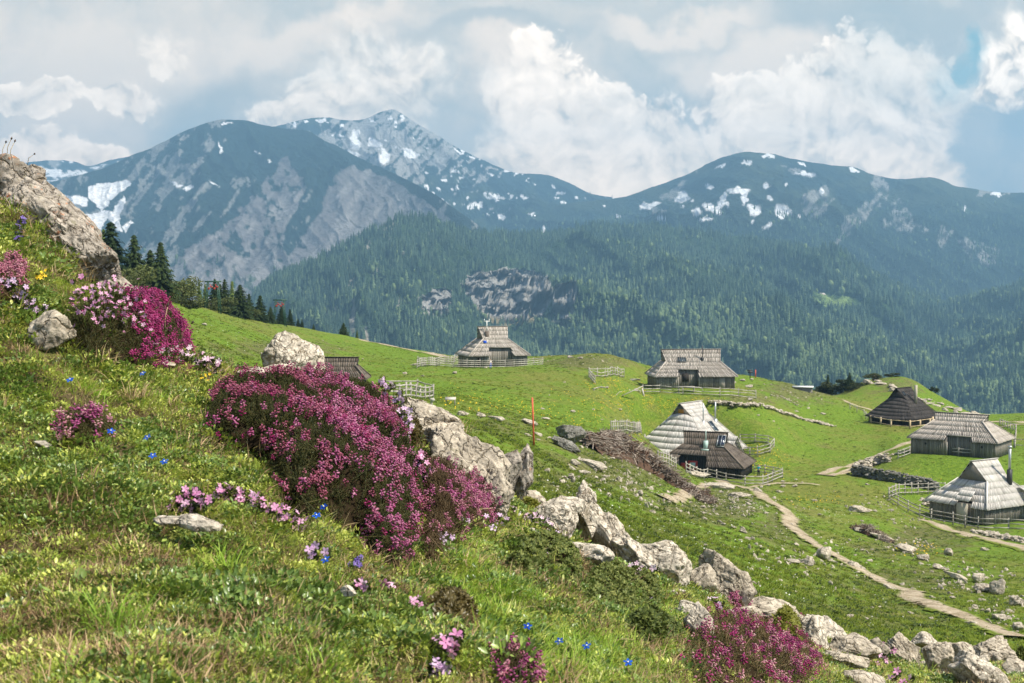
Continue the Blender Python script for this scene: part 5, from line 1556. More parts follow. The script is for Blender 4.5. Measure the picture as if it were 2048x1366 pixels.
# seed heads standing on the outcrop at the left edge, and longer stalks
m_sh = simple('seed_head', (0.06, 0.045, 0.035), .8, .3, 200)
for i, (x0, y0, x1, y1, Yd, lb) in enumerate([(4, 318, 12, 284, 4.6, 'leftmost dark seed head stalk on the outcrop top'), (12, 318, 23, 277, 4.6, 'tallest dark seed head stalk on the outcrop top'), (18, 322, 30, 282, 4.6, 'right leaning seed head stalk on the outcrop top'), (50, 330, 69, 308, 4.6, 'single thin seed head stalk leaning over the sky'),
                                             (352, 690, 385, 645, 3.9, 'bent seed head stalk above the crimson heather tip'), (330, 670, 336, 610, 3.9, 'upright pale stalk at the crimson heather top')]):
    a, b = at(x0, y0, Yd), at(x1, y1, Yd)
    root = empty('grass_stalk', a, 0, lb, 'grass stalk')
    d = b - a
    mb = MB(); mb.tube([(0, 0, -.05), d * .5 + Vector((-.004, 0, .004)), d], [.0012, .001, .0008], 4); mb.build('stem', m_straw, root)
    mb = MB(); mb.tube([d * .94, d * 1.0, d * 1.08], [.001, .0035, .001], 6); mb.build('seed_head', m_sh, root)

# tussocks of longer grass hanging over the rocks
def tussock(px, py, label, seed, dry=.7, L=.09, n=70):
    Yg = hit(px, py + 10, .8, 14).y - .03; p = at(px, py, Yg); root = empty('grass_tussock', p, 0, label, 'grass tussock', 'grass tussocks among the near rocks')
    k = max(1.0, Yg / 5)
    for nm, m_, f in (('dry_blades', m_straw, dry), ('green_blades', m_grass2, 1 - dry)):
        o = blade_tuft(seed, int(n * f), L * .5, L, .0022 * k, .035, 1.2, m_, .45, 4); o.name = nm; COL.objects.link(o); o.parent = root; o.scale = (k, k, k)


for i, a in enumerate([(28, 420, 'dry tussock at the top of the left bank under the outcrop', .6), (70, 455, 'tussock under the middle of the long left outcrop', .5), (118, 510, 'tussock at the lower face of the long left outcrop', .6), (160, 560, 'straw tussock near the lower end of the long left outcrop', .8), (215, 600, 'tussock between the outcrop foot and the pink blossoms', .6),
                       (868, 868, 'straw tussock draped over the top of the grey rock ledge', .9), (925, 862, 'small straw tussock on the shoulder of the grey rock ledge', .85), (990, 1050, 'tussock at the foot of the grey rock ledge', .4), (1205, 1125, 'tussock between the two pale fin groups', .5), (1330, 1190, 'tussock below the ridged slab', .5), (1490, 1245, 'straw tussock right of the domed boulder', .8),
                       (1700, 1330, 'tussock in front of the low grey rock', .5), (1790, 1345, 'tussock left of the tilted seamed slab', .5), (1850, 1350, 'tussock under the rock wedge', .4), (560, 900, 'straw tussock inside the lower left rim of the big heather bush', .9), (455, 1130, 'fresh tussock in the middle of the lower turf', .15), (230, 1245, 'fresh green tussock in the lower left turf', .1), (640, 1345, 'fresh tussock at the bottom edge left of the pink ball', .2), (1000, 1180, 'fresh tussock in the green hollow below the mounds', .1), (270, 790, 'straw tussock in the upper left turf', .9)]):
    tussock(a[0], a[1], a[2], 500 + i, a[3], .075 if i not in (14, 19) else .06)
# ------------------------------------------------------------------ herdsmen's huts
def wood_mat(name, lo, hi, rough=0.85, streak=0.5):
    m, g = M(name)
    P_ = g.n('ShaderNodeTexCoord').outputs['Object']
    t = g.attr('tint').outputs['Fac']
    nz = g.noise(g.vm('MULTIPLY', P_, (3, 3, .6)), 2.0, 5, .7)
    fine = g.noise(g.vm('MULTIPLY', P_, (14, 14, 2)), 1.0, 4, .7)
    f = g.m('ADD', g.m('MULTIPLY', t, 0.62), g.m('ADD', g.m('MULTIPLY', nz, .28), g.m('MULTIPLY', fine, .25)))
    c = g.mix(g.ss(0.22, 0.92, f), lo, hi)
    g.surf(c, rough, g.bump(fine, .5, .03), .2)
    return m


m_silver = wood_mat('silver_shingle', (0.26, 0.225, 0.19), (0.56, 0.50, 0.44))
m_bright = wood_mat('bleached_shingle', (0.34, 0.31, 0.28), (0.72, 0.68, 0.63))
m_brown = wood_mat('brown_shingle', (0.060, 0.045, 0.036), (0.19, 0.155, 0.125))
m_blackw = wood_mat('black_shingle', (0.026, 0.023, 0.022), (0.080, 0.070, 0.064))
m_wallg = wood_mat('grey_board', (0.12, 0.11, 0.095), (0.31, 0.28, 0.24))
m_walld = wood_mat('dark_board', (0.016, 0.015, 0.015), (0.055, 0.048, 0.042))
m_fence = wood_mat('weathered_rail', (0.16, 0.145, 0.125), (0.50, 0.46, 0.40))
m_fencen = wood_mat('new_rail', (0.40, 0.29, 0.17), (0.66, 0.52, 0.35))
m_brightw = wood_mat('pale_board', (0.30, 0.26, 0.20), (0.50, 0.45, 0.36))
m_orange = simple('orange_shutter', (0.55, 0.24, 0.05), .6, .15, 6)
m_redp = simple('red_paint', (0.42, 0.045, 0.03), .5, .15, 6)
m_poler = simple('pole_red', (0.60, 0.11, 0.055), .5, .2, 3)
m_glass = simple('window_glass', (0.03, 0.045, 0.06), .12, .2, 2, spec=.8)
m_panel = simple('solar_panel_glass', (0.015, 0.022, 0.045), .15, .2, 2, spec=.8)
m_metal = simple('galvanised_metal', (0.45, 0.47, 0.48), .4, .15, 4, metal=.6)
m_dmetal = simple('dark_metal', (0.05, 0.05, 0.055), .5, .2, 4, metal=.3)
m_stonew = rock_material('plinth_stone', (0.40, 0.37, 0.32), .5, 0, moss=.1, sc=1.6)
m_blue = m_blue
m_white = simple('white_paint', (0.75, 0.75, 0.72), .5, .08, 4)
m_green = simple('pylon_green', (0.025, 0.075, 0.045), .5, .2, 2)
m_copper = simple('pale_green_metal', (0.42, 0.55, 0.50), .5, .1, 3)


def V3(a, b, t):
    return a + (b - a) * t


def boards(mb, A, B, C, D, nc, bw=.27, skip=None, seed=1, thick=.06, under=None):
    """courses of overlapping shingle boards on the quad A B (eave) C D (top)"""
    r = random.Random(seed)
    A, B, C, D = map(Vector, (A, B, C, D))
    nrm = ((B - A).cross(D - A))
    if nrm.length < 1e-6: nrm = (B - A).cross(C - A)
    nrm.normalize()
    if nrm.z < 0: nrm = -nrm

    def P(s, t): return V3(V3(A, B, s), V3(D, C, s), t)
    for i in range(nc):
        t0 = i / nc; t1 = (i + 1) / nc
        wd = (P(1, t0) - P(0, t0)).length
        nb = max(1, round(wd / bw)); cuts = [0] + [(j + r.uniform(-.22, .22)) / nb for j in range(1, nb)] + [1]
        ct = r.uniform(-.05, .05)
        for j in range(nb):
            s0, s1 = cuts[j], cuts[j + 1]
            mid = P((s0 + s1) / 2, (t0 + t1) / 2)
            if skip and skip(mid, i): continue
            jt = r.uniform(-.018, .012)
            tb = t0 + jt / nc * 2 - .04 / nc * 2
            tt = min(1, t1 + .03 / nc)
            lb = .040 + r.uniform(-.004, .006); lt = .018
            q0, q1, q2, q3 = P(s0 + .004, tb), P(s1 - .004, tb), P(s1 - .004, tt), P(s0 + .004, tt)
            mb.hexa([q0 + nrm * (lb - thick), q1 + nrm * (lb - thick), q2 + nrm * (lt - thick), q3 + nrm * (lt - thick), q0 + nrm * lb, q1 + nrm * lb, q2 + nrm * lt, q3 + nrm * lt], min(1, max(0, .5 + ct + r.gauss(0, .13) + (-.3 if r.random() < .03 else 0))))
    if under is not None and not skip:
        under.add([A - nrm * .03, B - nrm * .03, C - nrm * .03, D - nrm * .03], [(0, 1, 2, 3)], .3)


def hut(key, eff, L, W, e, R, r, g, label, mats, courses=(4, 3), notch=None, bulge=(0, 0), name='hut', cat='hut', extra=None, ov=.45, wallh=None, endnotch=None, seed=1, flare=.5, ridge_cap=True):
    roof_m, wall_m = mats
    px, py, Y, _ = HUTS[key]
    a = math.atan((px - 1024) / FPX)
    base = at(px, py, Y); base.z = at(px, py, Y - .48 * _).z
    rz = math.radians(eff) - a
    root = empty(name, base, rz, label, cat)
    sl = (R - e) / (W / 2); hx = r / 2 - flare

    def yh(h): return -(W / 2) * (R - h) / (R - e)     # front roof plane: y at a height
    yg = yh(g)
    rb = MB(); ub = MB(); sk = None
    tn = None
    if notch:
        n0, n1, nk = notch                              # local x range, number of courses
        hn = e + (g - e) * nk / courses[0]
        tn = hn

        def sk(mid, i): return i < nk and n0 < mid.x < n1
    # front and back
    boards(rb, (-L / 2, -W / 2, e), (L / 2, -W / 2, e), (hx, yg, g), (-hx, yg, g), courses[0], skip=sk, seed=seed, under=ub)
    boards(rb, (-hx, yg, g), (hx, yg, g), (r / 2, -.06, R), (-r / 2, -.06, R), courses[1], seed=seed + 1, under=ub)
    boards(rb, (L / 2, W / 2, e), (-L / 2, W / 2, e), (-hx, -yg, g), (hx, -yg, g), courses[0], seed=seed + 2, under=ub)
    boards(rb, (hx, -yg, g), (-hx, -yg, g), (-r / 2, .06, R), (r / 2, .06, R), courses[1], seed=seed + 3, under=ub)
    if notch:
        ub.add([(-L / 2, -W / 2, e), (n0, -W / 2, e), (n0, yh(tn), tn), (-L / 2 + (L / 2 - hx) * (tn - e) / (g - e), yh(tn), tn)], [(0, 1, 2, 3)], .3)
        ub.add([(n1, -W / 2, e), (L / 2, -W / 2, e), (L / 2 - (L / 2 - hx) * (tn - e) / (g - e), yh(tn), tn), (n1, yh(tn), tn)], [(0, 1, 2, 3)], .3)
        ub.add([(-hx - (L / 2 - hx) * (1 - nk / courses[0]), yh(tn), tn), (hx + (L / 2 - hx) * (1 - nk / courses[0]), yh(tn), tn), (hx, yg, g), (-hx, yg, g)], [(0, 1, 2, 3)], .3)
    # ends
    for sgn, bl_ in ((-1, bulge[0]), (1, bulge[1])):
        gx = sgn * (hx + .05)
        top0, top1 = Vector((gx, sgn * yg * 1.0, g)), Vector((gx, -sgn * yg * 1.0, g))
        e0, e1 = Vector((sgn * L / 2, sgn * -W / 2 * -1, e)), None
        e0 = Vector((sgn * L / 2, sgn * -W / 2, e)) if sgn > 0 else Vector((-L / 2, W / 2, e))
        e1 = Vector((sgn * L / 2, W / 2, e)) if sgn > 0 else Vector((-L / 2, -W / 2, e))
        top0 = Vector((gx, math.copysign(abs(yg), e0.y), g)); top1 = Vector((gx, math.copysign(abs(yg), e1.y), g))
        nf = 6 if bl_ > 0 else 1

        def ep(t):
            p = V3(e0, e1, t)
            if bl_: p = p + Vector((sgn * bl_ * (1 - (2 * t - 1) ** 2), 0, -.25 * (1 - (2 * t - 1) ** 2)))
            return p

        def tp(t):
            p = V3(top0, top1, t)
            if bl_: p = p + Vector((sgn * .3 * (1 - (2 * t - 1) ** 2), 0, (R - g) * .22 * (1 - (2 * t - 1) ** 2)))
            return p
        for k in range(nf):
            esk = None
            if endnotch and sgn == endnotch[0]:
                def esk(mid, i): return i < endnotch[3] and endnotch[1] < mid.y < endnotch[2]
            boards(rb, ep(k / nf), ep((k + 1) / nf), tp((k + 1) / nf), tp(k / nf), courses[0] + (1 if bl_ else 0), skip=esk, seed=seed + 7 + k + sgn, under=ub)
            if esk is not None:
                hn2 = e + (g - e) * endnotch[3] / courses[0]
                A_, B_, C_, D_ = ep(k / nf), ep((k + 1) / nf), tp((k + 1) / nf), tp(k / nf)
                q = endnotch[3] / courses[0]
                ub.add([V3(A_, D_, q), V3(B_, C_, q), C_, D_], [(0, 1, 2, 3)], .3)
    # hip boards
    for sx_ in (-1, 1):
        for sy_ in (-1, 1):
            if bulge[0 if sx_ < 0 else 1] == 0:
                rb.bar((sx_ * L / 2, sy_ * W / 2, e + .12), (sx_ * hx, sy_ * abs(yg), g + .12), .22, .07, .72)
    if ridge_cap:
        rb.bar((-r / 2 - .12, -.12, R + .05), (r / 2 + .12, -.12, R + .05), .26, .05, .6)
        rb.bar((-r / 2 - .12, .12, R + .02), (r / 2 + .12, .12, R + .02), .26, .05, .35)
    roof = rb.build('roof', roof_m, root)
    ub.build('underlay', m_walld, roof)
    # gablets
    gb = MB()
    for sgn in (-1, 1):
        x = sgn * (hx - .02 + .0)
        gb.add([(x, -abs(yg) + .05, g - .05), (x, abs(yg) - .05, g - .05), (x + sgn * .28, 0, R - .15), (x - sgn * .12, -abs(yg) + .05, g - .05), (x - sgn * .12, abs(yg) - .05, g - .05), (x + sgn * .1, 0, R - .15)], [(0, 1, 2), (3, 5, 4), (0, 2, 5, 3), (1, 4, 5, 2), (0, 3, 4, 1)], .4)
    gb.build('gable', m_walld if wall_m is m_walld else m_wallg, root)
    # walls of upright boards
    wb = MB(); rr = random.Random(seed + 50)
    x0, x1, y0, y1 = -L / 2 + ov, L / 2 - ov, -W / 2 + ov, W / 2 - ov
    dz = 1.6

    def wall(xa, ya, xb, yb, h0, h1, skipf=None, bwid=.32):
        A = Vector((xa, ya, 0)); B = Vector((xb, yb, 0)); d = (B - A); n = max(1, round(d.length / bwid)); d.normalize(); nn = Vector((d.y, -d.x, 0))
        for i in range(n):
            p, q = V3(A, B, i / n + .004), V3(A, B, (i + 1) / n - .004)
            o_ = nn * rr.uniform(.0, .03)
            mb_h = [p + o_ + Vector((0, 0, h0)), q + o_ + Vector((0, 0, h0)), q - nn * .08 + Vector((0, 0, h0)), p - nn * .08 + Vector((0, 0, h0))]
            wb.hexa(mb_h + [v + Vector((0, 0, h1 - h0)) for v in mb_h], min(1, max(0, .45 + rr.gauss(0, .18))))
    he = e + .12 * 0 + ov * sl * .9
    he = min(he, e + .35)
    if notch:
        yn = yh(tn) + .25
        wall(x0, y0, n0, y0, -.2, he); wall(n1, y0, x1, y0, -.2, he)
        wall(n0, yn, n1, yn, -.2, tn - .03)
        for xx in (n0, n1):
            wb.add([(xx - .05, y0, -.2), (xx + .05, y0, -.2), (xx + .05, yn, -.2), (xx - .05, yn, -.2), (xx - .05, y0, he), (xx + .05, y0, he), (xx + .05, yn, tn), (xx - .05, yn, tn)],
                   [(3, 2, 1, 0), (4, 5, 6, 7), (0, 1, 5, 4), (1, 2, 6, 5), (2, 3, 7, 6), (3, 0, 4, 7)], .25)
        wb.bar((n0, yh(tn) - .05, tn + .02), (n1, yh(tn) - .05, tn + .02), .14, .12, .8)
    else:
        wall(x0, y0, x1, y0, -.2, he)
    wall(x1, y0, x1, y1, -.2, he); wall(x1, y1, x0, y1, -.2, he); wall(x0, y1, x0, y0, -.2, he)
    wb.box(x0 + .1, x1 - .1, (yh(tn) + .4) if notch else y0 + .1, y1 - .1, -.1, e * .9, .3)
    wb.build('wall', wall_m, root)
    pb = MB(); pb.box(x0 - .03, x1 + .03, y0 - .03, y1 + .03, -dz, -.2, .5); pb.build('plinth', m_stonew, root)
    root['_'] = 0
    del root['_']
    info = dict(root=root, yh=yh, L=L, W=W, e=e, R=R, r=r, g=g, hx=hx, x0=x0, x1=x1, y0=y0, y1=y1, tn=tn)
    return info


def part(name, mat, parent, boxes=(), bars=(), tubes=(), tint=.5, label=None):
    mb = MB()
    for b in boxes: mb.box(*b, tint)
    for b in bars: mb.bar(*b, tint=tint)
    for b in tubes: mb.tube(*b, tint=tint)
    o = mb.build(name, mat, parent)
    if label: o['label'] = label
    return o


def on_roof(i, x, h, out=.12):
    """point on the front roof plane at local x and height h"""
    return Vector((x, i['yh'](h) - out * .7, h + out * .7))


def roof_panel(i, name, x0, x1, h0, h1, mat, fr=None, bars=0, out=.14):
    q = [on_roof(i, x0, h0, out), on_roof(i, x1, h0, out), on_roof(i, x1, h1, out), on_roof(i, x0, h1, out)]
    dn = Vector((0, .06, -.06))
    mb = MB(); mb.hexa([v + dn for v in q] + q, .5)
    fb = None
    if fr is not None:
        fb = MB(); up = Vector((0, -.02, .02))
        for k in range(4): fb.bar(q[k] + up, q[(k + 1) % 4] + up, .08, .06)
        for k in range(1, bars + 1): fb.bar(V3(q[0], q[1], k / (bars + 1)) + up, V3(q[3], q[2], k / (bars + 1)) + up, .06, .05)
        f = fb.build(name, fr, i['root']); mb.build('pane', mat, f)
        return f
    return mb.build(name, mat, i['root'])


# hut one: on the skyline
h1 = hut('skyline', 17, 11.4, 8.6, 1.9, 6.9, 5.6, 4.7, 'grey shingled hut alone on the skyline, blue patch on its roof and white mast', (m_silver, m_wallg), (4, 3), (-1.6, 2.6, 2), seed=11)
part('chimney', m_brown, h1['root'], boxes=[(-1.75, -1.15, -1.6, -1.0, 4.3, 6.1)])
part('mast', m_white, h1['root'], boxes=[(-1.5, -1.38, -1.36, -1.24, 6.1, 7.9), (-1.95, -.95, -1.35, -1.25, 7.8, 7.95), (-1.95, -1.85, -1.35, -1.25, 7.95, 8.3), (-1.05, -.95, -1.35, -1.25, 7.95, 8.3)])
p_ = roof_panel(h1, 'roof_patch', -2.4, -1.8, 4.0, 4.4, m_blue)
part('doorway', m_walld, h1['root'], boxes=[(-3.9, -3.2, h1['y0'] - .06, h1['y0'] - .03, -.2, 1.6)])
# hut two
h2 = hut('long', 12, 14.6, 9.2, 1.9, 6.4, 10.6, 4.3, 'long grey shingled hut behind the broken rail fence, skylight and thin pipe on the roof', (m_silver, m_wallg), (4, 3), (-2.9, .5, 2), seed=21)
part('chimney', m_dmetal, h2['root'], boxes=[(1.45, 1.85, -2.0, -1.6, 4.4, 5.1)], tubes=[([(1.65, -1.8, 5.0), (1.65, -1.8, 7.1)], .09, 8)])
roof_panel(h2, 'skylight', -2.7, -1.2, 4.25, 5.0, m_glass, m_wallg, 3)
part('window', m_walld, h2['root'], boxes=[(-2.1, -1.0, h2['yh'](h2['tn']) + .14, h2['yh'](h2['tn']) + .2, 1.0, 2.4)])
part('door', m_wallg, h2['root'], boxes=[(4.1, 5.1, h2['y0'] - .07, h2['y0'] - .035, -.2, 1.7)], tint=.9)
# big grey hut with a rounded hip
h3 = hut('tall', 60, 12.5, 13.6, 1.75, 9.0, 6.8, 7.0, 'tall bleached grey hut with a rounded hip, orange gable hatch and two stovepipes', (m_bright, m_wallg), (6, 4), None, bulge=(1.5, 0), seed=31, flare=.7)
ro = h3['root']
part('gable_hatch', m_orange, ro, boxes=[(-2.95, -2.85, -.5, .4, 7.4, 8.1)])
part('stovepipe', m_metal, ro, boxes=[(-.9, -.5, -2.9, -2.5, 5.0, 6.3)], tubes=[([(-.7, -2.7, 6.2), (-.7, -2.7, 9.0)], .10, 8)])
part('stovepipe', m_metal, ro, boxes=[(2.6, 3.1, -3.1, -2.6, 4.6, 6.3)], tubes=[([(2.85, -2.85, 6.2), (2.85, -2.85, 9.0)], .12, 8)])
roof_panel(h3, 'skylight', .4, 1.5, 4.6, 6.0, m_glass, m_metal, 0)
part('door', m_orange, ro, boxes=[(-5.62, -5.56, 2.2, 2.9, -.2, 1.7)])
# its side wing
wg = MB()
boards(wg, (-3.2, -8.6, 1.7), (-3.2, -4.2, 1.7), (-.9, -2.4, 4.3), (-.9, -8.8, 4.3), 4, seed=5)
boards(wg, (1.4, -4.2, 1.7), (1.4, -8.6, 1.7), (-.9, -8.8, 4.3), (-.9, -2.4, 4.3), 4, seed=6)
w_ = wg.build('wing_roof', m_bright, ro)
mb = MB(); mb.box(-2.8, 1.0, -8.2, -4.6, -.6, 1.8, .35)
mb.add([(-2.8, -8.2, 1.8), (1.0, -8.2, 1.8), (-.9, -8.2, 3.9), (-2.8, -8.1, 1.8), (1.0, -8.1, 1.8), (-.9, -8.1, 3.9)], [(0, 1, 2), (3, 5, 4), (0, 2, 5, 3), (1, 4, 5, 2)], .35)
mb.build('wing_wall', m_wallg, ro)
part('wing_door', m_orange, ro, boxes=[(-2.86, -2.79, -7.4, -6.5, -.4, 1.6)])
part('shutter', m_orange, ro, boxes=[(-2.0, -1.2, -8.27, -8.21, .9, 2.0)])
# dark hut in front of it
h4 = hut('dark', -13, 13.0, 9.0, 1.5, 6.0, 6.6, 4.3, 'dark brown shingled hut with a red framed window, in front of the tall bleached hut', (m_brown, m_walld), (4, 2), (-3.2, 1.0, 2), seed=41)
yn = h4['yh'](h4['tn']) + .14
part('window', m_redp, h4['root'], boxes=[(-1.9, -.5, yn, yn + .06, .75, 2.05)])
part('pane', m_copper, bpy.data.objects[h4['root'].children[-1].name], boxes=[(-1.6, -.8, yn - .03, yn - .005, 1.0, 1.8)])
part('shutter', m_redp, h4['root'], boxes=[(-2.95, -2.25, yn, yn + .06, .6, 1.7)])
part('chimney', m_copper, h4['root'], boxes=[(.15, .75, -2.2, -1.6, 3.6, 4.9), (-.1, 1.0, -2.5, -1.6, 3.5, 3.75)], tubes=[([(.45, -1.9, 4.8), (.45, -1.9, 6.4)], .07, 8)])
roof_panel(h4, 'solar_panel', 2.05, 3.1, 4.05, 5.5, m_panel, m_metal, 1)
part('bench', m_wallg, h4['root'], boxes=[(-2.6, 1.2, h4['y0'] - .1, h4['y0'] + .3, .35, .45), (-2.4, -2.3, h4['y0'], h4['y0'] + .2, -.3, .35), (.9, 1.0, h4['y0'], h4['y0'] + .2, -.3, .35)])
# black hut by the track
h5 = hut('black', 57, 9.4, 10.0, 1.1, 6.3, 4.9, 4.2, 'charcoal black hut with a rounded hip and a pale chimney beside the white track', (m_blackw, m_walld), (5, 3), None, bulge=(1.1, 0), endnotch=None, seed=51, flare=.5)
part('chimney', m_brightw, h5['root'], boxes=[(-.2, .2, -2.8, -2.4, 3.6, 6.9)])
roof_panel(h5, 'skylight', -1.7, -1.1, 5.0, 5.6, m_glass, m_dmetal, 0)
# long grey hut on the right
h6 = hut('pale', -17, 13.6, 9.4, 2.2, 5.9, 8.2, 4.8, 'long pale grey shingled hut with a broad dark entrance, below the white track', (m_silver, m_wallg), (4, 2), (-.9, 2.7, 1), seed=61)
part('rail', m_fence, h6['root'], boxes=[(-.9 + .9, 2.7, h6['y0'] - .05, h6['y0'] + .03, .9, 1.05), (.0, 2.7, h6['y0'] - .05, h6['y0'] + .03, .45, .57), (.9, 1.02, h6['y0'] - .08, h6['y0'] + .05, -.2, 1.2), (-.95, -.75, h6['y0'] - .1, h6['y0'] + .05, -.2, 1.9)])
part('vent', m_walld, h6['root'], boxes=[(-4.2, -3.9, h6['y0'] - .06, h6['y0'] - .03, 1.3, 1.6)])
part('vent', m_walld, h6['root'], boxes=[(4.2, 4.5, h6['y0'] - .06, h6['y0'] - .03, 1.3, 1.6)])
# bright hut at the right edge
h7 = hut('edge', 52, 11.2, 9.8, 2.0, 7.4, 5.2, 4.9, 'pale bleached hut with an open black gable and steel flue at the right edge', (m_bright, m_wallg), (4, 3), None, endnotch=(-1, -2.2, -.1, 1), seed=71, flare=.4)
ro = h7['root']
part('door', m_brightw, ro, boxes=[(h7['x0'] - .5, h7['x0'] - .44, -2.0, -.3, -.2, 2.35)], tint=.7)
mb = MB(); boards(mb, (-5.75, -.1, 2.75), (-5.75, -2.3, 2.75), (-4.6, -2.3, 3.9), (-4.6, -.1, 3.9), 2, seed=9); mb.build('dormer', m_bright, ro)
part('chimney', m_dmetal, ro, boxes=[(1.5, 2.0, -2.9, -2.4, 4.3, 6.3)])
part('flue', m_metal, ro, tubes=[([(1.75, -2.65, 6.2), (1.75, -2.65, 9.1)], .17, 10), ([(1.75, -2.65, 9.1), (1.75, -2.65, 9.35)], .25, 10)])
mb = MB(); boards(mb, (2.4, -7.6, 2.3), (6.6, -7.6, 2.3), (6.4, -3.4, 4.2), (2.4, -3.4, 4.2), 3, seed=15); mb.build('porch_roof', m_bright, ro)
part('porch', m_brightw, ro, boxes=[(2.5, 2.65, -7.4, -7.2, -.6, 2.3), (6.2, 6.4, -7.4, -7.2, -.6, 2.3), (4.2, 5.2, -4.9, -4.8, -.3, 2.0)])
part('terrace', m_brightw, ro, boxes=[(2.2, 6.8, -8.2, -4.5, -1.2, -.3)])
# low dark roof hidden behind the bush
h8 = hut('low', -8, 6.4, 4.6, 1.2, 3.6, 4.1, 2.6, 'small dark shingled roof just peeping over the big heather bush', (m_brown, m_walld), (3, 2), None, seed=81, flare=.2)
# tiny far cabins on the clearing
for (px, py, lb) in [(1643, 590, 'tiny far cabin at the left of the forest clearing'), (1674, 589, 'tiny far cabin in the middle of the forest clearing')]:
    k = np.argmin((proj(XA, YA, ZA)[0] - px) ** 2 + (proj(XA, YA, ZA)[1] - (py + 3)) ** 2); i_, j_ = np.unravel_index(k, XA.shape)
    root = empty('cabin', (XA[i_, j_], YA[i_, j_], ZA[i_, j_] + 1), .3, lb, 'cabin')
    part('wall', m_walld, root, boxes=[(-7, 7, -5, 5, -3, 4)])
    mb = MB(); mb.hexa([(-8, -6.2, 3.6), (8, -6.2, 3.6), (8, 6.2, 3.6), (-8, 6.2, 3.6), (-6, -.3, 9), (6, -.3, 9), (6, .3, 9), (-6, .3, 9)], .6); mb.build('roof', m_silver, root)

# ------------------------------------------------------------------ fences
def gpt(px, py, Y=None):
    return hit(px, py, 20, 420) if Y is None else Vector((float(slopes(px, py)[0]) * Y, Y, 0))


def fence(pts, label, rails=3, h=1.15, step=2.9, mat=None, sag=.025, seed=1, group=None, world=None, lean=.05, pw=.13, extra=None):
    r = random.Random(seed)
    W = [gpt(px_, 0, Y_) for px_, Y_ in world] if world else [gpt(*p) for p in pts]
    P = [W[0]]
    for a, b in zip(W[:-1], W[1:]):
        d = math.hypot(b.x - a.x, b.y - a.y); n = max(1, round(d / step))
        for k in range(1, n + 1): P.append(V3(a, b, k / n))
    P = [G(p.x, p.y) for p in P]
    zs_ = [p.z for p in P]
    for _ in range(2): zs_ = [zs_[0]] + [(a + 2 * b + c_) / 4 for a, b, c_ in zip(zs_[:-2], zs_[1:-1], zs_[2:])] + [zs_[-1]]
    for p, z_ in zip(P, zs_): p.z = z_
    c = P[0].copy()
    root = empty('fence', c, 0, label, 'fence', group)
    tops = []
    for p in P:
        mb = MB(); q = p - c; t = Vector((r.uniform(-lean, lean), r.uniform(-lean, lean), h * r.uniform(.97, 1.12)))
        mb.bar(q - Vector((0, 0, .35)), q + t, pw * r.uniform(.85, 1.2), None, r.uniform(.3, .8)); mb.build('post', mat or m_fence, root)
        tops.append(t)
    for k in range(rails):
        mb = MB(); z = h * (.22 + .70 * k / max(1, rails - 1)) if rails > 1 else h * .8
        zs = [z + r.uniform(-.02, .02) for _ in P]
        for i in range(len(P) - 1):
            a, b = P[i] - c, P[i + 1] - c
            off = Vector((0, -.09, 0))
            m_ = (a + b) / 2 + Vector((0, 0, (zs[i] + zs[i + 1]) / 2 + r.uniform(-sag, sag))) + off
            t_ = r.uniform(.35, .95)
            mb.bar(a + Vector((0, 0, zs[i])) + off, m_, .07, .11, t_); mb.bar(m_, b + Vector((0, 0, zs[i + 1])) + off, .07, .11, t_)
        mb.build('rail', mat or m_fence, root)
    return root


fence(None, 'grey rail fence curving along the front of the skyline hut', 4, 1.5, 3.2, seed=1, world=[(834, 233), (871, 234), (905, 235), (960, 238), (1010, 240), (1050, 243), (1086, 247)])
fence([(834, 737), (883, 727), (915, 722)], 'grey rail fence running back from the left corner post to the skyline hut', 4, 1.5, 3.4, seed=2)
fence([(772, 799), (800, 799), (866, 796)], 'near side of the small paddock fence right of the heather bush', 3, 1.05, 3.2, seed=3)
fence([(770, 782), (835, 785), (866, 792)], 'far side of the small paddock fence right of the heather bush', 2, 1.0, 3.4, seed=4)
fence([(1178, 756), (1210, 756), (1248, 755)], 'short sagging rail fence in the grass left of the long grey hut', 3, 1.5, 2.9, seed=5, sag=.2)
fence([(1178, 756), (1190, 769)], 'short rail fence end dropping towards the viewer left of the long grey hut', 3, 1.3, 2.0, seed=6)
fence([(1286, 787), (1320, 786), (1366, 789), (1440, 794), (1512, 798)], 'broken long rail fence in front of the long grey hut', 3, 1.45, 4.5, seed=7, sag=.15)
fence([(1188, 781), (1238, 782), (1280, 785)], 'collapsed low rail lying across the dandelion grass', 1, .35, 4.0, seed=8)
fence([(1222, 868), (1248, 866), (1272, 868), (1300, 876), (1326, 886)], 'board fence curving behind the brush pile to the bleached hut', 3, 1.5, 2.2, seed=9)
fence([(1484, 912), (1515, 914), (1540, 906), (1548, 894), (1536, 886), (1510, 884), (1480, 886)], 'round paddock fence right of the tall bleached hut', 3, 1.5, 2.4, seed=10)
fence([(1372, 945), (1415, 957), (1452, 964), (1490, 970), (1526, 972), (1545, 964), (1565, 956)], 'long rail fence in front of the dark brown hut', 3, 1.35, 2.6, seed=11)
fence([(1508, 946), (1530, 948), (1564, 955)], 'back part of the rail fence beside the person in turquoise', 3, 1.3, 2.4, seed=12)
fence([(1316, 926), (1352, 938)], 'rail fence between the bleached hut and the brush pile', 3, 1.4, 2.0, seed=13)
fence([(1742, 846), (1782, 853), (1820, 858), (1860, 851), (1870, 846)], 'new light wood fence in front of the black hut', 2, 1.3, 3.0, m_fencen, seed=14, pw=.26)
fence([(1870, 846), (1905, 844), (1972, 843)], 'new light wood fence running right from the black hut to the track', 1, 1.35, 3.2, m_fencen, seed=15, pw=.24)
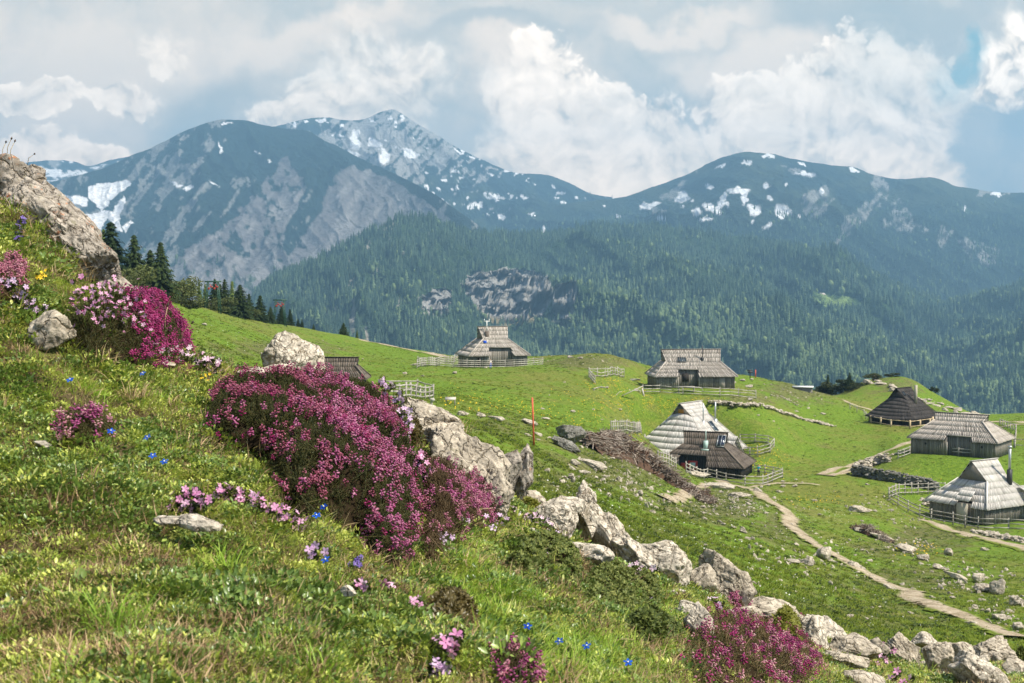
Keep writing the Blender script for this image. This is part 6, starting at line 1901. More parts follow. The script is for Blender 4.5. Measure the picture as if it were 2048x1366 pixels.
fence([(1700, 818), (1728, 833), (1742, 845)], 'thin fence posts climbing left from the black hut', 1, 1.2, 3.0, seed=16)
fence([(1778, 1000), (1796, 1012), (1816, 1024), (1862, 1042), (1906, 1050), (1956, 1058), (2080, 1064)], 'rail fence sweeping in front of the hut at the right edge', 3, 1.45, 3.2, seed=17)
fence([(1778, 998), (1797, 990), (1836, 989), (1876, 986), (1890, 988)], 'rail fence behind the stony patch left of the hut at the right edge', 3, 1.6, 1.5, seed=18)
fence([(1796, 918), (1808, 914), (1820, 909)], 'short rail fence at the left corner of the long pale hut', 3, 1.3, 1.6, seed=19)
fence([(2028, 893), (2060, 893), (2090, 894)], 'dark rail fence leaving the frame right of the long pale hut', 2, 1.3, 2.4, seed=20)
fence([(2000, 850), (2032, 862), (2030, 896)], 'weathered rail fence behind the right end of the long pale hut', 2, 1.2, 2.8, seed=24)

# leaning broken pole of the long fence
c = hit(1243, 792, 20, 420)
mb = MB(); d_ = at(1286, 772, c.y + 2) - c; mb.bar((0, 0, .0), d_, .12, .12, .7); tag(mb.build('broken_pole', m_fence), 'long broken pole leaning against the end of the long rail fence', 'pole').location = c
c = hit(1288, 792, 20, 420)
mb = MB(); d_ = at(1284, 777, c.y + .5) - c; mb.bar((0, 0, -.1), d_, .22, .2, .8); tag(mb.build('broken_pole', m_fence), 'short pale prop post leaning at the end of the long rail fence', 'pole').location = c

# dry stone walls
def stone_wall(pts, label, h=1.2, w=.8, n=260, seed=1, mat=None, smax=.36):
    rng = np.random.default_rng(seed); W = [hit(a, b, 20, 420) for a, b in pts]
    seg = [math.hypot(b.x - a.x, b.y - a.y) for a, b in zip(W[:-1], W[1:])]; tot = sum(seg)
    T = [rock_shape(200 + i, 3, 9, crack=0, strata=0) for i in range(4)]
    Vs = []; Fs = []; k = 0; c = np.array(G(W[0].x, W[0].y))
    for _ in range(n):
        t = rng.random() * tot; i = 0
        while t > seg[i]: t -= seg[i]; i += 1
        p = V3(W[i], W[i + 1], t / seg[i])
        V, F = T[rng.integers(4)]
        s = rng.uniform(.4, 1) * smax
        zz = rng.random() * h * (1 - s * .5)
        q = np.array([p.x + rng.normal(0, w * .25), p.y + rng.normal(0, w * .3), H1(p.x, p.y) + zz])
        a = rng.uniform(0, 6.28); R = np.array([[math.cos(a), -math.sin(a), 0], [math.sin(a), math.cos(a), 0], [0, 0, 1]])
        Vs.append(V * np.array([s * 1.3, s, s * .75]) @ R.T + q - c); Fs.append(F + k); k += len(V)
    o = mesh_np('dry_stone_wall', np.concatenate(Vs), np.concatenate(Fs), mat or m_rkf, False); o.location = c
    return tag(o, label, 'stone wall')


stone_wall([(1706, 950), (1760, 960), (1820, 971), (1876, 982)], 'dark dry stone wall running right below the field track', 1.7, .7, 620, 1, m_rkd)
stone_wall([(1712, 944), (1745, 930), (1778, 922)], 'pale tumbled stone wall climbing beside the field track', 1.5, 1.2, 240, 2)
stone_wall([(1424, 806), (1470, 812), (1520, 812)], 'low rubble wall under the long rail fence', .45, 2.4, 210, 3, smax=.3)
stone_wall([(1530, 815), (1580, 830), (1625, 843), (1668, 853)], 'thin line of rubble running down right from the long rail fence', .25, 1.2, 360, 4)
stone_wall([(1540, 790), (1575, 800), (1600, 815)], 'faint line of half buried stones on the slope right of the long grey hut', .1, 2.0, 60, 5, smax=.2)
stone_wall([(1960, 1068), (2010, 1080), (2060, 1088)], 'rubble bank below the fence of the right edge hut', .5, 2.0, 220, 6)
stone_wall([(1848, 1000), (1870, 1012), (1880, 1022)], 'pile of pinkish rubble left of the right edge hut', .5, 2.2, 150, 7)

# ------------------------------------------------------------------ paths
m_path, g = M('bare_path')
P_ = g.n('ShaderNodeNewGeometry').outputs['Position']
n1 = g.noise(P_, 1.2, 6, .7); n2 = g.noise(P_, 7, 4, .7)
eg = g.attr('edge').outputs['Fac']
c = g.ramp(g.m('ADD', g.m('MULTIPLY', n1, .6), g.m('MULTIPLY', n2, .4)), [(.36, (0.16, 0.13, 0.07)), (.5, (0.36, 0.29, 0.20)), (.64, (0.55, 0.47, 0.36))])
gm = g.ss(.62, .86, g.m('ADD', g.m('MULTIPLY', eg, .62), g.m('MULTIPLY', g.m('ADD', n1, g.m('MULTIPLY', g.noise(P_, 3.0, 5, .7), .6)), .42)))
c = g.mix(gm, c, g.ramp(n2, [(.3, (0.07, 0.11, 0.012)), (.6, (0.17, 0.215, 0.03))]))
g.surf(c, .95, g.bump(n2, .8, .1), .1)


def path(name, pts, w, thr=.0, n=700, seed=1, m=None, lift=.16, w1=None):
    W = [hit(a, b, 20, 420) for a, b in pts]
    L = np.cumsum([0] + [math.hypot(b.x - a.x, b.y - a.y) for a, b in zip(W[:-1], W[1:])])
    s = np.linspace(0, L[-1], n); X = pchip(L, [p.x for p in W], s); Y = pchip(L, [p.y for p in W], s)
    dx, dy = np.gradient(X), np.gradient(Y); l = np.hypot(dx, dy); nx, ny = -dy / l, dx / l
    k = 17; q = np.linspace(-1, 1, k)
    ww = 1.08 * np.linspace(w, w1 or w, n) * (1 + .18 * fbm(s / 7.0, s * 0 + seed, oct=3, seed=seed))
    X2 = X[:, None] + nx[:, None] * q * ww[:, None] / 2; Y2 = Y[:, None] + ny[:, None] * q * ww[:, None] / 2
    Z2 = H(X2, Y2) + lift - .09 * np.abs(q)[None, :] ** 4
    F = grid_faces(n, k); cx = X2.ravel()[F].mean(1); cy_ = Y2.ravel()[F].mean(1); qq = np.abs(np.broadcast_to(q, X2.shape).ravel()[F].mean(1))
    use = fbm(cx / .8, cy_ / .8, oct=5, seed=seed + 3, gain=.7) * 1.5 + (1 - qq) * 1.1 > thr - .45
    o = mesh_np(name, np.stack([X2.ravel(), Y2.ravel(), Z2.ravel()], 1), F[use], m or m_path, True, attrs={'edge': np.abs(np.broadcast_to(q, X2.shape).ravel())})
    tag(o, kind='structure')
    return o


path('footpath', [(1440, 962), (1490, 978), (1530, 1000), (1572, 1026), (1590, 1062), (1625, 1088), (1680, 1118), (1740, 1152), (1800, 1180), (1860, 1212), (1930, 1240), (1985, 1262), (2040, 1280)], 2.5, .62, 1260, 1, w1=1.7)
path('footpath', [(1330, 1000), (1400, 975), (1450, 968)], 1.6, .5, 360, 2)
path('field_track', [(1885, 862), (1850, 872), (1800, 892), (1755, 912), (1700, 935), (1642, 951)], 1.7, .05, 600, 3)
path('field_track', [(1890, 872), (1850, 888), (1800, 906), (1760, 922), (1712, 938), (1660, 953)], 1.7, .05, 600, 4)
path('road', [(1880, 852), (1940, 848), (2000, 845), (2060, 846), (2140, 848)], 5.0, .0, 480, 5)
path('road', [(1960, 862), (2010, 854), (2060, 850)], 1.6, .3, 270, 6)
path('road', [(1690, 802), (1712, 812), (1740, 820), (1756, 826)], 2.4, .1, 300, 7)
path('footpath', [(1850, 1042), (1890, 1058), (1940, 1072), (1990, 1084), (2060, 1100), (2120, 1112)], 3.0, .15, 600, 8)
path('field_track', [(722, 680), (770, 690), (830, 703), (880, 712), (918, 716)], 3.2, .05, 480, 9)
path('footpath', [(1480, 975), (1560, 968), (1640, 972)], .9, .55, 360, 10)
# ------------------------------------------------------------------ trees on the left ridge
m_need_t = leafmat('spruce_needles', [(0.1, (0.012, 0.022, 0.010)), (0.5, (0.024, 0.040, 0.015)), (0.9, (0.045, 0.065, 0.022))], .85, .05, .08)
m_larch_t = leafmat('larch_needles', [(0.1, (0.06, 0.09, 0.02)), (0.9, (0.14, 0.19, 0.05))], .8, .15, .1)
m_leaf_t = leafmat('willow_leaves', [(0.1, (0.07, 0.085, 0.028)), (0.5, (0.12, 0.14, 0.045)), (0.9, (0.19, 0.21, 0.075))], .7, .2, .15)
m_leaf_d = leafmat('pine_scrub', [(0.1, (0.018, 0.026, 0.010)), (0.5, (0.04, 0.052, 0.016)), (0.9, (0.08, 0.088, 0.03))], .8, .1, .1)
m_bark = simple('bark', (0.09, 0.07, 0.055), .95, .3, 6)


def spruce_mesh(seed, mat, R=.20, n_wh=26, droop=.35):
    """unit height spruce crown made of drooping twig sprays"""
    r = random.Random(seed); V = []; F = []
    for i in range(n_wh):
        z = .05 + .93 * (i + r.uniform(-.3, .3)) / n_wh
        Rz = R * (1 - z) ** .85 * (1 + .18 * math.sin(i * 2.1 + seed)) + .008
        nb = 10 if z < .7 else 7
        for k in range(nb):
            a = 6.283 * k / nb + i * 1.1 + r.uniform(-.25, .25)
            L = Rz * r.uniform(.55, 1.2); c, s = math.cos(a), math.sin(a)
            ns = max(2, int(L / .022)); px_, pz = 0, z
            for q in range(ns):
                f0, f1 = q / ns, (q + 1.5) / ns
                x0, x1 = L * f0, L * f1; z0, z1 = z + .03 - droop * L * f0 ** 1.3, z - droop * L * f1 ** 1.3
                w = .020 * (1.2 - .5 * f0) * r.uniform(.7, 1.5)
                for sg in (-1, 1):
                    b = len(V)
                    V += [(c * x0, s * x0, z0), (c * x1 * .85 - s * sg * w, s * x1 * .85 + c * sg * w, z1 - .012 * r.random()), (c * x1 + r.uniform(-.004, .004), s * x1, z1 - .022 * r.random())]
                    F.append((b, b + 1, b + 2))
            b = len(V); V += [(c * L * .3, s * L * .3, z - .01), (c * L * .8, s * L * .8, z - droop * L * .8 - .03 * r.random()), (c * L * .9, s * L * .9, z - droop * L)]; F.append((b, b + 1, b + 2))
    return mesh_np('crown', V, np.array(F), mat, False, link=False).data


def leafy_mesh(seed, mat, n=2600, lobes=9, flat=1.0, leaf=.022):
    """unit height broad crown: leaf faces spread through overlapping lobes"""
    r = np.random.default_rng(seed); V = []; P = []
    for i in range(lobes):
        c = np.array([r.uniform(-.30, .30) * flat, r.uniform(-.26, .26), r.uniform(.25, .78)]); q = r.uniform(.14, .27)
        m = n // lobes; d = r.normal(size=(m, 3)); d /= np.linalg.norm(d, axis=1, keepdims=True)
        P.append(c + d * q * (r.random((m, 1)) ** .35) * np.array([1, 1, .8]))
    P = np.concatenate(P); n = len(P)
    d = r.normal(size=(n, 3)); d /= np.linalg.norm(d, axis=1, keepdims=True); e = np.cross(d, r.normal(size=(n, 3))); e /= np.linalg.norm(e, axis=1, keepdims=True)
    s = leaf * r.uniform(.6, 1.5, (n, 1))
    V = np.stack([P - d * s, P + e * s * .6, P + d * s, P - e * s * .6], 1).reshape(-1, 3)
    return mesh_np('crown', V, np.arange(4 * n).reshape(-1, 4), mat, False, link=False).data


def trunk_mesh(h=.95, r0=.016, limbs=0, seed=1):
    mb = MB(); rr = random.Random(seed)
    mb.tube([(0, 0, -.08), (.003, 0, .3), (0, .002, h)], [r0, r0 * .75, r0 * .15], 7)
    for i in range(limbs):
        a = rr.uniform(0, 6.28); z = rr.uniform(.12, .45); l = rr.uniform(.2, .35)
        mb.tube([(0, 0, z), (math.cos(a) * l * .6, math.sin(a) * l * .6, z + l * .5), (math.cos(a) * l, math.sin(a) * l, z + l * .95)], [r0 * .6, r0 * .4, r0 * .1], 5)
    return mb.build('trunk', m_bark, link=False).data


SPR = [spruce_mesh(i, m_need_t, R=.20 + .025 * (i % 3)) for i in range(5)]
LAR = [spruce_mesh(9, m_larch_t, R=.17, droop=.1)]
LEA = [leafy_mesh(3, m_leaf_t), leafy_mesh(4, m_leaf_t, flat=1.4)]
SCR = [leafy_mesh(5, m_leaf_d, 2200, 8, 1.5, .028), leafy_mesh(6, m_leaf_d, 2200, 7, 1.2, .03)]
TR0 = trunk_mesh(); TR1 = trunk_mesh(.6, .02, 5)


def tree(name, px, top, bot, Y, crown, trunk, label, cat, wide=1.0, group=None, seed=0):
    """stands at ground level below column px; its top reaches row top"""
    u, v = slopes(px, top)
    x = float(u) * Y; zt = float(v) * Y; zb = H1(x, Y)
    if bot is not None:
        zb = min(zb, float(slopes(px, bot)[1]) * Y)
    h = zt - zb
    root = empty(name, (x, Y, zb), rnd.uniform(0, 6.28), label, cat, group)
    for nm, me in (('trunk', trunk), ('crown', crown)):
        o = bpy.data.objects.new(nm, me); COL.objects.link(o); o.parent = root; o.scale = (h * wide, h * wide, h)
    return root


T = [(221, 440, 215, 1.25, 'tallest broad spruce standing close to the left rock outcrop'), (268, 466, 225, .95, 'slim spruce between the broad one and the twin spruces'), (300, 497, 218, 1.0, 'left and slightly shorter of the twin spruces'), (321, 482, 216, 1.1, 'right and taller of the twin spruces'),
     (429, 556, 262, .9, 'spruce seen inside the first lift gate, left one'), (440, 566, 268, .8, 'spruce seen inside the first lift gate, right one'), (449, 556, 266, .8, 'spruce just right of the first lift gate'), (480, 567, 275, 1.2, 'full spruce midway between the two lift gates'),
     (472, 580, 277, .9, 'smaller spruce leaning on the full one between the gates'), (498, 586, 282, 1.0, 'spruce right of the full one between the gates'), (520, 589, 290, 1.2, 'lone standing spruce left of the second lift gate'), (541, 612, 300, 1.1, 'short spruce touching the left leg of the second lift gate'),
     (563, 611, 312, 1.1, 'spruce framed by the second lift gate'), (580, 617, 318, 1.0, 'spruce just right of the second lift gate'), (596, 637, 326, 1.0, 'small spruce, first down the slope from the second gate'), (604, 638, 326, .9, 'small spruce, second down the slope from the second gate'), (627, 648, 332, 1.0, 'tiny spruce tip on the skyline'),
     (687, 645, 330, 1.3, 'lone dark spruce standing on the skyline above the white boulder')]
for i, (px, tp, Y, wd, lb) in enumerate(T):
    tree('spruce', px, tp, None, Y, SPR[i % 5], TR0, lb, 'spruce', wd * 1.45, 'spruces along the left ridge')
for i, (px, tp, Y, lb) in enumerate([(207, 455, 232, 'pale larch tip behind the tallest spruce'), (398, 562, 262, 'pale green larch left of the first lift gate, left one'), (410, 566, 264, 'pale green larch left of the first lift gate, right one'), (464, 560, 300, 'faint pale larch behind the first lift gate'), (714, 659, 331, 'short light green larch right of the lone skyline spruce')]):
    tree('larch', px, tp, None, Y, LAR[0], TR0, lb, 'larch', 1.1, 'larches along the left ridge')
for i, (px, tp, bt, Y, wd, cr, lb) in enumerate([(250, 515, 600, 208, 1.2, 0, 'grey green willow below the slim spruce'), (285, 545, 600, 206, 1.4, 1, 'low willow scrub left of the twin spruces'), (362, 540, 615, 226, 1.2, 0, 'tall light green willow right of the twin spruces'), (385, 566, 620, 236, 1.3, 1, 'willow sloping down towards the first lift gate'),
                                                (335, 580, 610, 215, 1.6, 1, 'low scrub under the twin spruces'), (420, 592, 625, 252, 1.5, 0, 'scrub at the left leg of the first lift gate'), (450, 590, 628, 262, 1.6, 1, 'scrub inside the first lift gate'), (500, 612, 640, 280, 1.5, 0, 'scrub under the trees between the gates'), (236, 560, 600, 203, 1.4, 1, 'scrub at the foot of the tallest spruce')]):
    tree('willow', px, tp, bt, Y, LEA[cr], TR1, lb, 'willow', wd * 1.25)
for i, (px, tp, bt, Y, wd, lb) in enumerate([(345, 590, 612, 212, 2.2, 'dark dwarf pine below the twin spruces'), (380, 598, 620, 224, 2.2, 'dark dwarf pine below the light willow'), (300, 572, 600, 203, 1.6, 'dark dwarf pine filling under the slim spruce'),
                                            (1652, 764, 784, 322, 1.6, 'dark dwarf pine at the left end of the knoll'), (1672, 758, 784, 322, 1.8, 'dark dwarf pine beside a tiny spruce tip'), (1694, 755, 782, 320, 1.8, 'dark dwarf pine around the knoll spruce'), (1718, 757, 780, 318, 1.8, 'dark dwarf pine on the left shoulder of the knoll'), (1707, 764, 784, 314, 1.7, 'low dwarf pine in front of the knoll spruce'),
                                            (1748, 742, 758, 326, 2.4, 'rounded dwarf pine on the knoll top, left one'), (1783, 744, 758, 326, 2.4, 'rounded dwarf pine on the knoll top, right one'), (1870, 770, 788, 322, 1.3, 'dark shrub among the white rocks right of the knoll'), (1638, 770, 784, 322, 1.6, 'lowest dwarf pine at the far left of the knoll')]):
    tree('dwarf_pine', px, tp, bt, Y, SCR[i % 2], TR1, lb, 'dwarf pine', wd)
tree('spruce', 1699, 744, None, 318, SPR[2], TR0, 'small spruce rising from the dwarf pines on the knoll', 'spruce', 1.4)
tree('spruce', 1656, 748, None, 322, SPR[3], TR0, 'tiny spruce tip at the left of the knoll', 'spruce', 1.2)
tree('juniper', 1466, 802, 815, 231, SCR[0], TR1, 'brown green bush in the rubble under the long rail fence', 'bush', 1.4)

# ------------------------------------------------------------------ drag lift gates
for (xl, xr, tp, bl, br, Y, lb) in [(411, 440, 563, 617, 621, 250, 'green steel lift gate farther left, among the spruces'), (547, 571, 600, 637, 641, 300, 'green steel lift gate farther right, on the open ridge')]:
    root = empty('lift_gate', G(at((xl + xr) / 2, bl, Y).x, Y), 0, lb, 'lift gate', 'ski lift gates')
    o = Vector(root.location)
    for (x0, x1) in ((xl, xl + 5), (xr, xr - 4)):
        mb = MB(); a = at(x0, bl, Y); a.z = H1(a.x, Y) - .3; b = at(x1, tp, Y)
        for dx in (-.22, .22):
            for dy in (-.2, .2):
                mb.bar(a - o + Vector((dx, dy, 0)), b - o + Vector((dx * .5, dy, 0)), .09)
        for k in range(9):
            p, q = V3(a, b, k / 9) - o, V3(a, b, (k + 1) / 9) - o
            mb.bar(p + Vector((-.22, -.2, 0)), q + Vector((.2, -.2, 0)), .05); mb.bar(p + Vector((.22, .2, 0)), q + Vector((-.2, .2, 0)), .05)
        mb.build('leg', m_green, root)
    a, b = at(xl + 4, tp, Y) - o, at(xr - 3, tp, Y) - o
    mb = MB(); mb.bar(a + Vector((-.5, 0, 0)), b + Vector((.5, 0, 0)), .22, .25); mb.bar(a + Vector((-.3, 0, -.55)), b + Vector((.3, 0, -.55)), .08, .08); mb.build('crossbeam', m_green, root)
    for f in (.28, .78):
        mb = MB(); p = V3(a, b, f) + Vector((0, -.3, -.5)); mb.bar(p, p + Vector((0, 0, -.6)), .10, .2)
        mb.tube([p + Vector((-.25, -.1, -.75)), p + Vector((-.25, .1, -.75))], .20, 10); mb.tube([p + Vector((.25, -.1, -.45)), p + Vector((.25, .1, -.45))], .16, 10); mb.build('pulley', m_redp, root)

# ------------------------------------------------------------------ poles and signs
c = hit(1068, 893, 20, 200); tp_ = at(1064.5, 795, c.y)
mb = MB(); mb.tube([Vector((0, 0, -.2)), (tp_ - c) * .5, tp_ - c], .055, 9); tag(mb.build('marker_pole', m_poler), 'tall red marker pole standing alone in the pasture', 'pole').location = c
c = hit(1511, 756, 20, 420)
mb = MB(); mb.tube([(0, 0, -.2), (0, 0, 1.7)], .09, 7); tag(mb.build('marker_pole', m_poler), 'short red pole on the skyline right of the long grey hut', 'pole').location = c
c = hit(1500, 757, 20, 420)
root = empty('signpost', c, 0, 'dark signpost with two boards on the skyline right of the long grey hut', 'signpost')
part('post', m_dmetal, root, boxes=[(-.08, .08, -.08, .08, -.2, 1.6)]); part('board', m_dmetal, root, boxes=[(-.5, .5, -.12, -.08, 1.1, 1.42)]); part('board', m_dmetal, root, boxes=[(-.6, .35, -.12, -.08, 1.48, 1.75)])
c = hit(901, 809, 20, 300)
root = empty('notice_stand', c, 0, 'small pale wooden notice stand in the pasture right of the paddock fence', 'sign')
part('leg', m_fence, root, boxes=[(-.36, -.29, -.04, .04, -.2, .5)]); part('leg', m_fence, root, boxes=[(.29, .36, -.04, .04, -.2, .5)])
mb = MB(); mb.hexa([(-.4, -.22, .35), (.4, -.22, .35), (.4, .12, .5), (-.4, .12, .5), (-.4, -.22, .41), (.4, -.22, .41), (.4, .12, .56), (-.4, .12, .56)], .9); mb.build('board', m_fence, root)
c = hit(863, 811, 20, 300)
mb = MB(); mb.bar((0, 0, -.2), (0, 0, .5), .14, None, .8); mb.bar((-.03, -.08, .3), (.2, -.08, .46), .04, .2, .9); tag(mb.build('post', m_fence), 'short post with a pale plate below the paddock fence', 'post').location = c
c = hit(1606, 782, 20, 420)
root = empty('shed', c, -.2, 'low shed with a flat white roof behind the ridge, left of the knoll', 'shed')
part('wall', m_wallg, root, boxes=[(-1.9, 1.9, 0, 2.2, -1, .75)]); part('roof', m_white, root, boxes=[(-2.1, 2.1, -.3, 2.5, .75, .9)])
c = hit(1382, 784, 20, 420)
root = empty('garden_table', c, .0, 'grey wooden table with a bent hoop in front of the long grey hut', 'table')
part('top', m_fence, root, boxes=[(-2.2, .6, -.5, .5, .85, .95)]); part('leg', m_fence, root, boxes=[(-2.1, -2.0, -.4, .4, -.2, .85)]); part('leg', m_fence, root, boxes=[(.4, .5, -.4, .4, -.2, .85)])
part('hoop', m_fence, root, tubes=[([(.6, -.3, .9), (1.2, -.3, .85), (1.8, -.3, .55), (2.1, -.3, .0)], .05, 6)])
c = hit(1266, 762, 20, 420)
root = empty('plank_heap', c, .0, 'pale heap of boards left of the long grey hut', 'heap')
for k in range(7): part('board', m_fence, root, bars=[((-1.5 + .2 * k, -.3 + .1 * k, .1 + .05 * k), (1.3, .3 - .1 * k, .12 + .04 * k), .25, .06)], tint=.9)

# ------------------------------------------------------------------ people
m_skin = simple('skin', (0.55, 0.33, 0.24), .6, .1, 8); m_hair = simple('hair_brown', (0.06, 0.035, 0.02), .8, .2, 8)
m_turq = simple('turquoise_cloth', (0.03, 0.50, 0.62), .8, .1, 8); m_black = simple('black_cloth', (0.015, 0.015, 0.02), .8, .1, 8)
m_wcloth = simple('white_cloth', (0.78, 0.70, 0.68), .8, .08, 8); m_bcloth = simple('blue_cloth', (0.02, 0.12, 0.55), .8, .1, 8)


def skin_mesh(name, verts, edges, radii, mat, parent=None, root_i=0, sub=2):
    me = bpy.data.meshes.new(name); me.from_pydata(verts, edges, []); me.materials.append(mat)
    o = bpy.data.objects.new(name, me); COL.objects.link(o); o.parent = parent
    sk = o.modifiers.new('skin', 'SKIN'); sk.use_smooth_shade = True
    for i, r_ in enumerate(radii):
        v = me.skin_vertices[0].data[i]; v.radius = (r_, r_) if not hasattr(r_, '__len__') else r_; v.use_root = i == root_i
    sb = o.modifiers.new('sub', 'SUBSURF'); sb.levels = sub; sb.render_levels = sub
    return o


def person(loc, rz, label, top_m, leg_m, arms):
    root = empty('person', loc, rz, label, 'person')
    V = [(0, 0, .95), (0, 0, 1.15), (0, .01, 1.38), (0, 0, 1.50), (0, -.01, 1.58), (0, -.01, 1.70)]; E = [(0, 1), (1, 2), (2, 3), (3, 4), (4, 5)]
    R_ = [(.15, .11), (.13, .10), (.17, .11), (.055, .055), (.078, .09), (.07, .085)]
    clothes = {'sleeve': [], 'leg': []}
    for sg in (-1, 1):
        b = len(V); V += [(sg * .09, 0, .88), (sg * .10, -.02, .48), (sg * .11, .02, .09), (sg * .12, -.13, .035)]; E += [(0, b), (b, b + 1), (b + 1, b + 2), (b + 2, b + 3)]; R_ += [.085, .06, .04, .035]
        el, ha = arms[0 if sg < 0 else 1]
        b = len(V); V += [(sg * .19, .0, 1.40), el, ha]; E += [(2, b), (b, b + 1), (b + 1, b + 2)]; R_ += [.055, .042, .028]
        h = Vector(ha); d = (h - Vector(el)).normalized(); s = d.cross(Vector((0, 1, 0.2))).normalized()
        hb = len(V); V += [tuple(h + d * .06)]; E += [(b + 2, hb)]; R_ += [(.035, .018)]
        for k in range(4):
            q = len(V); V += [tuple(h + d * .10 + s * (.024 * (k - 1.5))), tuple(h + d * (.155 - .01 * abs(k - 1.5)) + s * (.025 * (k - 1.5)))]; E += [(hb, q), (q, q + 1)]; R_ += [.010, .008]
        q = len(V); V += [tuple(h + d * .06 + s * .05), tuple(h + d * .09 + s * .065)]; E += [(b + 2, q), (q, q + 1)]; R_ += [.011, .009]
    body = skin_mesh('body', V, E, R_, m_skin, root)
    # clothing follows the body
    A = arms
    tv = [(0, 0, .92), (0, 0, 1.15), (0, .01, 1.38), (0, .0, 1.46)]; te = [(0, 1), (1, 2), (2, 3)]; tr = [(.17, .13), (.15, .12), (.19, .13), (.08, .08)]
    for sg in (-1, 1):
        el = Vector(A[0 if sg < 0 else 1][0]); sh = Vector((sg * .19, 0, 1.40)); b = len(tv); tv += [tuple(sh), tuple(sh + (el - sh) * .7)]; te += [(2, b), (b, b + 1)]; tr += [.072, .062]
    skin_mesh('shirt', tv, te, tr, top_m, root)
    lv = [(0, 0, .94)]; le = []; lr = [(.165, .125)]
    for sg in (-1, 1):
        b = len(lv); lv += [(sg * .09, 0, .85), (sg * .10, -.02, .48), (sg * .11, .02, .10)]; le += [(0, b), (b, b + 1), (b + 1, b + 2)]; lr += [.10, .075, .06]
    skin_mesh('trousers', lv, le, lr, leg_m, root)
    skin_mesh('hair', [(0, .02, 1.66), (0, .025, 1.74)], [(0, 1)], [(.085, .09), (.07, .08)], m_hair, root)
    mb = MB()
    for sg in (-1, 1):
        mb.box(sg * .115 - .05, sg * .115 + .05, -.20, .09, -.01, .09)
    mb.build('shoes', m_black, root)
    mb = MB(); mb.bar((0, -.10, 1.655), (0, -.125, 1.635), .025, .03); mb.build('nose', m_skin, root)
    mb = MB()
    for sg in (-1, 1): mb.box(sg * .032 - .010, sg * .032 + .010, -.100, -.092, 1.662, 1.674)
    mb.build('eyes', m_black, root)
    mb = MB(); mb.box(-.022, .022, -.100, -.090, 1.602, 1.610); mb.build('mouth', m_redp, root)
    return root


pp = hit(1517, 953, 20, 420); person(pp, 2.6, 'person in turquoise t-shirt and dark trousers, hands raised to the face, by the dark hut', m_turq, m_black, [((-.30, -.10, 1.22), (-.12, -.24, 1.50)), ((.30, -.10, 1.22), (.12, -.24, 1.50))])
pp = G(at(981, 735, 242).x, 242); person(pp, .5, 'person in white top and blue trousers standing behind the fence of the skyline hut', m_wcloth, m_bcloth, [((-.27, .02, 1.16), (-.25, -.10, .95)), ((.27, .02, 1.16), (.25, -.10, .95))])

# ------------------------------------------------------------------ rocks in the pasture
RK = [mesh_np('rock', *rock_shape(300 + i, 4, 9, strata=.08, lump=.2), m_rkf, False, link=False).data for i in range(6)]
RKD = [mesh_np('rock', *rock_shape(310 + i, 5, 14, strata=.1, crack=.1), m_rkd, False, link=False).data for i in range(3)]


def prock(px, py, w, h, label, i=0, rot=0.0, dark=False, group=None, dep=.9, sink=.25, cat='rock'):
    """py is the row where the rock meets the grass"""
    p = hit(px, py, 20, 430); s = p.y / FPX
    me = (RKD if dark else RK)[i % (3 if dark else 6)]
    o = bpy.data.objects.new('rock', me); COL.objects.link(o)
    o.scale = (w * s / 2 * 1.15, w * s * dep / 2, h * s / 2 * 1.0); o.location = p + Vector((0, w * s * dep * .3, h * s * (.5 - sink * .6)))
    o.rotation_euler = (rnd.uniform(-.1, .1), math.radians(rot), rnd.uniform(-.4, .4))
    return tag(o, label, cat, group)


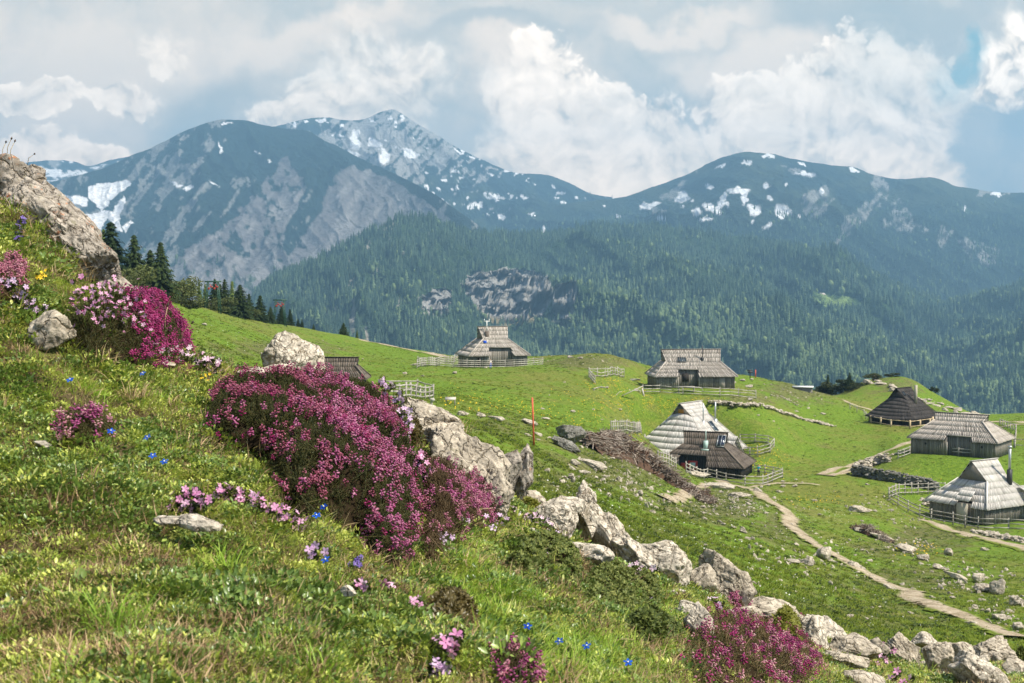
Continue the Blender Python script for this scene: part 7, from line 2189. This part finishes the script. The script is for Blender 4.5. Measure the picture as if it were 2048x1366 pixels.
prock(1141, 890, 62, 46, 'big dark weathered boulder right of the red pole', 0, 5, True, sink=.1)
prock(1132, 900, 60, 26, 'long slab sliding downhill under the big dark boulder', 1, 32, True)
for a in [(925, 832, 22, 12, 'rounded stone on the near pasture edge, first right of the ledge top', 0, 0), (960, 834, 24, 10, 'second stone of the row below the notice stand', 1, 0), (992, 841, 34, 11, 'flat third stone of the row below the notice stand', 2, 8), (1058, 850, 48, 13, 'long flat stone in the grass left of the red pole', 3, 22), (1078, 872, 20, 8, 'small flat stone just right of the red pole', 4, 25), (1093, 840, 20, 6, 'thin stone in grass up right of the red pole', 5, 5),
          (1184, 936, 60, 18, 'flat layered slab below the brush pile', 2, 14), (1150, 932, 20, 16, 'small upright stone left of the layered slab', 0, 0), (1143, 942, 20, 11, 'low white stone left of the layered slab', 1, 5), (1166, 948, 26, 9, 'small stone under the layered slab', 3, 8), (1095, 946, 16, 12, 'lone white stone in the slope below the big dark boulder', 4, 0),
          (1282, 992, 12, 14, 'small upright reddish stone in the slope', 5, 10), (1392, 955, 50, 14, 'mossy rock against the left end of the dark hut fence', 0, 0), (1650, 1122, 46, 34, 'dark fronted boulder beside the footpath', 3, 5), (1618, 1132, 34, 22, 'rough boulder left of the dark fronted one', 4, -10), (1590, 1128, 34, 10, 'flat white rock left of the rough boulder', 5, 4), (1712, 1138, 40, 15, 'flat grey rock on the near side of the footpath', 1, 12), (1742, 1156, 20, 8, 'slim stone in the footpath', 2, 10),
          (1782, 1180, 30, 10, 'flat rock along the lower side of the footpath', 0, 14), (1486, 1066, 18, 14, 'pointed grey stone in the open slope', 1, 20), (1945, 1252, 24, 12, 'grey stone with a dark shadow at the end of the footpath', 2, 0), (1700, 1236, 22, 8, 'low white stone above the pale rock slab', 3, 0), (2005, 1240, 36, 14, 'flat rock right of the lower footpath', 4, 12), (2040, 1262, 26, 20, 'rock touching the right edge above the rock line', 5, 0),
          (1722, 1026, 42, 16, 'white flat boulder left of the right edge hut', 0, 4), (1720, 1066, 30, 12, 'grey stone beside the dead roots', 1, 15), (1765, 1082, 50, 16, 'pale ledge below the dead roots', 2, 18), (1815, 1106, 60, 18, 'pale ledge continuing right of the dead roots', 3, 16), (1850, 1120, 30, 14, 'pale knob at the end of the ledge', 4, 0),
          (1900, 1112, 20, 18, 'round white stone in the green hollow', 5, 0), (1970, 1102, 16, 8, 'small pale stone near the right track', 0, 0), (1880, 1140, 36, 12, 'rock at the head of the stony rib', 1, 14), (1915, 1160, 44, 16, 'pale slab on the stony rib', 2, 18), (1958, 1166, 34, 24, 'hump shaped rock on the stony rib', 3, 10), (2000, 1190, 36, 40, 'tall rounded boulder on the stony rib', 4, 10), (1972, 1186, 40, 20, 'pale rock left of the tall rounded boulder', 5, 0), (2036, 1212, 30, 24, 'rock right of the tall rounded boulder', 0, 0),
          (1140, 716, 16, 6, 'white stone on the dirt hump, left one', 1, 0), (1160, 718, 12, 6, 'white stone on the dirt hump, right one', 2, 0), (1465, 768, 20, 6, 'stone on the slope at the end of the long grey hut', 3, 0), (1500, 775, 20, 7, 'pale stone right of the long grey hut', 4, 0), (885, 1000, 10, 6, 'stone tucked in the grass by the ledge', 5, 0),
          (1480, 996, 44, 12, 'flat pale rock in front of the dark hut fence, left one', 0, 0), (1515, 985, 22, 12, 'small pale rocks under the person', 1, 0), (1440, 978, 60, 12, 'low mossy rock band in front of the dark hut fence', 2, 3)]:
    prock(a[0], a[1], a[2], a[3], a[4], a[5], a[6])
# white rocks over the knoll's right flank
rr = random.Random(5)
for i in range(34):
    t = i / 33; px = 1735 + 225 * t + rr.uniform(-10, 10); py = 764 + 72 * t + rr.uniform(-6, 8)
    prock(px, py, rr.uniform(8, 24), rr.uniform(4, 11), 'white limestone rock on the right flank of the knoll', i, rr.uniform(-10, 20), group='white rocks on the knoll flank')
for i in range(150):
    reg = rr.choice([(1050, 760, 1300, 960), (1400, 1000, 1560, 1180), (1440, 960, 1640, 1060), (700, 700, 1000, 760), (1100, 950, 1480, 1130), (1560, 960, 1800, 1130), (1700, 1060, 2048, 1260), (1560, 1120, 1900, 1260), (280, 600, 640, 720), (1480, 760, 1660, 860)])
    px, py = rr.uniform(reg[0], reg[2]), rr.uniform(reg[1], reg[3])
    x_, y_, z_, ok_ = hits(px, py, 20, 430)
    if not ok_[0] or y_[0] < 30: continue
    k = rr.uniform(3, 11)
    prock(px, py, k * 1.3, k * .6, 'small pale limestone scattered in the pasture grass', i, rr.uniform(-15, 15), group='small stones in the pasture')

# ------------------------------------------------------------------ heap of dead branches
def branch_heap(pts, label, n, hh, ww, seed, rl=(1.0, 2.6), name='branch_heap'):
    r = random.Random(seed); W = [hit(a, b, 20, 420) for a, b in pts]; c = G(W[0].x, W[0].y)
    root = empty(name, c, 0, label, 'brushwood')
    seg = [math.hypot(b.x - a.x, b.y - a.y) for a, b in zip(W[:-1], W[1:])]; tot = sum(seg)
    A = MB(); B = MB()
    for i in range(n):
        t = r.random() * tot; f = t / tot; j = 0
        while t > seg[j] and j < len(seg) - 1: t -= seg[j]; j += 1
        p = V3(W[j], W[j + 1], t / seg[j]); along = (W[j + 1] - W[j]).normalized()
        prof = (math.sin(math.pi * min(1, .12 + f * .95)) ** .6) * (1 + .35 * math.sin(f * 9 + seed))
        off = r.gauss(0, .38); z = hh * prof * max(0, 1 - off * off * 1.6) * r.uniform(.55, 1.08)
        q = p + Vector((along.y, -along.x, 0)) * off * ww; q.z = H1(q.x, q.y) + z
        L = r.uniform(*rl) * .5; a = r.gauss(0, .8); d = (along * math.cos(a) + Vector((along.y, -along.x, 0)) * math.sin(a)); d.z = r.uniform(-.35, .35) - along.z * 0
        k = Vector((r.uniform(-.3, .3), r.uniform(-.3, .3), r.uniform(.0, .5))) * L
        w = r.uniform(.02, .075)
        m_ = A if r.random() < .72 else B
        m_.tube([q - d * L - c, q - d * L * .3 + k * .6 - c, q + d * L * .3 + k - c, q + d * L + k * .2 - c], [w, w * .85, w * .6, w * .25], 5, r.uniform(.1, .95), False)
        for _ in range(2):
            e = Vector((r.uniform(-1, 1), r.uniform(-1, 1), r.uniform(-.1, 1))).normalized() * r.uniform(.25, .6); s_ = q + d * L * r.uniform(-.6, .8) + k * .6 - c
            m_.tube([s_, s_ + e * .5 + Vector((0, 0, .05)), s_ + e], [w * .5, w * .4, w * .15], 4, r.uniform(.2, .95), False)
    a_ = A.build('branches', m_branch, root); a_['kind'] = 'stuff'
    b_ = B.build('twigs', m_twigb, root); b_['kind'] = 'stuff'
    # rotten mass inside
    nu, nv = 70, 14; V = []
    for i in range(nu):
        t = i / (nu - 1) * tot * .999; f = t / tot; j = 0
        while t > seg[j] and j < len(seg) - 1: t -= seg[j]; j += 1
        p = V3(W[j], W[j + 1], t / seg[j]); al = (W[j + 1] - W[j]).normalized()
        prof = (math.sin(math.pi * min(1, .12 + f * .95)) ** .6) * (1 + .35 * math.sin(f * 9 + seed))
        for k in range(nv):
            s_ = -1 + 2 * k / (nv - 1); q = p + Vector((al.y, -al.x, 0)) * s_ * ww * 1.1
            V.append((q.x - c.x, q.y - c.y, H1(q.x, q.y) + hh * .55 * prof * (1 - s_ * s_) - .08 - c.z))
    V = np.array(V); V[:, 2] += .35 * fbm(V[:, 0] / .5, V[:, 1] / .5, oct=4, seed=seed)
    mesh_np('rotten_core', V, grid_faces(nu, nv), m_rot, True, root)
    return root


m_branch = wood_mat('dead_branch', (0.10, 0.075, 0.055), (0.42, 0.35, 0.29)); m_twigb = wood_mat('brown_twig', (0.05, 0.028, 0.018), (0.17, 0.10, 0.065)); m_rot = simple('rotten_wood', (0.085, 0.048, 0.030), .95, .6, 3, bump=.1)
branch_heap([(1172, 894), (1205, 900), (1250, 914), (1295, 936), (1338, 962), (1378, 988), (1410, 1006)], 'long heap of dead grey and brown branches sprawling down towards the dark hut', 1400, 1.35, 1.35, 3, (1.0, 2.6))
branch_heap([(1405, 1000), (1422, 1004)], 'small dark root tangle at the lower end of the branch heap', 110, .8, .6, 4, (.5, 1.2), 'root_tangle')
branch_heap([(1712, 1058), (1745, 1072), (1780, 1086)], 'dead roots and branches above the pale ledge in the lower right pasture', 190, .6, .6, 5, (.6, 1.6), 'root_tangle')
c = hit(1276, 912, 20, 300); mb = MB(); mb.tube([Vector((-.55, 0, .55)), Vector((.55, .1, .95))], .17, 9, .8); tag(mb.build('sawn_log', m_branch), 'short sawn log lying on the branch heap', 'log').location = c

# ------------------------------------------------------------------ small growth of the pasture
m_ptuft = leafmat('pasture_tuft', [(0.1, (0.09, 0.13, 0.014)), (0.45, (0.16, 0.22, 0.024)), (0.8, (0.25, 0.28, 0.045)), (0.95, (0.38, 0.32, 0.12))], .8, .3, .1)
m_pdark = leafmat('pasture_herb', [(0.1, (0.03, 0.055, 0.010)), (0.9, (0.09, 0.12, 0.03))], .7, .2, .2)
m_dand = simple('dandelion_heads', (0.72, 0.46, 0.02), .7, .15, 5); m_dais = simple('daisy_heads', (0.75, 0.74, 0.68), .7, .1, 5)
PT = [blade_tuft(61, 22, .08, .22, .02, .16, 1.1, m_ptuft), blade_tuft(62, 26, .06, .18, .022, .20, 1.2, m_ptuft), blade_tuft(63, 20, .05, .14, .03, .14, 1.4, m_pdark), leaf_pad(64, 22, .09, .16, .08, m_pdark)]
rng = np.random.default_rng(77)
n0 = 165000
u = rng.uniform(-0.62, 0.62, n0); y = np.exp(rng.uniform(math.log(20), math.log(300), n0)); x = u * y
z = H(x, y); px, py = proj(x, y, z)
f = fbm(x / 6, y / 6, oct=4, seed=401)
dryv = pasture_attr(x, y, z)['dry']
kk = rng.random(n0) < np.clip(.45 + .5 * f + .2 * dryv, .1, 1); kk &= (py > 560) & (px > -400) & (px < 2700)
x, y, z, f, dryv = x[kk], y[kk], z[kk], f[kk], dryv[kk]; n = len(x)
idx = np.where(rng.random(n) < .12 + .35 * dryv, rng.integers(2, 4, n), rng.integers(0, 2, n))
S = rng.uniform(.6, 1.3, n) * (1 + .0015 * y)
scatter('pasture_tufts', np.stack([x, y, z], 1), np.stack([np.zeros(n), np.zeros(n), rng.uniform(0, 6.28, n)], 1), S, idx, PT, 'grass tufts and low herbs roughening the wide pasture', 'grass')


def dots(name, mat, regs, n, size, label, cat, seed, lift=.12):
    rng = np.random.default_rng(seed); P = []
    for (cx, cy, rx, ry, w) in regs:
        m = int(n * w); a = rng.normal(cx, rx * .6, m * 1); b = rng.normal(cy, ry * .6, m)
        X, Y, Z, ok = hits(a, b, 22, 330, 500); X, Y, Z = X[ok], Y[ok], Z[ok]
        g_ = fbm(X / 2.2, Y / 2.2, oct=3, seed=seed); q = rng.random(len(X)) < np.clip(.5 + 1.1 * g_, .05, 1)
        P.append(np.stack([X, Y, Z + lift], 1)[q])
    P = np.concatenate(P); n = len(P); D, F = ICO[3]
    T_ = (np.array([(1, 0, 0), (.3, .95, 0), (-.8, .6, 0), (-.8, -.6, 0), (.3, -.95, 0), (0, 0, .45)]) * 1.0, np.zeros((0, 4), int), np.array([(0, 1, 5), (1, 2, 5), (2, 3, 5), (3, 4, 5), (4, 0, 5)]))
    V, F4, F3 = stamp(T_, P, np.array([[0, -.4, 1.0]] * n) + rng.normal(0, .2, (n, 3)), rng.uniform(.5, 1.3, n) * size, rng)
    tag(mesh_np(name, V, [F4, F3], mat, False), label, cat, kind='stuff')


dots('dandelions', m_dand, [(1250, 800, 110, 22, .9), (1370, 810, 60, 14, .5), (1200, 830, 100, 25, .5), (1060, 820, 60, 15, .2), (950, 800, 70, 20, .3), (1540, 930, 40, 22, .5), (1500, 900, 40, 10, .35), (1250, 876, 30, 8, .25), (1640, 1000, 60, 12, .2), (1830, 1100, 60, 12, .2), (1400, 860, 200, 40, .2), (1230, 770, 60, 14, .4), (1850, 960, 60, 20, .05)], 700, .06, 'yellow dandelions sprinkled in drifts over the pasture', 'dandelions', 3)
dots('daisies', m_dais, [(1500, 1010, 60, 25, .5), (1200, 960, 160, 60, .6), (1300, 1020, 160, 60, .6), (1660, 1030, 60, 20, .4), (700, 720, 160, 40, .35), (1400, 1060, 200, 90, .8), (1700, 1150, 250, 80, .8), (1750, 1010, 60, 20, .25), (450, 670, 140, 30, .3), (1250, 830, 60, 20, .2)], 450, .03, 'white daisies and pale stones speckling the slope', 'daisies', 4, .05)

# broken stone and gravel on the worn ground
GV = [mesh_np('g', *rock_shape(330 + i, 3, 8, crack=0, strata=0), m_rkf, False, link=False) for i in range(3)]
rng = np.random.default_rng(91); P = []
for (cx, cy, rx, ry, n) in [(1470, 1010, 90, 28, 520), (1240, 955, 110, 35, 420), (1340, 1000, 60, 20, 220), (1150, 720, 100, 10, 120), (1820, 1092, 70, 16, 200), (1930, 1150, 90, 30, 380), (1600, 790, 80, 18, 160), (1210, 885, 50, 14, 120), (1640, 1110, 90, 40, 260), (1850, 1040, 60, 12, 160), (1990, 1215, 60, 40, 220), (1760, 1010, 70, 14, 130), (1560, 1110, 120, 60, 160), (640, 700, 120, 25, 60), (1900, 800, 60, 20, 160)]:
    X, Y, Z, ok = hits(rng.normal(cx, rx * .6, n), rng.normal(cy, ry * .6, n), 24, 340, 500); P.append(np.stack([X, Y, Z], 1)[ok])
P = np.concatenate(P); n = len(P); kk = rng.random(n) < .6; P = P[kk]; n = len(P); P[:, 2] -= .02; S = (rng.uniform(.2, 1, n) ** 2.5 * .17 + .02)
scatter('gravel', P, rng.uniform(0, 3, (n, 3)), np.stack([S * 1.5, S * 1.1, S * .5], 1), rng.integers(0, 3, n), GV, 'broken limestone chips strewn over the worn parts of the pasture', 'gravel')
